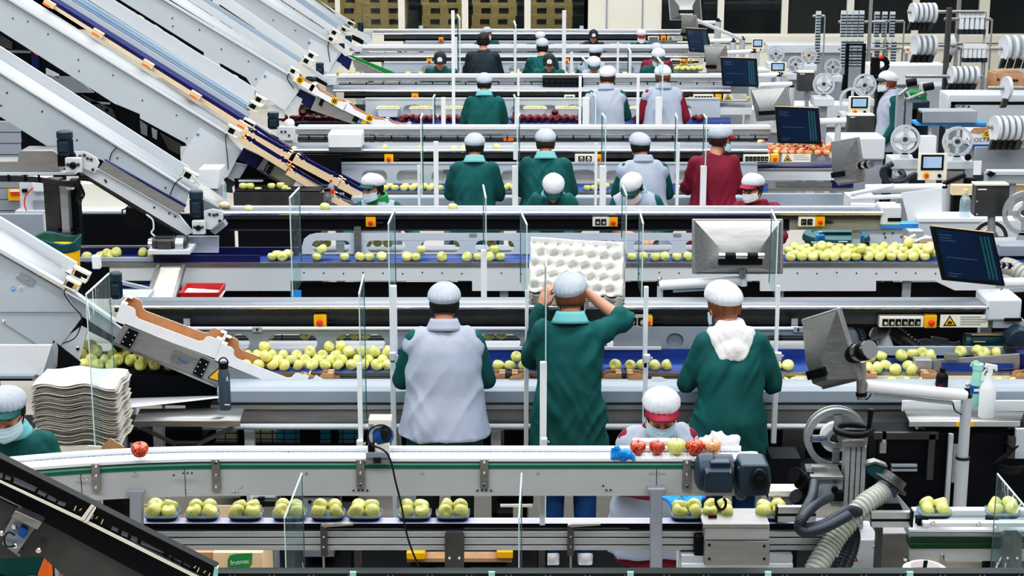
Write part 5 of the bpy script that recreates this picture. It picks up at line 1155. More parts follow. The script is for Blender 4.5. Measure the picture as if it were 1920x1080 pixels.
    w = thing('scale_pan', 'black round pan holding pale apple pieces under the fourth slide', 'pan'); q = MB(); p = P(587, 203, 20.5); q.lathe([(.06, -.05), (.1, -.02), (.11, 0), (.1, .002), (.05, -.03)], p, (0, 0, 1), 20); q.build('pan', 'black', w); rect('pan_post', 'steel_w', w, 584, 180, 590, 206, 20.6, .03)
    q = thing('apple_pieces', 'heap of pale apple pieces in the black pan', 'apple'); z = MB(); z.ell(p + Vector((-.02, 0, .01)), (.05, .05, .025)); z.ell(p + Vector((.035, .01, .012)), (.04, .04, .022)); z.build('pieces', 'apple', q)
    d = thing('apple_trough', 'dark trough under the fourth slide', 'trough'); rect('front', 'dark', d, 548, 230, 690, 237, 20.4, .04); rect('back', 'steel_d', d, 560, 196, 700, 222, 21.0, .02); rect('floor', 'dark', d, 548, 229, 690, 233, 20.45, .4); rect('foot', 'dark', d, 560, 236, 680, 300, 20.5, .1)
chute4()
def chute56():
    t = thing('carton_chute', 'fifth pale chute with a green strip at its foot', 'chute'); Y = 25.2
    poly('side_panel', 'panel', t, [(330, -98), (487, 0), (618, 80), (640, 100), (612, 140), (575, 112), (560, 90), (440, 5), (330, -62)], Y, .02); poly('hatch', 'panel2', t, [(582, 72), (634, 100), (616, 138), (572, 112)], Y - .008, .008); bolts(t, [(580, 80)], Y - .012, .02, 'ltblue', 'sticker'); bolts(t, [(512, 38), (554, 57)], Y - .01, .01, 'steel_d')
    poly('rim', 'panel2', t, [(330, -102), (487, -4), (620, 78), (620, 82), (487, 1), (330, -97)], Y - .03, .03); band('gutter', 'panel', t, (330, -102, Y), (620, 79, Y), (330, -126, Y + .25), (622, 64, Y + .25))
    poly('inner_wall', 'panel2', t, [(330, -128), (528, 0), (624, 63), (630, 54), (552, 0), (330, -146)], Y + .3, .02); poly('far_wall', 'apron', t, [(330, -146), (552, 0), (630, 55), (636, 46), (575, 2), (330, -164)], Y + .4, .02)
    poly('end_plate', 'panel2', t, [(626, 112), (640, 120), (628, 138), (616, 138)], Y + .02, .03); poly('roller_guard', 'navy', t, [(638, 97), (660, 112), (654, 132), (628, 112)], Y + .05, .05)
    sensor(t, 628, 62, 10, Y + .2, 30); sensor(t, 622, 74, 9, Y - .02, 30); bar('cable', 'rubber', t, [(617, 76, Y - .03), (615, 90, Y - .03), (619, 116, Y - .03)], .006, 6, 5)
    poly('foot_ramp', 'panel2', t, [(620, 80), (628, 78), (654, 100), (648, 106)], Y - .02, .03)
    g = thing('drive_unit', 'small blue grey motors at the fifth chute end', 'motor'); motor(g, 653, 74, 13, 14, 25.9); motor(g, 640, 87, 12, 11, 25.6); rect('gear_plate', 'panel2', g, 664, 86, 678, 100, 26, .1); poly('side_strip', 'panel2', g, [(640, 74), (645, 71), (676, 92), (668, 98)], 25.85, .03); rect('drive_foot', 'panel', g, 666, 98, 676, 140, 26, .06)
    gr = thing('slide_conveyor', 'bright green edged slide running down from the fifth chute', 'conveyor'); poly('green_edge', 'grn2', gr, [(651, 104), (660, 104), (735, 134), (748, 140), (722, 138)], 25.0, .03); poly('side_plate', 'steel_w', gr, [(660, 110), (722, 139), (690, 140), (664, 126)], 25.03, .03); rect('slide_foot', 'steel_d', gr, 690, 138, 700, 160, 25.1, .05)
    t = thing('carton_chute', 'farthest pale chute beside the window with the pallets', 'chute'); Y = 29.5
    poly('side_panel', 'panel2', t, [(420, -98), (570, 0), (652, 60), (646, 72), (560, 10), (420, -80)], Y, .02); band('gutter', 'panel', t, (420, -100, Y), (653, 58, Y), (420, -118, Y + .3), (655, 46, Y + .3)); poly('far_wall', 'panel2', t, [(420, -120), (590, -6), (655, 47), (653, 36), (597, 0), (420, -130)], Y + .35, .02)
    sensor(t, 657, 44, 8, Y + .2, 30); sensor(t, 646, 56, 8, Y, 30); poly('foot_ramp', 'panel2', t, [(652, 55), (657, 50), (690, 66), (700, 78), (690, 82)], Y, .03)
    g = thing('drive_unit', 'dark blue motor standing before the pallet windows', 'motor'); motor(g, 675.5, 51, 12, 18, 30.2); rect('gear_plate', 'panel', g, 670, 60, 697, 78, 30.3, .1); poly('block', 'black', g, [(660, 65), (682, 76), (680, 84), (660, 74)], 29.9, .05); rect('drive_foot', 'panel', g, 676, 78, 690, 110, 30.3, .06)
chute56()

def backdrop():
    t = thing('machine_backdrop', 'dark machine frames seen through the gap between the second and third chutes', 'machine'); Y = 17.2
    poly('dark_frame', 'dark', t, [(-80, -5), (0, 45), (230, 188), (350, 264), (350, 330), (-80, 330)], Y, .1)
    for pts, m in (([(-20, 92), (60, 96), (62, 100), (-20, 98)], 'steel'), ([(58, 98), (72, 106), (72, 130), (60, 124)], 'navy'), ([(58, 96), (74, 104), (66, 104), (58, 100)], 'red'), ([(86, 128), (110, 140), (110, 146), (86, 140)], 'panel2'), ([(90, 143), (140, 144), (176, 174), (120, 174)], 'panel_d'), ([(150, 175), (210, 205), (222, 232), (180, 205)], 'steel_d'), ([(170, 190), (206, 193), (206, 196), (172, 195)], 'alu'), ([(0, 66), (22, 80), (22, 92), (0, 90)], 'steel_d'), ([(262, 226), (276, 236), (276, 256), (264, 250)], 'steel'), ([(284, 240), (294, 246), (294, 262), (286, 258)], 'alu'), ([(300, 250), (340, 272), (336, 290), (316, 280)], 'steel_d'), ([(196, 204), (204, 204), (204, 210), (198, 209)], 'yellow')): poly('machine_piece', m, t, pts, Y - .05, .03)
    rect('frame_leg', 'dark', t, 100, 330, 130, 600, Y + .02, .06)
    t = thing('machine_backdrop', 'dark machine frames seen through the gap between the third and fourth chutes', 'machine'); Y = 22.2
    poly('dark_frame', 'dark', t, [(180, -42), (225, -14), (390, 90), (478, 148), (476, 180), (440, 180), (180, 10)], Y, .1)
    for pts, m in (([(246, 20), (254, 22), (254, 28), (246, 26)], 'maroon'), ([(260, 28), (270, 34), (268, 40), (260, 36)], 'cream'), ([(290, 46), (304, 56), (300, 62), (290, 56)], 'panel'), ([(322, 66), (336, 76), (330, 80), (322, 74)], 'alu'), ([(438, 140), (446, 144), (444, 150), (438, 146)], 'cream'), ([(455, 150), (464, 156), (462, 160), (455, 158)], 'steel')): poly('machine_piece', m, t, pts, Y - .05, .03)
    rect('frame_leg', 'dark', t, 300, 200, 330, 420, Y + .02, .06)
backdrop()
# ------------------------------------------------------------------ foreground roller chain conveyor and tray belt
def chain_path(dY=0):
    out = []
    for i in range(0, 41):
        px = -160 + i * 40
        if px > 1400: break
        y = 7.2 - (max(0, 430 - px) / 430) ** 2 * .17
        out.append((XA(px, 7.2, 1.38), y + dY))
    out.append((XA(1424, 7.2, 1.38), 7.2 + dY)); return out
def front_conveyor():
    t = thing('chain_conveyor', 'grey framed conveyor with white chain and green stripe in the foreground, curving at left', 'conveyor')
    Pth = chain_path()
    MB().sweep(Pth[:-1], [(.0, 1.338), (.0, 1.207), (.02, 1.2), (.1, 1.2), (.1, 1.338)]).build('side_frame', 'frame', t)
    MB().sweep(Pth[:-1], [(-.004, 1.353), (-.004, 1.337), (.09, 1.337), (.09, 1.353)]).build('green_stripe', 'green', t)
    MB().sweep(Pth[:-1], [(-.001, 1.364), (-.001, 1.353), (.09, 1.353), (.09, 1.364)]).build('pale_slideway', 'mint', t)
    MB().sweep(Pth[:-1], [(-.006, 1.372), (-.006, 1.364), (.088, 1.364), (.088, 1.372)]).build('under_rail', 'steel_d', t)
    MB().sweep(Pth, [(-.008, 1.385), (-.008, 1.372), (.09, 1.372), (.09, 1.385)]).build('front_wear_strip', 'white', t)
    q = MB(); x = Pth[0][0]
    k = 0
    def yat(x):
        for a, b in zip(Pth, Pth[1:]):
            if a[0] <= x <= b[0]: u = (x - a[0]) / (b[0] - a[0]); return a[1] + (b[1] - a[1]) * u
        return 7.2
    while x < Pth[-1][0]: q.ell((x, yat(x) + .045, 1.3835), (.0165, .047, .0065), None, 8, 6); x += .0245
    q.build('chain_links', 'white', t)
    q = MB(); rp = [(x, y + .085) for x, y in Pth[:-2]] + [(XA(1388, 7.3, 1.4), 7.285)]; q.tube([(x, y, 1.4) for x, y in rp], .0135, 12); q.build('guide_tube', 'white', t)
    q = MB()
    for px in (178, 540, 905, 1290): X = XA(px, 7.3, 1.38); q.box(X - .012, X + .012, yat(X) + .09, yat(X) + .12, 1.2, 1.4)
    q.build('tube_posts', 'alu', t)
    # bright links turning over at the right end
    q = MB()
    for a in range(8):
        an = PI / 2 - a * .32; c = Vector((XA(1412, 7.2, 1.35) + .045 * math.cos(an), 0, 1.335 + .045 * math.sin(an)))
        q.obox((c.x, 7.24, c.z), (.013 * math.sin(an), 0, -.013 * math.cos(an)), (0, .05, 0), (.006 * math.cos(an), 0, .006 * math.sin(an)))
    q.build('end_links', 'white', t)
    for px, y0, y1 in ((180, 870, 922), (405, 862, 921), (676, 862, 917), (908, 862, 917), (1288, 862, 920)):
        X = XA(px, 7.2, 1.3); Y = yat(X) - .012; rect('bracket', 'steel', t, px - 8, y0, px + 8, y1, Y, .01, .002)
        bolts(t, [(px, y0 + 5), (px, y1 - 34 + 4), (px, y1 - 8)], Y - .001, .0075)
    rows = [(685, 918, 7), (908, 918, 7)]
    for px in (676, 908): bolts(t, [(px - 13, 919), (px - 4, 919), (px + 4, 919), (px + 13, 919)], 7.198, .006)
    q = MB()
    for px in (160, 348, 1231): X = XA(px, 7.2, 1.27); q.box(X - .0012, X + .0012, yat(X) - .001, yat(X), 1.207, 1.337)
    q.build('seam', 'dark', t)
    spots = [(344, 889), (352, 889), (360, 889), (344, 922), (352, 922), (360, 922), (253, 891), (326, 893), (438, 920), (445, 920), (452, 912), (575, 887), (792, 886), (1009, 886), (1131, 910), (1137, 918), (1145, 918), (1220, 886), (1228, 886), (1237, 886), (1245, 886), (1222, 910), (1242, 910), (1219, 918), (1228, 918), (1236, 918), (1245, 918), (241, 924), (253, 923), (266, 923)]
    for px, y in spots[:8]: pass
    bolts(t, [s for s in spots if s[0] > 400], 7.198, .006); bolts(t, [(s[0], s[1] - 2) for s in spots if 230 < s[0] < 400], 7.165, .006); bolts(t, [(148, 899), (156, 899), (164, 898), (149, 924), (156, 932), (164, 931)], 7.12, .006)
    for px, yt, yb in ((254, 930, 1110), (1231, 926, 1110)):
        b = poly('leg', 'panel_d', t, [(px - 17, yt - 9), (px + 17, yt - 9), (px + 11, yt + 4), (px + 11, yb), (px - 11, yb), (px - 11, yt + 4)], 7.15, .06, bevel=.004)
        X = XA(px, 7.18, .4); q = MB(); q.box(X - .027, X + .027, 7.15, 7.21, 0, zz(yb, 7.15)); q.build('leg_foot', 'panel_d', b)
    for px in (186, 1017): rect('rear_leg', 'panel', t, px - 5 if px > 500 else px - 4, 928, px + 5, 985, 7.28, .03)
    # geared motor at the right end
    m = MB(); o = P(1308, 899, 7.02); 
    q = MB(); L = P(1378, 899, 7.02).x - o.x; r = .085
    q.lathe([(r * .6, 0), (r * .9, .012), (r, .03), (r, L * .45), (r * .92, L * .5), (r * .92, L)], o + Vector((0, .1, 0)), (1, 0, 0), 24); g = q.build('gear_motor', 'motor', t)
    q = MB(); q.pb(1322, 884, 1374, 925, 6.99, .08); q.build('terminal_box', 'motor', g, .006); q = MB(); q.pb(1332, 867, 1370, 882, 7.04, .1); q.build('lid_rib', 'motor', g, .006)
    q = MB(); c = P(1386, 900, 7.1); q.lathe([(.08, 0), (.088, .01), (.088, .03), (.08, .04)], P(1380, 900, 7.12), (1, 0, 0), 24); q.build('flange', 'motor', g)
    poly('gear_case', 'motor', g, [(1390, 872), (1441, 872), (1445, 880), (1447, 905), (1442, 930), (1388, 932), (1384, 900)], 7.0, .16, bevel=.012)
    poly('gear_cover', 'rubber', g, [(1407, 905), (1409, 892), (1419, 880), (1429, 880), (1441, 890), (1443, 912), (1430, 922), (1412, 920)], 6.98, .03, bevel=.006)
    q = MB(); q.lathe([(.028, 0), (.028, .01), (.02, .012), (.02, .03), (.012, .03)], P(1424, 900, 6.98), (0, -1, 0), 18); q.build('output_shaft', 'black', g)
    bolts(g, [(1385, 878), (1385, 924), (1326, 888), (1370, 888), (1326, 921)], 6.985, .006, 'steel_d')
    bar('cable_loop', 'rubber', g, [(1342, 934, 7.05), (1343, 945, 7.05), (1350, 955, 7.05), (1358, 953, 7.05), (1361, 942, 7.05), (1357, 935, 7.05)], .006, 8, 6)
    # photo sensor with looped cable
    s = thing('photo_sensor', 'cream bracket with blue sensor and looping black cable on the foreground conveyor', 'sensor')
    rect('bracket_top', 'cream', s, 691, 787, 733, 796, 7.16, .08, .002); rect('bracket_side', 'panel', s, 691, 794, 699, 832, 7.2, .06); q = MB(); q.lathe([(.035, 0), (.045, .02), (.045, .05), (.03, .06)], P(712, 814, 7.24), (.5, -.8, 0), 18); q.build('sensor_body', 'inkb', s); q = MB(); q.ell(P(722, 813, 7.19), (.026, .02, .036)); q.build('lens', 'rubber', s)
    rect('mount_block', 'cream', s, 702, 832, 730, 850, 7.18, .06, .003); rect('black_block', 'black', s, 690, 834, 702, 848, 7.17, .04); rect('mount_plate', 'panel_d', s, 686, 849, 729, 858, 7.16, .1); rect('mount_foot', 'steel_w', s, 686, 858, 730, 869, 7.17, .06); rect('clamp', 'rubber', s, 700, 858, 714, 869, 7.16, .03)
    bar('cable', 'rubber', s, [(726, 828, 7.16), (733, 818, 7.14), (729, 803, 7.13), (715, 797, 7.12), (696, 803, 7.12), (690, 818, 7.12), (696, 833, 7.12), (716, 842, 7.12), (727, 852, 7.12), (735, 872, 7.12), (741, 900, 7.12), (752, 945, 7.13), (765, 1010, 7.14), (789, 1072, 7.14)], .0042, 8, 8)
    # things riding on it
    apple('apple_r', P(262, 843, 7.165), .079, 'single red apple on the white chain at the left', None, True, (.15, 0, 0))
    for i, (x, dd, m_, w) in enumerate(((1196, .076, 'apple_r', 'leftmost red apple of the five on the chain, beside the blue glove'), (1232, .076, 'apple_r', 'red and yellow apple in front of the small white tray'), (1268, .088, 'apple', 'large yellow-green apple in the middle of the five on the chain'), (1303, .08, 'apple_r', 'red apple right of the yellow-green one on the chain'), (1336, .078, 'apple_p', 'rosy apple in front of the white plastic bag'))):
        apple(m_, (XA(x, 7.235, 1.42), 7.235, 1.392 + dd * .42), dd, w, None, True, (.1, .1 * (i % 2), i))
    g = thing('glove', 'crumpled blue rubber glove hanging over the chain conveyor', 'glove'); q = MB()
    for x, y, r in ((1155, 852, .03), (1165, 850, .032), (1176, 853, .028), (1184, 858, .016), (1168, 861, .018), (1150, 857, .018)): q.ell(P(x, y, 7.2), (r, r * .8, r * .75))
    for x, y, x2, y2 in ((1150, 850, 1147, 842), (1160, 848, 1157, 840), (1180, 856, 1188, 862)): q.cap(P(x, y, 7.2), .012, P(x2, y2, 7.19), .009)
    link('glove_skin', baked(q, .006, 2, (.03, .016, 1)), 'glove', g)
    w = thing('foam_tray', 'small white tray lying behind the apples on the chain', 'tray'); q = MB(); a = P(1222, 830, 7.33); q.loft([[(a.x + sx * k, a.y + sy * k * .3, a.z + z) for sx, sy in ((-1, -.8), (-.85, -1), (.85, -1), (1, -.8), (1, .8), (.85, 1), (-.85, 1), (-1, .8))] for k, z in ((.065, -.006), (.08, .014), (.085, .014), (.078, .012), (.062, -.002))]); q.build('tray_shell', 'white', w); rect('tray_prop', 'steel_d', w, 1200, 833, 1250, 842, 7.34, .02)
    b = thing('plastic_bag', 'crumpled white plastic bag at the end of the chain', 'bag'); q = MB()
    for x, y, r in ((1335, 838, .05), (1355, 836, .055), (1370, 830, .04), (1320, 828, .032), (1345, 822, .045), (1368, 846, .03), (1378, 824, .022)): q.ell(P(x, y, 7.32), (r, r * .7, r * .8))
    link('bag_skin', baked(q, .008, 2, (.05, .022, 1)), 'film', b)
def apple_tray(px, Y, n=4, red=False, label='', group=None, w=.15):
    t = thing('apple_tray', label, 'tray', group); z0 = 1.018; cx = XA(px, Y, 1.05)
    q = MB(); W = w / 2
    def ring(k, z): return [(cx + math.copysign(abs(math.cos(a)) ** .5, math.cos(a)) * W * k, Y + math.copysign(abs(math.sin(a)) ** .5, math.sin(a)) * .055 * k, z) for a in [2 * PI * i / 24 for i in range(24)]]
    q.loft([ring(.9, z0), ring(1.02, z0 + .016), ring(1.04, z0 + .016), ring(.94, z0 + .006), ring(.5, z0 + .005)]); q.build('tray_base', 'rubber', t)
    q = MB(); q.loft([ring(1.03, z0 + .017), ring(1.06, z0 + .03), ring(1.04, z0 + .03), ring(.95, z0 + .01)]); q.build('clear_wrap', 'cover', t)
    for i in range(n):
        dx = (-1 if i % 2 == 0 else 1) * (W * .5 if i < 2 else W * .42); dy = -.02 if i < 2 else .018
        apple('apple', (cx + dx + rnd.uniform(-.003, .003), Y + dy, z0 + .039 + (.012 if i > 1 else 0)), .07, label.replace('black tray of four', 'apple packed in the black tray of four') if False else 'yellow-green apple packed four to a black tray on the front belt', 'apples in the black trays of the front belt', False, (rnd.uniform(-.6, 1.9), rnd.uniform(-.3, .3), rnd.uniform(0, 6)))
def tray_belt():
    t = thing('tray_belt', 'narrow front belt on grey aluminium profile carrying trays of apples', 'conveyor'); Y = 7.35
    q = MB(); q.box(XA(150, Y, 1), XA(1560, Y, 1), Y, Y + .072, zz(982, Y), 1.017); q.build('belt', mat('lilac_belt', (190, 190, 222), .4, 0, .1, 5), t)
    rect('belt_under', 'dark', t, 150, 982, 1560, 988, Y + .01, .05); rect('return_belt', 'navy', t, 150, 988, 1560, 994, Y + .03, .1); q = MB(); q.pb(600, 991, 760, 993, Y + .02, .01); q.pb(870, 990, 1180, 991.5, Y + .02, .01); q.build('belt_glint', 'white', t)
    for y0, y1 in ((997, 1007), (1009, 1021), (1023, 1032)): rect('profile', 'alu', t, 120, y0, 1560, y1, Y - .01, .08, .002)
    rect('profile_groove', 'dark', t, 120, 996, 1560, 1031, Y, .05)
    for px, y0, y1 in ((607, 987, 1043), (1070, 987, 1043)):
        b = rect('clamp_post', 'steel_d', t, px - 6, y0, px + 6, y1, Y - .04, .03, .002); poly('clamp_lever', 'steel', b, [(px - 5, 985), (px + 2, 983), (px + 55, 982), (px + 56, 985), (px, 989)], Y - .05, .02); rect('clamp_rod', 'steel', b, px - 2, y1, px + 2, 1090, Y - .02, .012); bolts(b, [(px, 1006), (px, 1025)], Y - .041, .006)
    for px in (852, 1898): b = poly('support_plate', 'steel_d', t, [(px - 18, 1004), (px - 12, 999), (px + 12, 999), (px + 18, 1004), (px + 18, 1110), (px - 18, 1110)], Y - .05, .03); bolts(b, [(px - 9, 1046), (px + 9, 1046)], Y - .051, .009)
    for px in (670, 1016): rect('rear_foot', 'steel_d', t, px - 6, 1032, px + 6, 1068, Y + .2, .05)
    table_legs(t, (150, 670, 1016, 1480), Y + .3, .9, .05, 'dark')
    for i, (x, w) in enumerate(((304, 'left end, beside the grey post'), (380, 'second from the left, before the brown carton'), (461, 'third from the left, before the brown carton'), (543, 'half hidden behind the slanting glass edge'), (615, 'right of the slanting glass edge'), (684, 'under the bolted bracket'), (777, 'behind the hanging black cable'), (849, 'rightmost of the left run, right of the black cable'))): apple_tray(x, 7.42, label='black tray of four yellow-green apples, ' + w)
    for x, w in ((1288, 'under the blue gloved hands'), (1346, 'with a maroon tag, right of the gloved hands')): apple_tray(x, 7.42, label='black tray of four apples ' + w)
    apple_tray(1446, 7.42, label='black tray of apples entering the label machine'); apple_tray(1752, 7.45, label='black tray of apples leaving the label machine'); apple_tray(1880, 7.45, label='black tray of apples behind the right glass screen')
    c = thing('tag', 'small maroon tag on the tray right of the gloved hands', 'tag'); rect('tag_face', 'maroon', c, 1328, 966, 1344, 980, 7.33, .005)
    # motor housing under the belt
    h = thing('motor_housing', 'stainless motor housing on a white base under the tray belt', 'housing'); rect('top_plate', 'steel', h, 1318, 983, 1443, 990, 7.25, .2); rect('upper_block', 'alu', h, 1321, 990, 1443, 1013, 7.26, .18, .003); rect('lower_block', 'steel_w', h, 1321, 1015, 1443, 1060, 7.25, .2, .003); bolts(h, [(1330, 1022), (1433, 1024), (1330, 1048), (1433, 1048)], 7.249, .006, 'dark'); rect('base_plate', 'panel2', h, 1278, 1042, 1486, 1060, 7.3, .2); rect('base_front', 'white', h, 1278, 1058, 1486, 1110, 7.28, .25); q = MB(); q.pb(1302, 1005, 1322, 1045, 7.3, .05); q.build('cable_box', 'black', h, .01)
    # green chain rail along the bottom edge and the black inclined conveyor joining it
    g = thing('rail', 'dark green slotted rail running along the bottom edge', 'rail'); Yr = 6.6
    z1 = zz(1074, Yr); q = MB(); q.box(XA(398, Yr, z1), XA(2000, Yr, z1), Yr, Yr + .04, z1 - .12, z1); q.build('rail_web', 'dgreen', g); q = MB(); q.box(XA(398, Yr, z1), XA(2000, Yr, z1), Yr - .01, Yr + .05, z1 - .004, z1 + .002); q.build('rail_edge', 'dgreen', g)
    q = MB()
    for px in list(range(430, 1920, 74)): 
        for k in (0, 9): q.pb(px + k, 1077.5, px + k + 2.5, 1082, Yr - .004, .004)
    q.build('slots', 'panel_d', g)
    for px in (662, 922, 1182, 1440, 1706): rect('joint_plate', 'mint', g, px - 6, 1073, px + 6, 1100, Yr - .012, .012)
    z = MB(); 
    for px in (500, 1100, 1700): X = XA(px, Yr, .6); z.box(X - .02, X + .02, Yr, Yr + .04, 0, z1 - .1)
    z.build('rail_leg', 'dgreen', g)
    k = thing('inclined_conveyor', 'black slotted conveyor frame sloping down across the lower left corner', 'conveyor'); Yk = 6.45
    holes = [[(24, 893), (70, 914), (64, 922), (24, 905)], [(72, 918), (89, 926), (84, 932), (69, 925)], [(90, 927), (107, 936), (103, 942), (87, 934)], [(109, 938), (124, 943), (121, 950), (106, 945)],
             [(2, 886), (6, 888), (4, 898), (-8, 893)], [(9, 889), (21, 895), (19, 901), (7, 898)],
             [(210, 986), (222, 991), (221, 998), (207, 993)], [(228, 994), (241, 1000), (239, 1008), (226, 1003)], [(245, 1003), (258, 1008), (257, 1018), (244, 1012)], [(263, 1012), (308, 1036), (302, 1040), (263, 1022)], [(310, 1042), (324, 1042), (318, 1048), (306, 1044)], [(325, 1046), (342, 1053), (338, 1058), (322, 1052)], [(344, 1055), (358, 1062), (355, 1068), (341, 1062)]]
    poly('web', 'black', k, [(-60, 832), (0, 864), (170, 946), (402, 1066), (407, 1074), (404, 1090), (300, 1036), (152, 975), (0, 906), (-60, 878)], Yk, .02, holes)
    poly('upper_lip', 'black', k, [(-60, 826), (0, 859), (406, 1064), (406, 1068), (0, 864), (-60, 832)], Yk - .02, .05); poly('lower_lip', 'cream', k, [(-60, 874), (0, 902), (152, 972), (380, 1086), (374, 1088), (150, 976), (0, 905), (-60, 878)], Yk - .02, .012)
    poly('chain_bed', 'dark', k, [(-60, 878), (0, 906), (150, 976), (390, 1096), (420, 1140), (290, 1090), (0, 935), (-60, 905)], Yk + .01, .15); poly('bright_edge', 'steel', k, [(-60, 902), (0, 930), (42, 951), (40, 952), (0, 933), (-60, 905)], Yk - .004, .006)
    poly('joint', 'cream', k, [(170, 947), (176, 949), (158, 976), (150, 974)], Yk - .025, .02); poly('joint', 'cream', k, [(177, 950), (180, 953), (165, 979), (157, 980)], Yk - .025, .02); poly('end_joint', 'mint', k, [(402, 1064), (408, 1066), (406, 1090), (398, 1086)], Yk - .025, .03)
    q = MB()
    for u, a in ((.345, 1), (.37, 0), (.425, 1), (.445, 0), (.47, 1), (.9, 0), (.915, 1), (.945, 0), (.965, 1)): 
        x = -0 + 405 * u; y = 874 + 203 * u; q.pp([(x + 2, y + 4), (x + 4, y + 5), (x, y + 14 if a else y + 9), (x - 2, y + 13 if a else y + 8)], Yk - .003, .003)
    q.build('slot', 'card_l', k)
    poly('side_guard', 'steel_d', k, [(-60, 900), (0, 936), (80, 975), (290, 1090), (200, 1130), (120, 1080), (80, 1044), (-60, 1050)], Yk + .03, .04)
    s = poly('sensor_cover', 'steel', k, [(28, 957), (79, 980), (70, 994), (20, 969)], Yk - .05, .06, bevel=.004); poly('sensor_plate', 'panel_d', k, [(10, 992), (24, 968), (66, 990), (50, 1012), (30, 1040), (36, 1044), (4, 1020)], Yk - .01, .02); poly('sensor_block', 'inkb', k, [(38, 988), (50, 994), (44, 1010), (32, 1002)], Yk - .04, .03); bolts(k, [(72, 1032), (2, 1000), (28, 1024), (26, 988)], Yk - .02, .012); bar('cable_ring', 'rubber', k, [(28, 1024), (10, 1022), (8, 1006), (20, 998), (30, 1008)][0:0] or [(28, 1024, Yk - .03), (12, 1024, Yk - .03), (8, 1010, Yk - .03), (16, 998, Yk - .03), (28, 1004, Yk - .03)], .004, 6, 6)
    q = MB()
    for px in (-30, 330): X = XA(px, Yk, .4); q.box(X - .02, X + .02, Yk + .05, Yk + .09, 0, .95 if px < 0 else .8)
    q.build('frame_leg', 'black', k)
    # things under and behind the front belt
    b = thing('box', 'cardboard box printed with a green fruit company mark, under the front belt', 'box'); Yb = 8.3; rect('box_body', 'card_l', b, 402, 1036, 495, 1170, Yb, .35, .003); rect('box_side', 'card', b, 356, 1036, 402, 1170, Yb + .01, .33)
    c = P(449, 1057, Yb); lg = poly('logo', 'inkg', b, [(427, 1050), (431, 1042), (440, 1039), (473, 1037), (472, 1058), (466, 1066), (448, 1071), (427, 1073)], Yb - .003, .003)
    text('logo_lettering', 'frutmac', .036, P(449.5, 1054, Yb - .0045), (PI / 2, -R(7), 0), 'cream', b, sx=.88)
    q = MB()
    for n_ in range(12): q.pb(437 + n_ * 2.4, 1076, 438.6 + n_ * 2.4, 1079, Yb - .003, .003)
    q.build('address_line', 'inkg', b)
    for i, (pts, w) in enumerate((([(264, 947), (325, 947), (325, 962), (338, 985), (264, 985)], 'brown carton flap behind the leftmost tray'), ([(338, 970), (366, 948), (490, 948), (492, 985), (338, 985)], 'long brown carton lying behind the second and third trays'))): t_ = thing('carton', w, 'carton'); poly('carton_face', 'card_l', t_, pts, 7.75, .006); poly('carton_edge', 'card', t_, [pts[0], pts[1], (pts[1][0], pts[1][1] + 2), (pts[0][0], pts[0][1] + 2)], 7.745, .004); rect('carton_leg', 'dark', t_, pts[0][0] + 10, 985, pts[0][0] + 14, 1200, 7.8, .02)
    s = thing('scale', 'white topped black scale standing low behind the trays', 'scale'); rect('scale_top', 'panel2', s, 470, 930, 516, 940, 8.6, .3); poly('scale_body', 'black', s, [(472, 940), (518, 940), (522, 950), (478, 950)], 8.55, .1); rect('scale_stand', 'panel_d', s, 478, 950, 514, 1100, 8.7, .2); bar('scale_knob', 'black', s, [(484, 935, 8.58), (496, 934, 8.58)], .012)
    d = thing('step_platform', 'low step with yellow foam ends and a wooden bar on the floor', 'step'); rect('wood_bar', 'card', d, 763, 1047, 960, 1054, 9.0, .1); rect('foam_end', 'yellow', d, 762, 1036, 797, 1050, 8.98, .13, .006); rect('foam_end', 'yellow', d, 931, 1034, 962, 1048, 8.98, .13, .006); rect('step_foot', 'dark', d, 770, 1054, 950, 1062, 9.02, .1)
    r = thing('floor_mat', 'dark rubber mat on the floor at the feet of the near workers', 'mat'); q = MB(); q.box(-2.6, 3.3, 8.75, 9.9, .002, .02); q.build('mat_body', 'dark', r, .005)
    st = thing('low_stool', 'low black stool frame between the near workers legs', 'stool'); rect('seat', 'black', st, 925, 962, 962, 972, 9.3, .25); rect('seat_bar', 'cream', st, 938, 947, 998, 951, 9.3, .02); rect('stool_leg', 'black', st, 922, 930, 932, 1040, 9.3, .03); rect('stool_leg', 'black', st, 980, 930, 988, 1040, 9.5, .03); rect('stool_back', 'dark', st, 932, 930, 1000, 944, 9.5, .03)
    u = thing('steel_cabinet', 'grey steel cupboard low behind the front trays', 'cabinet'); rect('cupboard', 'panel_d', u, 568, 930, 626, 985, 9.2, .3); rect('cupboard_top', 'dark', u, 568, 928, 626, 932, 9.19, .3); rect('cupboard_post', 'dark', u, 628, 930, 635, 1040, 9.2, .05); rect('plinth', 'panel_d', u, 568, 985, 626, 1044, 9.22, .28); bolts(u, [(581, 941)], 9.19, .01, 'dark')
    f = thing('traffic_cone', 'orange yellow upright post in the dark lower left corner', 'post'); poly('post_body', 'orange', f, [(70, 1078), (84, 1042), (92, 1042), (94, 1060), (86, 1100), (68, 1100)], 7.3, .05, bevel=.01); rect('post_base', 'dark', f, 66, 1100, 96, 1130, 7.28, .1)
    fb = thing('box', 'brown cardboard box below the sloping black conveyor', 'box'); rect('box_body', 'card', fb, 108, 1050, 260, 1200, 7.9, .35); rect('box_tape', 'steel_d', fb, 124, 1050, 131, 1200, 7.895, .004); rect('box_edge', 'panel', fb, 106, 1044, 112, 1200, 7.88, .02)
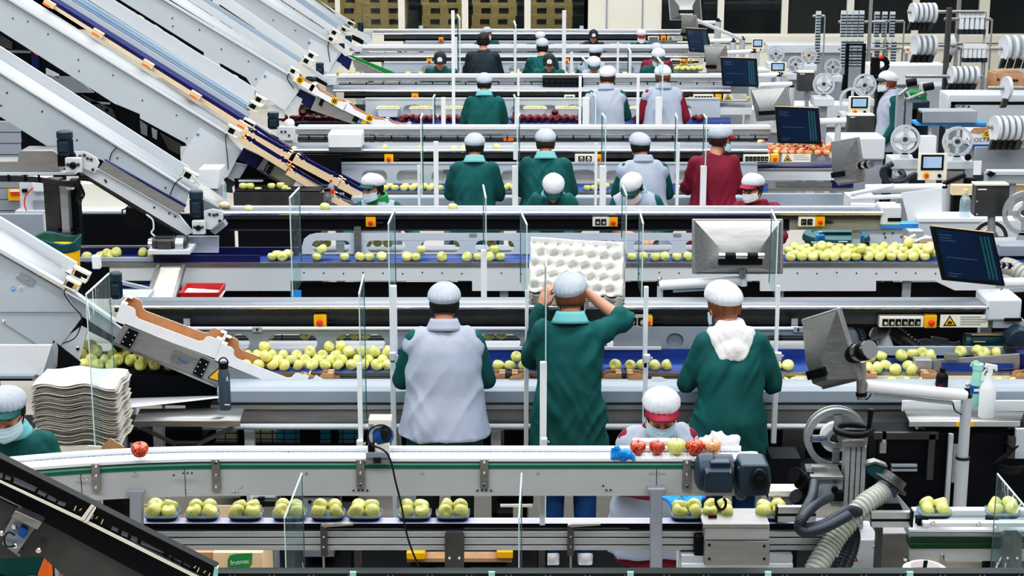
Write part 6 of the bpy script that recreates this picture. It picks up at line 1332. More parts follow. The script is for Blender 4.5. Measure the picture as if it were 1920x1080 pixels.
    dk = thing('dark_cabinet', 'dark machine body below the left end of the near line', 'machine'); rect('machine_body', 'dark', dk, -60, 806, 380, 830, 9.95, .3); rect('machine_side', 'dark', dk, -80, 930, 235, 1060, 8.8, .3); rect('machine_post', 'steel_d', dk, 235, 800, 240, 1000, 9.9, .1)
front_conveyor(); tray_belt()
def near_extras():
    # stainless side trays
    t = thing('side_tray', 'folding stainless tray on the left of the near table, a flask standing on it', 'tray')
    band('tray_top', 'steel', t, (250, 793, 9.32), (449, 793, 9.32), (263, 768, 9.62), (458, 766, 9.62), .01); rect('tray_lip', 'steel', t, 250, 790, 450, 800, 9.31, .012); 
    for a in ((262, 800, 300, 834), (440, 800, 400, 834)): bar('tray_strut', 'steel_w', t, [(a[0], a[1], 9.36), (350 + (a[0] - 350) * .25, 832, 9.66)], .013)
    bar('tray_strut', 'steel_w', t, [(322, 830, 9.66), (378, 830, 9.66)], .012)
    p = thing('paper_sheet', 'long white sheet lying at the left end of the near table', 'paper'); band('sheet', 'white', p, (232, 766, 9.5), (410, 746, 9.6), (222, 748, 9.78), (408, 742, 9.8), .004); rect('sheet_support', 'panel', p, 222, 768, 240, 1000, 9.7, .05)
    f = thing('flask', 'slate grey drinking flask with black loop lid on the left steel tray', 'flask'); Y = 9.45; bx, top, bot = 422.5, 690, 767
    a = P(bx, bot, Y); h = P(bx, top, Y).z - a.z; r = .0345; q = MB(); q.lathe([(r * .94, 0), (r, .008), (r, h * .86), (r * .8, h * .94), (r * .72, h)], a, (0, 0, 1), 24); b = q.build('flask_body', 'bottle_g', f)
    q = MB(); q.lathe([(r * .76, 0), (r * .8, .02), (r * .74, .034)], a + Vector((0, 0, h)), (0, 0, 1), 20); l = q.build('flask_lid', 'black', f); q = MB(); q.tube([a + Vector((r * .78 * math.cos(t_), 0, h + .028 + .034 * math.sin(t_))) for t_ in [PI * i / 14 for i in range(15)]], .004, 8); q.build('lid_loop', 'black', l)
    q = MB(); c = P(426, 711, Y - .036); q.tube([c + Vector((0, 0, .006)), c + Vector((-.003, 0, -.002)), c + Vector((-.006, 0, -.012))], .0022, 6); q.tube([c + Vector((0, 0, .004)), c + Vector((.003, 0, -.002)), c + Vector((.006, 0, -.012))], .0022, 6); q.ell(c + Vector((0, 0, .01)), (.004, .002, .004)); q.build('running_mark', 'white', b); rect('brand_dash', 'white', b, 421, 758, 431, 760, Y - .0355, .002)
    # pulp trays at far left, each liner a sheet of its own
    Yp = 8.9; n = 40
    q = MB(); x0, x1 = XA(62, Yp, 1.1), XA(219, Yp, 1.1); W = x1 - x0
    def sheet(u, v): x = x0 + W * u; return (x - x0, v * .34, .012 * math.sin(u * 12) * math.sin(v * 9 + 1) + .02 * math.sin(u * 2.6 + .5))
    q.grid(sheet, 26, 12); me = q.mesh('tray_sheet')
    me.materials.append(M['pulp']); me.polygons.foreach_set('use_smooth', [True] * len(me.polygons))
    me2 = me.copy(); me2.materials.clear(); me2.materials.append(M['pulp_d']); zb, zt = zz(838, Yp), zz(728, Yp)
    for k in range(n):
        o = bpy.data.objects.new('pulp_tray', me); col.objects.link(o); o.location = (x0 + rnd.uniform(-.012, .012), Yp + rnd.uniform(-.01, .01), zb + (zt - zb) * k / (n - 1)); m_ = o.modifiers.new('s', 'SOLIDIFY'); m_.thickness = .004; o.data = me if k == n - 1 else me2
        tag(o, 'white pulp fruit tray liner in the tall stack behind the masked worker at left', 'tray', 'pulp trays in the tall left stack')
    st = thing('stand', 'cream stand carrying the tall stack of pulp trays', 'stand'); rect('stand_body', 'panel_d', st, 70, 842, 200, 1000, Yp + .02, .3); rect('stand_foot', 'cream', st, 95, 835, 190, 850, Yp + .01, .05)
    r = thing('paper_roll', 'flat white paper roll lying on top of the pulp trays', 'roll'); q = MB(); c = P(124, 717, 9.05); q.lathe([(.02, 0), (.118, 0), (.122, .005), (.122, .03), (.118, .034), (.02, .034)], c - Vector((0, 0, .02)), (0, 0, 1), 32); q.build('roll_body', 'white', r)
    cs = thing('carton_scrap', 'folded brown carton end leaning left of the red apple', 'carton flap'); poly('flap', 'card', cs, [(190, 838), (207, 822), (232, 838), (226, 850), (190, 850)], 8.4, .01); poly('flap', 'pulp', cs, [(150, 850), (165, 836), (195, 838), (190, 852)], 8.45, .01)
    # crates in wire baskets under the near table
    w = thing('wire_basket', 'black wire basket frame under the near table', 'basket'); q = MB()
    for px in range(400, 690, 22): q.pb(px, 806, px + 1.5, 838, 10.05, .006)
    for y in (812, 823): q.pb(400, y, 690, y + 1.2, 10.045, .006)
    q.build('wires', 'dark', w); q = MB(); q.pb(400, 831, 690, 836, 10.05, .05); q.pb(450, 806, 465, 1000, 10.06, .05); q.pb(565, 806, 600, 1000, 10.06, .05); q.pb(622, 806, 635, 1000, 10.06, .05); q.build('basket_frame', 'dark', w)
    for x0_, x1_, lb in ((521, 564, 'cyan crate in the wire basket, left of the broad dark post'), (601, 623, 'narrow view of a cyan crate between two dark posts'), (636, 672, 'cyan crate beside the white screen post')):
        c = thing('plastic_crate', lb, 'crate'); rect('crate_body', 'cyan', c, x0_, 807, x1_, 831, 10.3, .3, .006); rect('crate_rim', 'cyan', c, x0_ - 1, 806, x1_ + 1, 809, 10.29, .32); rect('crate_stand', 'dark', c, x0_ + 4, 831, x1_ - 4, 900, 10.32, .25)
    c = thing('paper_sack', 'pale paper sacks in the wire basket', 'sack'); rect('sack', 'cream', c, 405, 807, 448, 830, 10.35, .2, .01); rect('sack', 'cream', c, 466, 807, 520, 830, 10.35, .2, .01); rect('sack', 'cream', c, 736, 806, 748, 826, 10.35, .1); rect('sack_stand', 'dark', c, 410, 830, 515, 900, 10.36, .18)
    s = thing('under_table_shade', 'dark sheet standing in for the shade below the near table', 'shelf'); rect('shade_sheet', 'dark', s, 240, 806, 2000, 850, 10.8, .04); rect('shade_sheet_foot', 'dark', s, 240, 850, 2000, 870, 10.82, .04)  # dark sheets carry the shade under the table in their colour
    for px in (232, 942): bar('pipe', 'steel', s, [(px, 806, 10.0), (px, 838, 10.0)], .01)
    rect('shade_sheet_leg', 'dark', s, 300, 870, 320, 990, 10.82, .04); rect('shade_sheet_leg', 'dark', s, 1500, 870, 1520, 990, 10.82, .04)
    # the tray stack held by the worker
    Yt = 9.78; a = P(992, 566, Yt); 
    def molded(top):
        q = MB(); W, D = .56, .36
        def f(u, v):
            x = u * W; y = v * D; c_ = .0
            for i in range(7):
                for j in range(5):
                    cx = (i + .5 + (j % 2) * .5) / 7.5 * W; cy = (j + .5) / 5 * D; d2 = ((x - cx) / .036) ** 2 + ((y - cy) / .034) ** 2; c_ = max(c_, math.sqrt(max(0, 1 - d2)) if d2 < 1 else 0)
            e = min(u, 1 - u, v, 1 - v); return (x, y, -.03 * c_ + .006 * math.sin(u * 9) * math.sin(v * 7) - (.012 if e < .001 else 0))
        q.grid(f, 56, 36); me = q.mesh('tray'); me.polygons.foreach_set('use_smooth', [True] * len(me.polygons)); return me
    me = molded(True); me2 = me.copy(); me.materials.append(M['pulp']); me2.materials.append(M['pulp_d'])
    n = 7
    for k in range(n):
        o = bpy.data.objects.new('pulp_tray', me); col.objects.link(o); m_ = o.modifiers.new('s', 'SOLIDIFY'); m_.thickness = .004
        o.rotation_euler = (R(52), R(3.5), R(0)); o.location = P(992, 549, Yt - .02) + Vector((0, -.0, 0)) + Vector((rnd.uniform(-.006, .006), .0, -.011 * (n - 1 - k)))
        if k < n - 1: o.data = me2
        if k == n - 1: o.location += Vector((0, 0, .012)); tag(o, 'white moulded pulp tray, topmost of the stack on the worker\'s shoulder', 'tray')
        else: tag(o, 'white moulded pulp tray in the stack carried on the shoulder, its edge showing', 'tray', 'pulp trays carried on the shoulder')
near_extras()
# ------------------------------------------------------------------ monitors on swing arms
def monitor(label, TL, TR, BL, front, post=None, arm=None, joint=None, w=.03):
    t = thing('monitor', label, 'monitor'); a, b, c = P(*TL), P(*TR), P(*BL); u = b - a; v = c - a
    n = u.cross(v).normalized(); n = n if n.y < 0 else -n      # towards the camera
    q = MB(); mid = a + u / 2 + v / 2
    q.obox(mid - n * w / 2, u / 2, v / 2, n * w / 2); q.build('housing', 'black' if front else 'steel_w', t, .006)
    e = .045
    if front:
        q = MB(); q.obox(mid + n * .001, u * (.5 - e), v * (.5 - e * 1.2), n * .001); s = q.build('screen', 'screen', t)
        q = MB()
        for y, x0, x1 in ((.15, .08, .3), (.2, .08, .26), (.25, .08, .32), (.56, .12, .62), (.86, .1, .3), (.91, .1, .24)): q.obox(a + u * (x0 + x1) / 2 + v * y + n * .003, u * (x1 - x0) / 2, v * .006, n * .0005)
        q.build('screen_lines', 'scrtxt', s); q = MB()
        for x in (.76, .82, .88): q.obox(a + u * x + v * .5 + n * .003, u * .018, v * .4, n * .0005)
        q.build('side_columns', 'teal', s); q = MB(); q.obox(a + u / 2 - n * .01, u / 2, v.normalized() * .004, n * .012); q.build('top_edge', 'card_l', t)
    else:
        q = MB(); B = [a + u * x + v * y for x, y in ((.03, .03), (.97, .03), (.97, .97), (.03, .97))]; Tq = [a + u * x + v * y + n * .12 for x, y in ((.3, .52), (.7, .52), (.7, .84), (.3, .84))]
        q.add(B + Tq, [(0, 1, 5, 4), (1, 2, 6, 5), (2, 3, 7, 6), (3, 0, 4, 7), (4, 5, 6, 7)]); q.build('rear_cone', 'steel', t)
        q = MB(); q.obox(a + u * .5 + v * .72 + n * .125, u * .24, v * .06, n * .01); q.build('vesa_block', 'black', t, .004)
        q = MB(); q.obox(a + u * .42 + v * .93 + n * .004, u * .06, v * .025, n * .001); q.obox(a + u * .78 + v * .91 + n * .004, u * .05, v * .03, n * .001); q.build('type_plate', 'white', t)
    if joint:
        j = P(*joint[:3]); d = u.normalized(); r = joint[3]; L = joint[4]; q = MB(); q.cyl(j - d * L, j + d * L, r, n=16); q.build('joint_tube', 'chrome', t)
        
        for e0 in (-.72, .25): q = MB(); q.cyl(j + d * L * e0, j + d * L * (e0 + .47), r * 1.06, n=16); q.build('joint_sleeve', 'black', t)
    if arm:
        pts, r = arm, .032; q = MB(); q.tube([P(*p) for p in pts[:2]], r, 14); am = q.build('swing_arm', 'white', t)
        if len(pts) > 2: q = MB(); q.tube([P(*p) for p in pts[2:4]], r * .4, 10); q.build('cable_channel', 'panel', am)
    if post:
        px, y0, y1, Y, r = post; A_, B_ = P(px, y0, Y), P(px, y1, Y); q = MB(); q.tube([(A_.x, Y, A_.z), (A_.x, Y, B_.z)], r, 18); ps = q.build('post', 'panel', t)
        q = MB(); q.lathe([(r * 1.02, -.02), (r * 1.02, 0), (r * .5, .004), (r * .5, .03), (r * .2, .035)], (A_.x, Y, A_.z), (0, 0, 1), 14); q.build('post_cap', 'black', ps)
    return t
def monitors():
    t = monitor('big silver monitor seen from behind above the white hooded worker', (1298, 411, 10.75), (1469, 411, 10.75), (1298, 514, 10.72), False, (1238, 530, 640, 10.75, .02), ((1236, 535, 10.75), (1396, 526, 10.72), (1262, 545, 10.76), (1330, 541, 10.75)), (1390, 480, 10.6, .021, .145)); bar('drop_tube', 'steel', t, [(1392, 484, 10.66), (1392, 520, 10.68)], .022, 14); bar('arm_hub', 'white', t, [(1394, 512, 10.7), (1394, 536, 10.7)], .024, 14)
    q = MB(); q.ell(P(1237, 524, 10.75), (.014, .014, .014)); q.build('chrome_knob', 'chrome', t)
    t = monitor('dark screened monitor leaning at the right edge above the near line', (1747, 423, 10.6), (1863, 436, 10.75), (1770, 525, 10.55), True, (1960, 520, 700, 10.8, .03), ((1864, 531, 10.75), (1960, 528, 10.8), (1870, 546, 10.75), (1960, 542, 10.8)), (1885, 498, 10.75, .02, .05))
    q = MB(); 
    q.tube(spline([P(1862, 560, 10.5), P(1872, 548, 10.5), P(1880, 540, 10.5)], 5), .003, 6); q.tube(spline([P(1852, 580, 10.25), P(1856, 562, 10.4), P(1860, 545, 10.5)], 5), .003, 6); q.build('wires', 'rubber', t); q = MB(); q.ell(P(1874, 551, 10.5), (.018, .018, .025)); q.build('knob', 'white', t)
    t = monitor('tilted brown steel monitor back on a swing arm in the right foreground', (1501, 600, 9.05), (1570, 578, 8.75), (1541, 731, 9.0), False, (1813, 738, 1200, 9.0, .03), ((1810, 741, 9.0), (1622, 724, 8.85), (1785, 755, 9.0), (1636, 738, 8.9)), (1612, 660, 8.7, .05, .095)); bar('drop_tube', 'steel_w', t, [(1615, 676, 8.82), (1615, 738, 8.85)], .026, 14); bar('arm_hub', 'black', t, [(1615, 735, 8.85), (1615, 742, 8.85)], .03, 14); bar('hub_end', 'steel', t, [(1615, 742, 8.85), (1615, 748, 8.85)], .024, 14)
    q = MB(); X = P(1813, 738, 9.0).x; q.tube([(X, 9.0, 0), (X, 9.0, zz(858, 9.0))], .037, 18); q.build('lower_post', 'panel', t); q = MB(); q.tube([(X, 9.0, zz(860, 9.0)), (X, 9.0, zz(856, 9.0))], .04, 18); q.build('rubber_ring', 'rubber', t); q = MB(); q.ell(P(1814, 724, 9.0), (.012, .012, .02)); q.build('chrome_knob', 'chrome', t); bar('cable', 'rubber', t, [(1617, 748, 8.85), (1626, 748, 8.84), (1634, 738, 8.84)], .004, 6, 5); bar('cable', 'rubber', t, [(1787, 756, 8.98), (1791, 770, 8.97), (1803, 777, 8.97)], .004, 6, 5)
    monitor('blue screened monitor right of the maroon coated worker', (1453, 199, 16.5), (1535, 202, 16.5), (1459, 268, 16.45), True, (1572, 224, 330, 16.6, .03), ((1536, 228, 16.55), (1585, 226, 16.6)), None)
    monitor('steel monitor back turned left on an arm right of the pinkish apples', (1557, 266, 15.8), (1607, 257, 15.45), (1570, 348, 15.78), False, (1770, 348, 425, 15.3, .035), ((1622, 352, 15.4), (1772, 350, 15.3), (1625, 360, 15.4), (1755, 358, 15.3)), (1622, 309, 15.35, .035, .09))
    monitor('blue screened monitor right of the maroon sleeved vest', (1351, 107, 20.9), (1419, 109, 20.9), (1355, 161, 20.85), True, (1460, 140, 240, 21, .04), ((1420, 143, 21), (1460, 140, 21)), None)
    monitor('brown and steel monitor back beside the blue screened one with wide arm', (1406, 167, 20.4), (1474, 162, 20.1), (1418, 228, 20.35), False, (1484, 160, 260, 20.5, .04), ((1424, 160, 20.4), (1484, 158, 20.5)), None)
    monitor('small dark blue monitor high right of the far maroon visor', (1285, 52, 25.6), (1326, 54, 25.6), (1293, 97, 25.55), True, (1374, 76, 160, 25.7, .05), ((1330, 77, 25.6), (1372, 76, 25.7)), None)
    monitor('steel monitor back left of the dark screened monitor on the fourth line', (1319, 85, 25), (1360, 85, 24.7), (1325, 136, 25), False, (1412, 96, 200, 25, .05), ((1360, 99, 25), (1412, 96, 25)), None)
    monitor('silver cone monitor back cut off by the top edge', (1252, -14, 30), (1313, -14, 30), (1256, 38, 29.9), False, (1346, 38, 120, 30.2, .06), ((1298, 42, 30), (1346, 42, 30.2)), None)
    monitor('narrow dark monitor back beside the small dark blue monitor', (1277, 29, 29.4), (1304, 29, 29), (1283, 74, 29.4), False, (1392, 72, 120, 30, .05), ((1306, 38, 29.3), (1392, 74, 30)), None)
# ------------------------------------------------------------------ label machines
def ring(q, c, r0, r1, y0, y1, n=36):
    o = [(c.x + r1 * math.cos(2 * PI * i / n), c.z + r1 * math.sin(2 * PI * i / n)) for i in range(n)]
    h = [(c.x + r0 * math.cos(2 * PI * i / n), c.z + r0 * math.sin(2 * PI * i / n)) for i in range(n)]
    return q.prism(o, c.y + y0, c.y + y1, [h])
def reel(par, px, py, rpx, Y, m='panel', disc='cardw', roll=.42, tilt=0):
    c = P(px, py, Y); r = rpx / F * (Y * cp + (H - c.z) * sp); q = MB()
    ring(q, c, r * .8, r, 0, .012); ring(q, c, r * .2, r * .34, 0, .014)
    for k in range(4):
        a = PI / 2 * k + tilt; d = Vector((math.cos(a), 0, math.sin(a))); s = Vector((-math.sin(a), 0, math.cos(a))); q.obox(c + d * r * .57 + Vector((0, .006, 0)), d * r * .25, Vector((0, .006, 0)), s * r * .11)
    q.prism([(c.x - r * .2, c.z - r * .9), (c.x + r * .2, c.z - r * .9), (c.x + r * .34, c.z - r * 1.3), (c.x - r * .34, c.z - r * 1.3)], Y, Y + .012)
    b = q.build('reel', m, par); q = MB(); ring(q, c, r * .22, r * roll, .02, .05); q.build('label_roll', disc, b)
    q = MB(); ring(q, c, r * .9, r * .97, .03, .04); q.build('reel_rim', 'alu', b); q = MB(); q.lathe([(r * .14, 0), (r * .14, .05)], c + Vector((0, .05, 0)), (0, -1, 0), 14); q.build('hub', 'steel_d', b)
    return b, c, r
def touch(par, x0, y0, x1, y1, Y, stop=True):
    b = rect('touch_panel', 'cream', par, x0, y0, x1, y1, Y, .04, .004); w, h = x1 - x0, y1 - y0
    s = rect('bezel', 'black', b, x0 + w * .1, y0 + h * .05, x1 - w * .12, y0 + h * .62, Y - .008, .008); rect('display', 'screen_l', s, x0 + w * .17, y0 + h * .12, x1 - w * .19, y0 + h * .54, Y - .011, .003)
    if stop:
        q = MB(); c = P(x0 + w * .27, y0 + h * .82, Y); r = w * .12 / F * Y; q.lathe([(r, 0), (r, .006)], c, (0, -1, 0), 18); y = q.build('stop_ring', 'yellow', b); q = MB(); q.lathe([(r * .5, 0), (r * .5, .03)], c, (0, -1, 0), 12); q.build('stop_button', 'red', y)
        q = MB(); q.lathe([(r * .5, 0), (r * .5, .03)], P(x0 + w * .72, y0 + h * .82, Y), (0, -1, 0), 12); q.build('key_switch', 'black', b)
def corr(par, name, m, pts, r, pitch=.02, amp=.1):
    q = [P(*p) for p in pts]; L = sum((a - b).length for a, b in zip(q, q[1:])); s = spline(q, max(4, int(L / pitch * 4 / max(1, len(q) - 1)))); z = MB(); z.tube(s, r, 14, lambda i: (r if not isinstance(r, tuple) else r[0] + (r[1] - r[0]) * i / len(s)) * (1 + amp * (1 if i % 4 in (0, 1) else -1))); return z.build(name, m, par)
def near_labeller():
    t = thing('label_machine', 'near label machine with silver reel, black handwheel and column at right', 'label machine'); Y = 7.95
    b, c, r = reel(t, 1569, 823, 59, Y, 'alu', 'cardw', .5)
    text('reel_lettering', 'Sinclair', .028, (c.x - r * .6, Y - .003, c.z), (PI / 2, 0, 0), 'inkb', b)
    q = MB(); ring(q, c, r * .94, r, .05, .06); q.build('rear_rim', 'alu', b)
    poly('reel_foot', 'alu', t, [(1556, 872), (1582, 872), (1584, 896), (1546, 896)], Y, .03)
    Yc = 7.75; q = MB()
    for k in range(4): q.pb(1582 + k * 10, 838, 1590.5 + k * 10, 1020, Yc, .09)
    q.build('column', 'alu', t, .002); rect('column_groove', 'steel_d', t, 1583, 838, 1621, 1020, Yc + .02, .07); rect('column_cap', 'steel', t, 1579, 826, 1623, 839, Yc - .02, .13, .003)
    q = MB()
    for x in (1591, 1601, 1612): q.lathe([(.008, 0), (.008, .012)], P(x, 828, Yc + .03), (0, 0, 1), 10)
    q.build('cap_bolts', 'black', t)
    h = P(1600, 806, Yc + .05); q = MB(); n = 40; R_ = .082
    q.tube([h + Vector((R_ * math.cos(2 * PI * i / n), R_ * math.sin(2 * PI * i / n), 0)) for i in range(n + 1)], .016, 10); q.obox(h + Vector((0, 0, -.004)), (R_, 0, 0), (0, .012, 0), (0, 0, .007)); q.cyl(h - Vector((0, 0, .05)), h, .02); w = q.build('handwheel', 'black', t)
    q = MB(); q.tube([h + Vector((R_ - .01, 0, 0)), h + Vector((R_ - .005, 0, .04)), h + Vector((R_ - .002, 0, .105))], [.011, .012, .015], 12); q.build('crank_grip', 'black', w); q = MB(); q.cyl(h - Vector((0, 0, .075)), h - Vector((0, 0, .03)), .009, n=10); q.build('spindle', 'chrome', w)
    rect('head_block', 'panel_d', t, 1523, 898, 1580, 938, 7.7, .15, .004); rect('head_cover', 'steel', t, 1520, 893, 1582, 900, 7.68, .18, .003); poly('head_nose', 'panel_d', t, [(1510, 912), (1523, 904), (1540, 915), (1535, 938), (1518, 938)], 7.66, .1, bevel=.01); rect('black_motor', 'black', t, 1563, 924, 1582, 940, 7.66, .06); rect('block_foot', 'steel_w', t, 1560, 940, 1582, 950, 7.68, .08); bolts(t, [(1565, 917)], 7.69, .016, 'black'); bolts(t, [(1567, 904), (1579, 922)], 7.69, .006, 'steel_d')
    rect('bracket_plate', 'steel', t, 1522, 876, 1550, 884, 7.75, .05); rect('bracket_plate', 'alu', t, 1524, 882, 1548, 893, 7.76, .05); rect('clip', 'steel_d', t, 1513, 885, 1526, 898, 7.72, .05)
    for x, y, dx, dy in ((1488, 890, 12, -8), (1500, 902, 12, -8), (1492, 930, 14, 10)):
        corr(t, 'bellows', 'black', [(x, y, 7.66), (x + dx * .7, y + 5 + dy * .3, 7.68), (x + dx * 1.6, y + 14, 7.7)], .034, .012, .12)
    corr(t, 'dark_hose', 'hose_k', [(1527, 906, 7.5), (1523, 930, 7.35), (1508, 960, 7.24), (1500, 978, 7.22), (1510, 989, 7.2), (1545, 983, 7.2), (1585, 958, 7.25), (1610, 960, 7.35)], .023, .012, .03)
    corr(t, 'dark_hose', 'hose_k', [(1556, 932, 7.5), (1532, 944, 7.32), (1506, 970, 7.16), (1498, 988, 7.14), (1512, 998, 7.12), (1550, 988, 7.14), (1592, 966, 7.2)], .023, .012, .03)
    corr(t, 'ribbed_hose', 'hose_k', [(1590, 990, 7.5), (1596, 1005, 7.45), (1584, 1040, 7.4), (1562, 1085, 7.3)], .024, .014, .09); corr(t, 'ribbed_hose', 'hose_k', [(1600, 990, 7.5), (1603, 1010, 7.45), (1596, 1040, 7.4), (1576, 1085, 7.3)], .024, .014, .09)
    corr(t, 'pale_hose', 'hose_w', [(1672, 905, 7.55), (1655, 922, 7.5), (1622, 945, 7.42), (1585, 985, 7.35), (1555, 1025, 7.3), (1528, 1070, 7.22), (1516, 1100, 7.2)], (.045, .05), .018, .07)
    cc, ax = P(1668, 910, 7.53), Vector((.6, .25, .75)); q = MB(); q.lathe([(.05, -.03), (.055, -.02), (.055, .0), (.085, .002), (.085, .012), (.06, .02), (.06, .05)], cc, ax, 24); q.build('hose_flange', 'steel_d', t); q = MB(); q.lathe([(.0535, -.032), (.0535, -.016)], cc, ax, 20); q.build('blue_clamp', 'inkb', t)
    poly('green_deflector', 'teal', t, [(1622, 872), (1640, 867), (1660, 875), (1670, 895), (1650, 902), (1628, 890)], 7.75, .03, bevel=.004); poly('deflector_rim', 'steel', t, [(1622, 870), (1642, 865), (1664, 873), (1664, 877), (1640, 869), (1622, 875)], 7.74, .05); rect('black_gearbox', 'black', t, 1655, 944, 1693, 961, 7.6, .1); poly('side_shield', 'panel', t, [(1680, 928), (1686, 932), (1712, 962), (1694, 958)], 7.58, .02)
    b = rect('column_base', 'panel2', t, 1588, 1012, 1647, 1110, 7.62, .25, .006); bolts(b, [(1639, 1025), (1639, 1069)], 7.62, .01); bolts(b, [(1606, 1025)], 7.62, .004, 'dark'); s = rect('warning_label', 'cream', b, 1601, 1044, 1611, 1054, 7.617, .003); poly('triangle', 'orange', s, [(1602, 1053), (1610, 1053), (1606, 1045)], 7.615, .002); bar('symbol', 'ink', s, [(1606, 1048, 7.614), (1606, 1052, 7.614)], .002, 6); rect('base_column', 'panel', b, 1590, 1100, 1645, 1300, 7.64, .2)
    b = rect('steel_box', 'steel_w', t, 1647, 1000, 1700, 1200, 7.75, .25, .006); bolts(b, [(1697, 1049)], 7.749, .012)
    s = thing('guide_rail', 'pair of aluminium guide rails through the near label machine', 'rail'); 
    for x0, x1 in ((1457, 1530), (1634, 1711)):
        for y0, y1 in ((951, 963), (964, 967), (968, 979)): rect('rail_bar', 'dark' if y0 == 964 else 'alu', s, x0, y0 + (10 if x0 > 1600 else 0), x1, y1 + (10 if x0 > 1600 else 0), 7.33 if x0 < 1600 else 7.36, .03)
        rect('rail_end', 'black', s, (x0 if x0 < 1600 else x1) - 1.5, 951 + (8 if x0 > 1600 else 0), (x0 if x0 < 1600 else x1) + 1.5, 981 + (8 if x0 > 1600 else 0), 7.32, .04)
    rect('rail_support', 'steel_d', s, 1640, 990, 1650, 1200, 7.4, .05)
    p = thing('profile_rail', 'cream and steel rail end right of the geared motor', 'rail'); rect('rail_top', 'cream', p, 1442, 921, 1500, 931, 7.7, .1); rect('rail_side', 'steel_w', p, 1444, 930, 1500, 945, 7.72, .06); rect('rail_clip', 'card_l', p, 1450, 930, 1464, 945, 7.7, .03); rect('rail_leg', 'steel_d', p, 1470, 945, 1480, 1200, 7.8, .05)
    c = thing('outfeed_conveyor', 'white and steel outfeed conveyor with dark green stripe at the lower right', 'conveyor'); Yo = 7.4
    rect('top_edge', 'panel2', c, 1704, 993, 1990, 999, Yo, .08, .004); rect('upper_side', 'alu', c, 1705, 999, 1990, 1008, Yo + .01, .2); rect('green_band', mat('deep_green', (8, 70, 40), .45, 0, .15, 6), c, 1708, 1009, 1990, 1029, Yo - .004, .1); rect('green_line', 'grn2', c, 1708, 1019, 1990, 1020.5, Yo - .007, .004)
    poly('lower_side', 'alu', c, [(1705, 1029), (1990, 1029), (1990, 1052), (1771, 1052), (1771, 1042), (1767, 1037), (1760, 1037), (1756, 1042), (1756, 1052), (1705, 1052)], Yo, .03)
    rect('carriage_plate', 'panel2', c, 1732, 981, 1990, 988, 7.3, .04); rect('backing_rail', 'panel2', c, 1712, 957, 1990, 972, 7.62, .05, .003); rect('belt_shadow', 'dark', c, 1700, 972, 1990, 992, 7.6, .1); bolts(c, [(1749, 981), (1835, 983), (1868, 990)], 7.29, .012); table_legs(c, (1720, 1850, 1960), Yo + .05, 1.0, .05, 'dark'); rect('plinth', 'cream', c, 1770, 1054, 1865, 1200, 7.55, .3)
    b = thing('bucket', 'white bucket of paper core below the green striped conveyor', 'bucket'); q = MB(); k = P(1735, 1062, 7.15); q.lathe([(.08, -k.z + .02), (.1, -.02), (.1, -.012), (.08, 0), (.066, .0), (.06, -.1)], k, (0, 0, 1), 26); q.build('bucket_body', 'white', b); q = MB(); q.lathe([(.066, -.05), (.066, -.03), (.03, -.03)], k, (0, 0, 1), 20); q.build('paper_core', 'card', b); poly('black_strap', 'black', b, [(1733, 1052), (1740, 1052), (1736, 1072), (1730, 1072)], 7.05, .01)
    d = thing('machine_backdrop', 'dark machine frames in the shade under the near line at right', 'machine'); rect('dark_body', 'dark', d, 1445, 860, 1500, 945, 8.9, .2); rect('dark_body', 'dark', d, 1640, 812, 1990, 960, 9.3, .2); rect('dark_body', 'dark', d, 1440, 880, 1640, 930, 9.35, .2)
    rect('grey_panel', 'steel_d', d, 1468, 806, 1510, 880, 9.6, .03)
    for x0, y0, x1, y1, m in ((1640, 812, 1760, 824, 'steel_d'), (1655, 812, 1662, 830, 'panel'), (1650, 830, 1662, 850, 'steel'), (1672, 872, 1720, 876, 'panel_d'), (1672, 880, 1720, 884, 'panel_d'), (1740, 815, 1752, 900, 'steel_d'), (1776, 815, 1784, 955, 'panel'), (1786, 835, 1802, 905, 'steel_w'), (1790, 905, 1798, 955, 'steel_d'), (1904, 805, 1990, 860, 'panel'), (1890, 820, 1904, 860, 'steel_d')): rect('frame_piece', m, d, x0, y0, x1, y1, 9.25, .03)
    q = MB()
    for k in range(8): q.tube(spline([P(1885 + k, 828 + k * 3, 9.2), P(1895 + k * 2, 850 - k * 2, 9.2), P(1872 - k * 2, 868 + k, 9.2), P(1900, 876 + k * 2, 9.2), P(1930, 870, 9.2)], 5), .005, 5)
    q.build('cable_tangle', 'black', d); rect('orange_patch', 'orange', d, 1727, 949, 1752, 955, 9.2, .02); rect('body_foot', 'dark', d, 1660, 955, 1990, 1030, 9.32, .15)
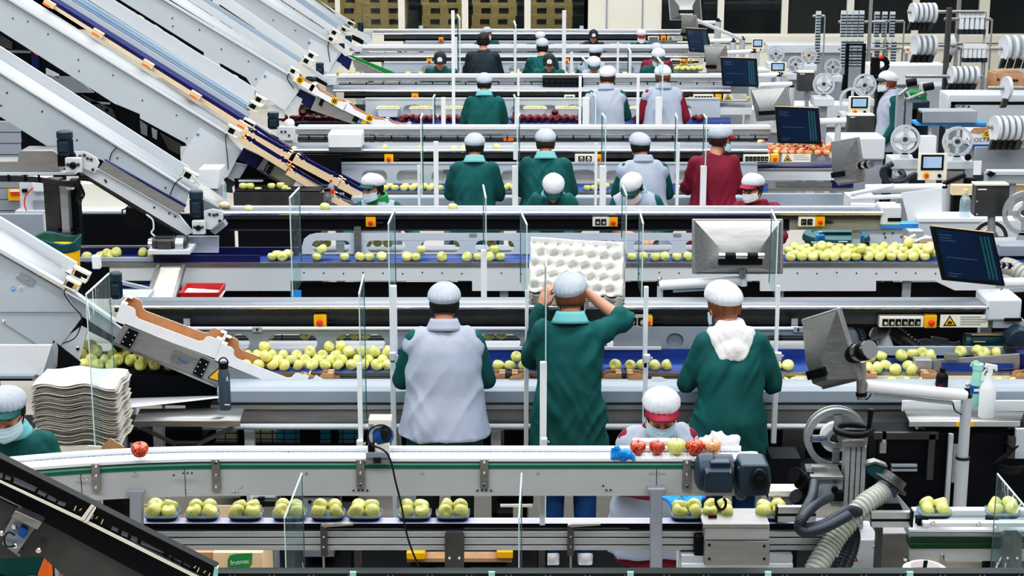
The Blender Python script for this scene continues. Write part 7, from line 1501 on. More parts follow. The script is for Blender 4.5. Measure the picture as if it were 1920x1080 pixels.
def near_right():
    t = thing('side_tray', 'folding stainless tray at the right end of the near table under the spray bottle', 'tray'); rect('white_guard', 'white', t, 1692, 752, 1990, 771, 9.62, .02); band('tray_top', 'steel', t, (1706, 792, 9.3), (1912, 792, 9.3), (1694, 768, 9.6), (1920, 774, 9.56), .01); rect('tray_lip', 'alu', t, 1705, 791, 1913, 800, 9.29, .012)
    for x0, x1 in ((1720, 1792), (1904, 1828)): bar('tray_strut', 'steel', t, [(x0, 801, 9.33), (x1, 836, 9.6)], .014)
    bar('tray_strut', 'steel', t, [(1784, 834, 9.6), (1836, 834, 9.6)], .014); rect('yellow_label', 'yellow', t, 1792, 792, 1826, 800, 9.285, .004); 
    b = thing('spray_bottle', 'white spray bottle on the right steel tray', 'bottle'); Y = 9.42; a = P(1849, 782, Y); q = MB(); q.lathe([(.044, 0), (.047, .008), (.047, .165), (.036, .2), (.018, .235), (.016, .26)], a, (0, 0, 1), 24); q.build('bottle_body', 'white', b); q = MB(); z = a.z + .26; q.obox((a.x + .005, Y, z + .02), (.014, 0, 0), (0, .012, 0), (0, 0, .022)); q.obox((a.x + .008, Y, z + .045), (.034, 0, -.006), (0, .01, 0), (.003, 0, .012)); q.obox((a.x + .038, Y, z + .03), (.007, 0, 0), (0, .009, 0), (0, 0, .012)); h = q.build('spray_head', 'white', b, .003); q = MB(); q.tube([(a.x - .012, Y, z + .035), (a.x - .034, Y, z + .005), (a.x - .038, Y, z - .04)], .006, 8); q.build('trigger', 'white', h)
    b = thing('flask', 'mint drinking flask with blue label behind the spray bottle', 'flask'); Y = 9.55; bottle(b, 1829, 682, 760, .036, Y, 'mint', 'mint', .78); q = MB(); c = P(1829, 687, Y); q.tube([c + Vector((.026 * math.cos(k), 0, .03 * math.sin(k))) for k in [PI * i / 12 for i in range(13)]], .006, 8); q.build('loop', 'mint', b); q = MB(); a = P(1829, 735, Y); q.lathe([(.0368, 0), (.0368, .045)], a, (0, 0, 1), 20); q.build('blue_label', 'inkb', b); q = MB(); q.obox((a.x, Y - .037, a.z + .022), (.02, 0, 0), (0, .001, 0), (0, 0, .008)); q.build('label_mark', 'white', b)
    b = thing('bottle', 'small black bottle with magenta label before the trough', 'bottle'); bottle(b, 1765, 690, 733, .036, 9.74, 'black', 'black', .42); a = P(1765, 727, 9.74); q = MB(); q.lathe([(.0368, 0), (.0368, .04)], a, (0, 0, 1), 20); l = q.build('label', 'capk', b); q = MB(); q.obox((a.x - .015, 9.703, a.z + .018), (.012, 0, 0), (0, .003, 0), (0, 0, .012)); q.obox((a.x + .016, 9.703, a.z + .006), (.01, 0, 0), (0, .003, 0), (0, 0, .008)); q.build('magenta_print', 'maroon', l)
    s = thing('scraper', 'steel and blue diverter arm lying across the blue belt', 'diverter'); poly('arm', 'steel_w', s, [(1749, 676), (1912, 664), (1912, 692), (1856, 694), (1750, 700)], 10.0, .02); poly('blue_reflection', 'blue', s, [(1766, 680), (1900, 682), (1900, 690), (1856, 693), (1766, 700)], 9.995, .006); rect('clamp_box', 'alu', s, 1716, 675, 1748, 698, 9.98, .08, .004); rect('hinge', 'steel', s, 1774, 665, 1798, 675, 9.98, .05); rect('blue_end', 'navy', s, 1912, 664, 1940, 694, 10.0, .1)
    g = thing('belt_guard', 'pale blue guard sheet along the back of the belt at right', 'guard'); rect('guard_sheet', 'apron', g, 1640, 650, 1990, 667, 10.26, .02, .003); rect('guard_foot', 'dark', g, 1640, 667, 1990, 690, 10.27, .02); rect('guard_leg', 'dark', g, 1700, 690, 1720, 1000, 10.3, .05)
    d = thing('hose_cluster', 'suction pipes, ribbed grey hose and cables behind the belt at right', 'hoses'); rect('dark_recess', 'dark', d, 1600, 613, 1920, 655, 10.7, .04); q = MB(); q.tube(spline([P(1648, 622, 10.4), P(1656, 636, 10.4), P(1664, 655, 10.4)], 5), .045, 16); q.build('white_pipe', 'white', d); q = MB(); q.lathe([(.07, 0), (.07, .012)], P(1650, 624, 10.38), (-.5, -.3, .8), 20); q.build('pipe_flange', 'steel', d)
    corr(d, 'ribbed_hose', 'steel_d', [(1666, 612, 10.5), (1690, 632, 10.45), (1722, 655, 10.4)], .045, .02, .07); corr(d, 'ribbed_hose', 'hose_k', [(1597, 607, 10.4), (1612, 620, 10.38), (1620, 645, 10.36)], .02, .014, .08); q = MB(); q.lathe([(.11, 0), (.12, .03), (.12, .09)], P(1590, 640, 10.38), (0, 1, 0), 28); q.build('grey_drum', 'panel_d', d)
    q = MB()
    for k in range(9): q.tube(spline([P(1700 + k * 9, 645 - k % 3 * 4, 10.5), P(1735 + k * 5, 636 + k % 4 * 4, 10.5), P(1770 - k * 3, 648 - k * 2, 10.5), P(1800, 640 + k, 10.5)], 4), .007, 5)
    q.build('cables', 'panel_d', d); rect('hose_stand', 'dark', d, 1660, 655, 1700, 1000, 10.72, .05)
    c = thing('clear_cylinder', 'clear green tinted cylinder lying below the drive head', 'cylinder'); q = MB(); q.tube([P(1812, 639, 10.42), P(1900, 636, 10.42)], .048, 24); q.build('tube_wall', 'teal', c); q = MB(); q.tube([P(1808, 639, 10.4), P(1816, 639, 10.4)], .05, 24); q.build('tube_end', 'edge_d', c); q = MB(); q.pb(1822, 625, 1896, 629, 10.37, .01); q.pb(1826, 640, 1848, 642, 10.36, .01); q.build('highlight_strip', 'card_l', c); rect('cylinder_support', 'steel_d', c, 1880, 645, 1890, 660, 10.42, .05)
    m = thing('gear_motor', 'dark motor disc at the right edge above the belt', 'motor'); q = MB(); q.lathe([(.06, 0), (.075, .02), (.075, .12)], P(1913, 638, 10.2), (0, 1, 0), 24); q.build('motor_body', 'motor', m); rect('motor_shelf', 'steel_d', m, 1888, 652, 1960, 660, 10.18, .1)
    # ---- beyond: right end of the second line
    t = thing('swing_bin', 'big round teal bin lids beside the apple pile', 'bin'); q = MB(); k = P(1568, 438, 13.5); q.lathe([(.22, -.75), (.25, -.06), (.27, -.05), (.27, -.03), (.26, 0), (.2, .012), (.19, .0), (.05, .0)], k, (0, 0, 1), 36); q.build('bin_body', 'teal', t); rect('bin_handle', 'teal', t, 1540, 435, 1600, 437, 13.45, .1)
    for x, w in ((1537.5, 'left'), (1611, 'right')): b = thing('bottle', 'blue water bottle, %s of the pair on the teal bin side' % w, 'bottle'); bottle(b, x, 434, 456, .038, 13.0, 'ltblue', 'panel2' if w == 'left' else 'ltblue', .35); 
    s = thing('guide_bar', 'dark steel guide bar with black handle behind the apple pile', 'guide'); poly('bar_face', 'steel_d', s, [(1522, 455), (1690, 468), (1690, 473), (1522, 462)], 12.9, .02); poly('bar_top', 'cream', s, [(1522, 454), (1690, 467), (1690, 470), (1522, 457)], 12.89, .03); bar('handle', 'black', s, [(1605, 462, 12.86), (1606, 455, 12.86), (1628, 456, 12.86), (1629, 464, 12.86)], .011, 8); rect('clamp', 'steel', s, 1573, 454, 1590, 462, 12.87, .04); rect('bar_leg', 'dark', s, 1640, 470, 1650, 700, 12.95, .05); rect('pale_ledge', 'cream', s, 1684, 461, 1750, 471, 12.92, .08)
    b = thing('white_belt', 'white conveyor side with bright blue belt beside the teal bin', 'conveyor'); rect('side', 'panel2', b, 1604, 427, 1692, 458, 13.7, .05); rect('blue_belt', 'ltblue', b, 1573, 420, 1722, 428, 13.65, .12); bolts(b, [(1658, 438), (1674, 437), (1660, 445), (1690, 444)], 13.69, .008, 'steel_d'); table_legs(b, (1620, 1680), 13.8, .9, .06, 'panel')
    f = thing('filter_box', 'two pale yellow filter boxes with a white hose', 'box'); rect('box', 'alu', f, 1704, 434, 1732, 450, 13.2, .12); rect('yellow_base', 'card_l', f, 1700, 448, 1720, 462, 13.18, .12); rect('yellow_base', 'card_l', f, 1724, 447, 1746, 464, 13.19, .12); bar('hose', 'white', f, [(1716, 441, 13.15), (1706, 446, 13.14), (1716, 452, 13.14), (1730, 447, 13.14), (1746, 446, 13.14)], .012, 8, 6); rect('box_stand', 'panel', f, 1700, 462, 1750, 700, 13.3, .1)
    c = thing('work_table', 'white work table and machine covers right of the second line', 'table'); rect('cover', 'panel2', c, 1722, 414, 1990, 470, 13.9, .3); rect('side_cover', 'panel', c, 1850, 460, 1990, 556, 12.6, .3); rect('cover_edge', 'white', c, 1722, 410, 1850, 416, 13.88, .3); rect('shelf', 'panel2', c, 1300 + 290, 368, 1640, 392, 14.5, .2); rect('table_leg', 'panel', c, 1740, 470, 1760, 700, 14, .1); rect('cover_foot', 'dark', c, 1850, 556, 1990, 700, 12.7, .2)
    q = thing('paper_sheet', 'tall white curled paper hanging by the swing arm post', 'paper'); poly('sheet', 'white', q, [(1690, 362), (1766, 352), (1766, 416), (1722, 418), (1706, 426)], 14.0, .01); rect('paper_post', 'panel', q, 1730, 414, 1740, 700, 14.02, .03)
    for i, (y0, y1, x1) in enumerate(((364, 348, 1676), (372, 368, 1690), (384, 386, 1688))):
        r = thing('pipe', ('upper', 'middle', 'lower')[i] + ' white pipe lying behind the raised conveyor end', 'pipe'); bar('pipe_body', 'white', r, [(1596, y0, 14.4), (x1, y1, 14.2)], .02, 10); rect('pipe_rest', 'panel_d', r, 1640, max(y0, y1) + 2, 1646, 700, 14.45, .03)
    b = thing('bottle', 'clear water bottle on the white machine cover at right', 'bottle'); bottle(b, 1808, 355, 411, .045, 13.95, 'pet', 'card_l')
    p = thing('control_box', 'dark brown square control box on a post at right', 'box'); rect('box_face', 'steel_d', p, 1829, 346, 1892, 406, 12.9, .12, .006); rect('box_top', 'cream', p, 1829, 345, 1892, 348, 12.88, .12); rect('nameplate', 'white', p, 1834, 354, 1850, 356.5, 12.89, .006); bar('post', 'steel_w', p, [(1859, 406, 12.95), (1859, 520, 12.9)], .03, 14); bolts(p, [(1832, 378), (1889, 378), (1832, 402), (1889, 402)], 12.895, .007, 'panel')
    t = thing('label_machine', 'label machine with big pale reels at the right edge behind the leaning monitor', 'label machine'); reel(t, 1922, 400, 42, 12.8, 'alu', 'cardw', .5); reel(t, 1857, 447, 33, 13.1, 'steel_d', 'card_l', .5); rect('body', 'panel_d', t, 1876, 462, 1990, 480, 12.5, .2); corr(t, 'pale_hose', 'hose_w', [(1884, 498, 12.2), (1905, 505, 12.1), (1940, 530, 12.0)], .06, .025, .07); rect('stand', 'panel_d', t, 1890, 480, 1990, 700, 12.7, .1); rect('stand', 'panel_d', t, 1845, 480, 1870, 700, 13.15, .1)
def far_labellers():
    def base(t, x0, y0, x1, y1, Y, m='panel2', yb=420): rect('machine_body', m, t, x0, y0, x1, y1, Y, .3, .01); rect('machine_leg', 'panel_d', t, x0 + (x1 - x0) * .25, y1, x0 + (x1 - x0) * .6, max(yb, y1 + 60), Y + .1, .15)
    Y = 16.9
    t = thing('label_machine', 'pale label machine left of the touch panel, below the standing person', 'label machine'); reel(t, 1698, 262, 28, Y, 'panel', 'cardw', .75); base(t, 1672, 298, 1722, 318, Y - .05, 'panel'); rect('arm', 'panel2', t, 1680, 318, 1722, 330, Y - .03, .15); corr(t, 'dark_hose', 'hose_k', [(1674, 306, Y - .15), (1656, 318, Y - .15), (1658, 334, Y - .15), (1680, 340, Y - .15), (1694, 330, Y - .15), (1688, 320, Y - .1)], .03, .02, .05); corr(t, 'dark_hose', 'hose_k', [(1656, 312, Y - .18), (1664, 338, Y - .18), (1690, 340, Y - .18), (1712, 328, Y - .18), (1724, 330, Y - .1)], .025, .02, .05); bolts(t, [(1717, 291)], Y - .1, .035, 'black'); rect('white_guard', 'white', t, 1727, 256, 1755, 300, Y + .3, .1)
    touch(t, 1722, 288, 1776, 338, Y - .2)
    t = thing('label_machine', 'pale label machine right of the touch panel with spoked reel', 'label machine'); reel(t, 1796, 266, 29, Y, 'panel', 'panel2', .3); base(t, 1776, 302, 1826, 318, Y - .05, 'panel'); rect('arm', 'steel_w', t, 1776, 322, 1806, 346, Y - .08, .15); bar('lever', 'dark', t, [(1770, 345, Y - .1), (1810, 328, Y - .1)], .02); rect('black_box', 'black', t, 1812, 336, 1830, 360, Y - .1, .1); rect('white_plate', 'white', t, 1826, 302, 1840, 328, Y - .15, .02); bolts(t, [(1815, 295)], Y - .1, .035, 'black'); rect('blue_motor', 'motor', t, 1832, 328, 1850, 346, Y, .15)
    t = thing('packing_machine', 'long grey packing machine arm behind the dark control box', 'machine'); rect('arm', 'panel_d', t, 1852, 326, 1990, 345, 16, .15, .01); rect('arm_top', 'panel', t, 1856, 322, 1990, 328, 15.98, .15); poly('black_clamp', 'black', t, [(1850, 328), (1858, 321), (1868, 326), (1858, 332)], 15.95, .05); rect('lower_rail', 'card_l', t, 1786, 348, 1990, 366, 16.1, .1); rect('frame', 'dark', t, 1786, 366, 1830, 420, 16.2, .1); rect('wall_sheet', 'panel_d', t, 1828, 276, 1990, 330, 17.6, .05); rect('machine_leg', 'panel_d', t, 1880, 345, 1900, 500, 16.05, .1)
    Y = 20.6
    specs = (('front spoked reel beside the grey monitor plate', 1545, 158, 21, Y, 'cardw', .66, (1527, 184, 1564, 200)), ('reel behind the standing persons cap peak', 1622, 160, 22, Y + .3, 'panel2', .6, (1600, 186, 1640, 200)), ('wide open reel left of the standing person, behind its touch panel', 1598, 188, 24, Y - .2, 'panel', .3, (1580, 214, 1612, 226)),
             ('far reel above the small white touch panel', 1455, 101, 16, 25.2, 'panel', .5, (1440, 118, 1470, 130)), ('far pinkish reel before the chain tower', 1517, 104, 15, 25.4, 'card_l', .6, (1502, 122, 1532, 134)), ('far open reel between the two touch panels', 1492, 121, 16, 25.0, 'panel2', .4, (1474, 138, 1508, 150)), ('far reel left of the black truck frame', 1562, 126, 16, 25.0, 'panel', .3, (1546, 142, 1580, 154)), ('pale reel right of the standing person', 1688, 186, 20, 20.9, 'card_l', .5, (1670, 206, 1704, 218)))
    for w, x, y, r, Yr, disc, ro, bx in specs: t = thing('label_machine', 'label machine with ' + w, 'label machine'); reel(t, x, y, r, Yr, 'panel', disc, ro); base(t, *bx, Yr - .04, 'panel2', bx[3] + 90)
    for w, x0, y0, x1, y1, Yt in (('beside the far reels', 1443, 117, 1475, 142, 24.8), ('left of the standing person', 1592, 181, 1632, 216, 20.2), ('at the far left of the label machines', 1410, 73, 1432, 97, 28.5)): t = thing('touch_terminal', 'small cream touch terminal ' + w, 'terminal'); touch(t, x0, y0, x1, y1, Yt); rect('terminal_post', 'panel', t, (x0 + x1) / 2 - 2, y1, (x0 + x1) / 2 + 2, y1 + 90, Yt + .02, .06)
    for w, x0, y0, x1, y1, Yt in (('behind the front spoked reel', 1497, 135, 1527, 171, 20.8), ('left of the standing persons vest', 1591, 216, 1640, 264, 18.6)): t = thing('control_box', 'brown grey flat control box ' + w, 'box'); rect('box_face', 'steel_d', t, x0, y0, x1, y1, Yt, .15, .006); rect('box_top', 'cream', t, x0, y0 - 1, x1, y0 + 1.5, Yt - .01, .15); rect('nameplate', 'white', t, x0 + 3, y0 + 3, x0 + 12, y0 + 4.5, Yt - .006, .006); rect('box_post', 'panel_d', t, (x0 + x1) / 2 - 3, y1, (x0 + x1) / 2 + 3, y1 + 120, Yt + .05, .08)
    # pale machine bodies and counters that fill the back right corner
    for w, x0, y0, x1, y1, Yb, m in (('long white counter below the wheel racks', 1630, 121, 1772, 160, 23.5, 'white'), ('white counter under the far reels', 1440, 83, 1640, 100, 29, 'panel2'), ('pale bench behind the touch panels', 1480, 196, 1600, 240, 21.8, 'panel2'), ('white side of the fifth line at right', 1330, 130, 1480, 158, 25.8, 'panel2'), ('pale side of the fourth line at right', 1400, 205, 1500, 250, 21.2, 'white'), ('white bench end with blue edge at the right', 1735, 160, 1780, 205, 22.5, 'panel'), ('grey bench under the standing person', 1560, 258, 1660, 300, 17.8, 'panel2')):
        t = thing('machine_cover', w, 'machine'); rect('cover', m, t, x0, y0, x1, y1, Yb, .4, .02); rect('cover_foot', 'panel_d', t, x0 + 6, y1, x1 - 6, y1 + 60, Yb + .05, .3)
    t = thing('packing_machine', 'white packing machine with black slot at the right edge', 'machine'); rect('body', 'panel2', t, 1776, 176, 1990, 212, 19.6, .4, .02); rect('slot', 'black', t, 1784, 191, 1990, 196, 19.58, .03); rect('slot', 'black', t, 1784, 193, 1790, 208, 19.58, .03); rect('front', 'panel', t, 1790, 197, 1990, 240, 19.57, .1); rect('foot', 'panel_d', t, 1790, 240, 1990, 400, 19.7, .2); text('lettering', 'ACTA', .1, P(1800, 204, 19.55), (PI / 2, 0, 0), 'ink', t)
    t = thing('labelling_unit', 'long grey box head on a thin post with blue belt below', 'machine'); rect('head', 'panel_d', t, 1730, 208, 1832, 231, 18.6, .25, .01); rect('head_end', 'black', t, 1727, 212, 1731, 231, 18.62, .2); rect('post', 'panel', t, 1740, 231, 1745, 330, 18.7, .06); rect('blue_belt', 'ltblue', t, 1719, 231, 1850, 236, 18.65, .3); rect('under_rail', 'panel_d', t, 1775, 236, 1860, 242, 18.7, .2)
    t = thing('carton', 'white and brown printed fruit carton with orange flower mark at right', 'carton'); rect('carton_face', 'cardw', t, 1818, 246, 1862, 272, 18.2, .3); poly('brown_top', 'card', t, [(1818, 248), (1826, 240), (1862, 238), (1862, 245), (1846, 246), (1838, 251)], 18.19, .02); rect('blue_base', 'inkb', t, 1818, 271, 1862, 276, 18.19, .3); rect('carton_stand', 'panel_d', t, 1822, 276, 1858, 400, 18.3, .2); text('lettering', 'ACOSTA', .07, P(1833, 263, 18.18), (PI / 2, 0, 0), 'ink', t); c = P(1851, 251, 18.18); q = MB()
    for k in range(6): a = PI / 3 * k; q.lathe([(.018, 0), (.018, .004)], (c.x + .03 * math.cos(a), c.y, c.z + .026 * math.sin(a)), (0, -1, 0), 10)
    q.lathe([(.02, 0), (.02, .004)], c, (0, -1, 0), 10); q.build('flower_mark', 'yellow', t)
    t = thing('box', 'brown cardboard box on the white machine at the right edge', 'box'); rect('box_body', 'card', t, 1865, 138, 1876, 177, 20.2, .35); rect('box_front', 'card', t, 1874, 137, 1918, 179, 20.1, .4); q = MB(); q.pb(1870, 147, 1874, 152, 20.09, .01); q.pb(1896, 149, 1909, 153, 20.09, .01); q.build('print', 'hair_b', t); rect('box_stand', 'panel', t, 1868, 179, 1916, 200, 20.2, .3)
    t = thing('plastic_crate', 'bright green crate behind the standing persons shoulder', 'crate'); rect('crate_body', 'grn2', t, 1702, 173, 1738, 190, 21.5, .3, .01); rect('crate_slot', 'mint', t, 1710, 178, 1726, 182, 21.49, .02); rect('crate_stand', 'motor', t, 1702, 190, 1740, 300, 21.55, .2)
    t = thing('dark_machine', 'dark grey machine under the green crate', 'machine'); rect('frame_body', 'motor', t, 1704, 190, 1742, 206, 21.2, .3, .02); rect('frame_foot', 'dark', t, 1706, 206, 1722, 290, 21.3, .2)
    t = thing('pallet_truck', 'pallet truck with black steering head and red button behind the standing person', 'truck'); q = MB(); q.tube([P(1645, 160, 21.5), P(1645, 141, 21.5)], .05, 12); q.build('tiller', 'black', t); q = MB(); c = P(1650, 121, 21.4); q.tube([c + Vector((.09 * math.cos(k), 0, .08 * math.sin(k))) for k in [2 * PI * i / 16 for i in range(17)]], .035, 8); q.obox(c + Vector((-.06, 0, -.02)), (.05, 0, 0), (0, .05, 0), (0, 0, .11)); q.build('steering_head', 'black', t); q = MB(); q.ell(P(1652, 107, 21.35), (.035, .04, .03)); q.build('red_button', 'red', t); rect('truck_body', 'black', t, 1640, 158, 1660, 420, 21.5, .2)
    t = thing('load_frame', 'tall black steel load guard frame', 'frame'); 
    for x in (1588, 1619): rect('upright', 'black', t, x - 3, 82, x + 3, 172, 22.6, .05)
    for y in (82, 97, 113): rect('crossbar', 'black', t, 1588, y, 1619, y + 2, 22.6, .04)
    poly('brace', 'black', t, [(1582, 140), (1588, 138), (1584, 168), (1578, 170)], 22.55, .04); rect('frame_foot', 'black', t, 1586, 170, 1622, 330, 22.6, .1)
    for i, (x0, y0, x1, y1) in enumerate(((1686, 178, 1718, 152), (1702, 186, 1750, 160))): t = thing('lever', 'steel lever with black grip, %s of two behind the standing person' % ('left' if i == 0 else 'right'), 'lever'); bar('rod', 'steel', t, [(x0, y0, 19.4), (x1 - 14, y1 + 12, 19.4)], .02, 10); bar('grip', 'black', t, [(x1 - 18, y1 + 4, 19.38), (x1, y1 + 1, 19.38)], .045, 12); rect('lever_base', 'panel_d', t, x0 - 6, y0, x0 + 6, y0 + 140, 19.45, .1)
    t = thing('switch_box', 'cream switch box with orange and red buttons on the rear wall', 'switch box'); rect('box_face', 'cream', t, 1689, 88, 1708, 101, 30, .1, .02); bolts(t, [(1694, 95)], 29.99, .03, 'orange', 'button'); bolts(t, [(1702, 93)], 29.99, .02, 'red', 'button'); rect('box_post', 'panel_d', t, 1696, 101, 1701, 160, 30.02, .06)
def wheel_racks():
    def post(lab, x, y0, y1, Y, m, w=3): t = thing('post', lab, 'post'); rect('post_body', m, t, x - w, y0, x + w, y1, Y, .08); 
    post('dark grey rack post standing on the white packing machine', 1773, 15, 300, 20.6, 'steel_d', 4); post('tall brown post behind the wheel racks', 1795, -20, 180, 25, 'steel_w', 3); post('thin brown post behind the standing person', 1631, -20, 160, 26, 'steel_w', 2.5)
    protos = {}
    def cassette(kind, h, g, lab):
        t = thing('wheel_cassette', lab, 'wheel', g)
        if kind == 'disc':
            q = MB(); q.lathe([(h * .3, -.008), (h * .5, -.02), (h * .5, .02), (h * .3, .008)], (0, 0, -h * .5), (1, .16, 0), 24); q.build('wheel', 'panel2', t)
            q = MB(); q.obox((-.02, -.02, -h * 1.12), (.04, .03, 0), (0, .03, 0), (.015, 0, h * .2)); q.build('gripper', 'steel_d', t)
        elif kind == 'strip':
            q = MB(); q.box(-.022, .022, -.03, .03, -h, 0); q.box(-.03, .03, -.04, .04, -.06, 0); q.build('strip', 'white', t); q = MB(); q.box(-.045, .045, -.05, .04, -h * 1.3, -h); q.build('gripper', 'motor', t)
        else:
            q = MB(); q.box(-.036, .036, -.03, .03, -h, 0); q.build('band', 'panel2', t); q = MB()
            n = int(h / .045)
            for k in range(n): q.box(-.04, .04, -.04, -.03, -h + k * .045, -h + k * .045 + .018)
            q.build('rungs', 'motor', t)
        THINGS.remove(t); return t
    def rack(lab, x0, x1, n, ytop, h, Y, kind, rod, g):
        t = thing('rack_rod', 'steel rod carrying the ' + lab, 'rack'); a, b = P(rod[0], rod[2], Y + .05), P(rod[1], rod[2], Y + .05); q = MB(); q.tube([a, b], .022, 10); q.build('rod', 'steel', t); rect('rod_post', 'panel_d', t, rod[1] - 3, rod[2], rod[1] - 1, rod[2] + 160, Y + .08, .04)
        p = cassette(kind, h, g, 'one of the ' + lab)
        ch = kids(p)
        for i in range(n):
            loc = P(x0 + (x1 - x0) * i / max(1, n - 1), ytop, Y)
            if i == 0: p.location = loc
            else:
                c = p.copy(); col.objects.link(c); c.location = loc
                for k in ch: d = k.copy(); col.objects.link(d); d.parent = c
    s = lambda h, Y: h / F * Y
    for lab, x0, x1, n, yt, hp, Y, kind, rod in (('grey wheels on the topmost rack', 1713, 1750, 5, 5, 38, 22, 'disc', (1701, 1846, 22)), ('blue tipped strips on the topmost rack', 1804, 1842, 5, 24, 30, 22.1, 'strip', (1770, 1858, 36)), ('grey wheels on the second rack', 1718, 1750, 4, 66, 38, 22, 'disc', (1745, 1792, 85)), ('blue tipped strips on the second rack', 1811, 1845, 5, 82, 26, 22.1, 'strip', (1790, 1846, 82)),
        ('single grey wheels by the brown post', 1780, 1784, 2, 66, 38, 22.2, 'disc', (1776, 1800, 90)), ('grey wheels hanging over the white packing machine', 1786, 1829, 5, 124, 34, 20.4, 'disc', (1698, 1840, 143)), ('large grey wheels at the upper right edge', 1886, 1930, 4, 66, 46, 20.2, 'disc', (1856, 1960, 91)), ('large grey wheels at the right edge beside the fruit carton', 1868, 1915, 5, 217, 48, 17.4, 'disc', (1853, 1960, 238)), ('lone grey wheel before the brown cardboard box', 1889, 1889, 1, 143, 44, 19.0, 'disc', (1852, 1960, 165)), 
        ('silver banded strips on the left rack', 1582, 1616, 4, 20, 48, 26, 'band', (1572, 1660, 41)), ('lower silver banded strips on the left rack', 1582, 1614, 4, 74, 50, 26, 'band', (1572, 1660, 92)), ('silver banded strips on the middle rack', 1645, 1674, 3, 22, 46, 26.2, 'band', (1640, 1694, 40)), ('lower silver banded strips on the middle rack', 1645, 1676, 3, 74, 46, 26.2, 'band', (1640, 1690, 90)), ('tall banded chain tower beside the far reels', 1535, 1535, 1, 21, 96, 26.4, 'band', (1524, 1546, 30))):
        rack(lab, x0, x1, n, yt, s(hp, Y), Y, kind, rod, lab)
monitors(); near_labeller(); near_right(); far_labellers(); wheel_racks()
# ------------------------------------------------------------------ clear dividing screens and their white posts
def screen(label, near, far, ybot, post=None, Yp=None, dark=False, clip=None):
    # near, far: (px, py, Y) of the two upper corners; the sheet hangs straight down to height of ybot at the near edge
    t = thing('divider_screen', label, 'screen'); a, b = P(*near), P(*far); zb = zz(ybot, near[2])
    q = MB(); q.add([a, b, (b.x, b.y, zb), (a.x, a.y, zb)], [(0, 1, 2, 3)]); q.build('clear_sheet', 'mesh_clr', t, solid=.006)
    k = near[2] / 9.0
    q = MB(); q.tube([a, b], .0055 * k, 6); q.tube([a, (a.x, a.y, zb)], .0035 * k, 6); e = q.build('polished_edge', 'edge', t)
    q = MB(); q.tube([b, (b.x, b.y, zb)], .003 * k, 6); q.build('far_edge', 'edge_d', t)
    if post:
        for x, y0, y1, w in post:
            Y = Yp or near[2]; A_, B_ = P(x, y0, Y), P(x, y1, Y); hw = w / 2 / F * Y * 1.02
            z = MB(); z.box(A_.x - hw, A_.x + hw, Y, Y + hw * 2, B_.z, A_.z); z.build('post', 'white', t, .003)
    if clip:
        for x, y in clip: q = MB(); c = P(x, y, near[2] - .02); q.obox(c, (.018 * k, 0, 0), (0, .02, 0), (0, 0, .022 * k)); q.build('clamp', 'panel2', t, .004); bolts(t, [(x + 9, y)], near[2] - .04, .007 * k)
    return t
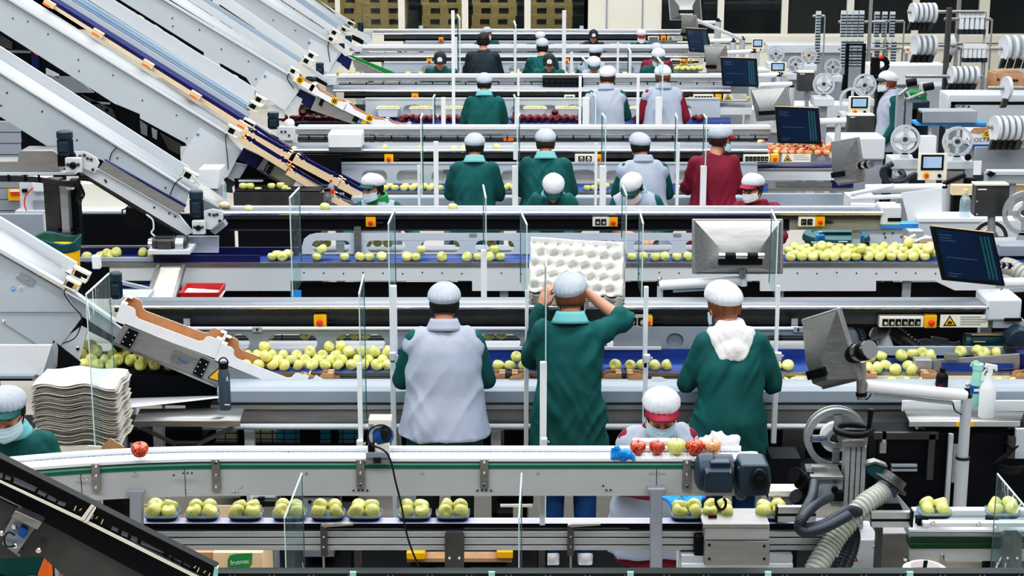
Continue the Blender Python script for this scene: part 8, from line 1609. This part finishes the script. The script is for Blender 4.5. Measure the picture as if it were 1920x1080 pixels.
def screens():
    screen('tall clear screen by the left pulp trays', (161, 552, 8.75), (204, 513, 9.25), 838, [(182, 838, 1000, 6)], 9.0)
    screen('clear screen with dark edge left of the grey vested worker', (673, 551, 9.15), (682, 515, 9.6), 832, [(673, 681, 860, 9)], 9.14, clip=[(675, 832)])
    screen('tall clear screen on a white post left of the grey vested worker', (728, 419, 9.55), (740, 392, 9.95), 560, [(736, 537, 680, 14), (736, 676, 1000, 10)], 9.6, clip=[(736, 668)])
    screen('tall clear screen on a white post right of the grey vested worker', (988, 421, 9.55), (976, 395, 9.95), 560, [(988, 545, 668, 7), (987, 660, 1000, 9)], 9.6, clip=[(989, 670)])
    screen('clear screen seen edge on left of the tray carrier', (1024, 500, 9.05), (1022.5, 470, 9.45), 690, [(1019, 680, 1000, 13)], 9.1, clip=[(1020, 828)])
    screen('clear screen between the tray carrier and the white hooded worker', (1206, 419, 9.55), (1199, 394, 9.95), 560, [(1212, 538, 690, 9), (1211, 680, 1000, 9)], 9.6, clip=[(1213, 672)])
    screen('clear screen right of the white hooded worker', (1459, 422, 9.55), (1447, 394, 9.95), 560, [(1460, 536, 680, 7), (1457, 670, 832, 10)], 9.6, clip=[(1459, 668)])
    # second line
    screen('clear screen at the left end of the second line oval panel', (543, 371, 12.0), (561, 352, 12.45), 556, [(552, 556, 800, 5)], 12.2); t = thing('tape', 'light blue tape square at the foot of the left second line screen', 'tape'); rect('tape_face', 'ltblue', t, 545, 544, 565, 561, 12.05, .004)
    screen('clear screen before the leftmost green coat of the second line', (911, 371, 12.0), (906, 347, 12.5), 480, [(907, 470, 620, 11)], 12.05)
    screen('clear screen before the pale vested worker of the second line', (1175, 366, 12.0), (1167, 347, 12.45), 470, [(1168, 470, 620, 11)], 12.05)
    # third line
    for lab, near, far, yb, posts in (('left of the leftmost green coat', (789, 221, 15.0), (792, 213, 15.25), 365, [(817, 266, 388, 9), (785, 310, 388, 5)]), ('between the two green coats of the third line', (970, 222, 15.0), (974, 214, 15.25), 365, [(966, 268, 300, 7), (966, 312, 388, 11)]), ('left of the grey vest on the third line', (1136, 222, 15.0), (1129, 213, 15.25), 312, [(1118, 268, 388, 5), (1131, 312, 388, 12)]), ('right of the grey vest on the third line', (1270, 222, 15.0), (1267, 213, 15.25), 312, [(1272, 268, 388, 6)]), ('on the sleeve of the maroon coat', (1325, 222, 15.0), (1320, 215, 15.25), 312, [(1320, 312, 388, 11)])):
        screen('clear screen ' + lab, near, far, yb, posts, 15.05)
    for lab, near, far, yb, posts in (('left of the fourth line green coat', (812, 184, 19.6), (815, 178, 20.0), 236, [(831, 183, 250, 8), (849, 20, 250, 6)]), ('right of the fourth line green coat', (966, 184, 19.6), (964, 178, 20), 236, [(970, 183, 250, 8), (972, 130, 180, 4)]), ('at the left sleeve of the fourth line grey vest', (1117, 182, 19.6), (1112, 174, 20.0), 236, [(1088, 143, 250, 5), (1099, 183, 250, 12)]), ('over the back of the maroon sleeved vest', (1243, 120, 19.6), (1233, 108, 20.0), 183, [(1236, 183, 250, 12), (1197, 143, 250, 5)])):
        screen('clear screen ' + lab, near, far, yb, posts, 19.62)
    for lab, near, far, yb, posts in (('left of the bareheaded person', (862, 35, 24.1), (858, 28, 24.5), 140, [(853, 70, 142, 8)]), ('right of the bareheaded person', (967, 48, 24.1), (964, 40, 24.5), 140, [(966, 55, 142, 5), (1072, 98, 142, 5)]), ('before the far grey vest', (1105, 120, 24.1), (1092, 108, 24.5), 140, [(1058, 20, 142, 7), (1159, 80, 142, 4)]), ('before the far maroon coat', (1183, 98, 24.1), (1178, 90, 24.5), 140, [(1182, 97, 142, 5)])):
        screen('clear screen ' + lab, near, far, yb, posts, 24.1)
    # foreground
    screen('slanting edged clear screen before the apple trays at left', (533, 972, 6.93), (566, 887, 7.12), 1100)
    screen('clear screen seen edge on before the front belt', (973, 972, 6.93), (978, 887, 7.12), 1100)
    screen('clear screen cut off by the right edge of the foreground', (1932, 962, 6.9), (1870, 888, 7.1), 1100)
screens()
# ------------------------------------------------------------------ light
def lights():
    w = bpy.data.worlds.new('world'); scene.world = w; w.use_nodes = True
    nt = w.node_tree; bg = nt.nodes['Background']
    tc = nt.nodes.new('ShaderNodeTexCoord'); sx = nt.nodes.new('ShaderNodeSeparateXYZ'); rp = nt.nodes.new('ShaderNodeValToRGB')
    nt.links.new(tc.outputs['Generated'], sx.inputs[0]); nt.links.new(sx.outputs['Z'], rp.inputs[0]); nt.links.new(rp.outputs[0], bg.inputs[0])
    rp.color_ramp.elements[0].position = .0; rp.color_ramp.elements[0].color = (.16, .2, .25, 1)
    rp.color_ramp.elements[1].position = .6; rp.color_ramp.elements[1].color = (.93, .965, 1.0, 1)
    bg.inputs[1].default_value = .5
    for i, y in enumerate((3.5, 8.5, 13.5, 18.5, 24, 30)):
        l = bpy.data.lights.new('ceiling_light', 'AREA'); l.shape = 'RECTANGLE'; l.size = 15; l.size_y = .9; l.energy = 560; l.color = (.96, .98, 1.0)
        o = bpy.data.objects.new('ceiling_light', l); col.objects.link(o); o.location = (0, y, 7.2)
    l = bpy.data.lights.new('pallet_fill_light', 'AREA'); l.shape = 'RECTANGLE'; l.size = 12; l.size_y = .5; l.energy = 170; l.color = (1, .93, .8)  # added fill lamp, no known fitting, brightens the stacked pallets
    o = bpy.data.objects.new('pallet_fill_light', l); col.objects.link(o); o.location = (-1, 34.5, 4.6); o.rotation_euler = (R(35), 0, 0)
    scene.view_settings.view_transform = 'Standard'; scene.view_settings.look = 'None'
    scene.view_settings.exposure = 0.0; scene.view_settings.gamma = 1.0
    scene.view_settings.use_curve_mapping = True
    cm = scene.view_settings.curve_mapping
    for x, y in ((.05, .028), (.22, .205), (.6, .66)): cm.curves[3].points.new(x, y)
    cm.update()
lights()
flush_apples()
settle()
print('objects', len(scene.objects))
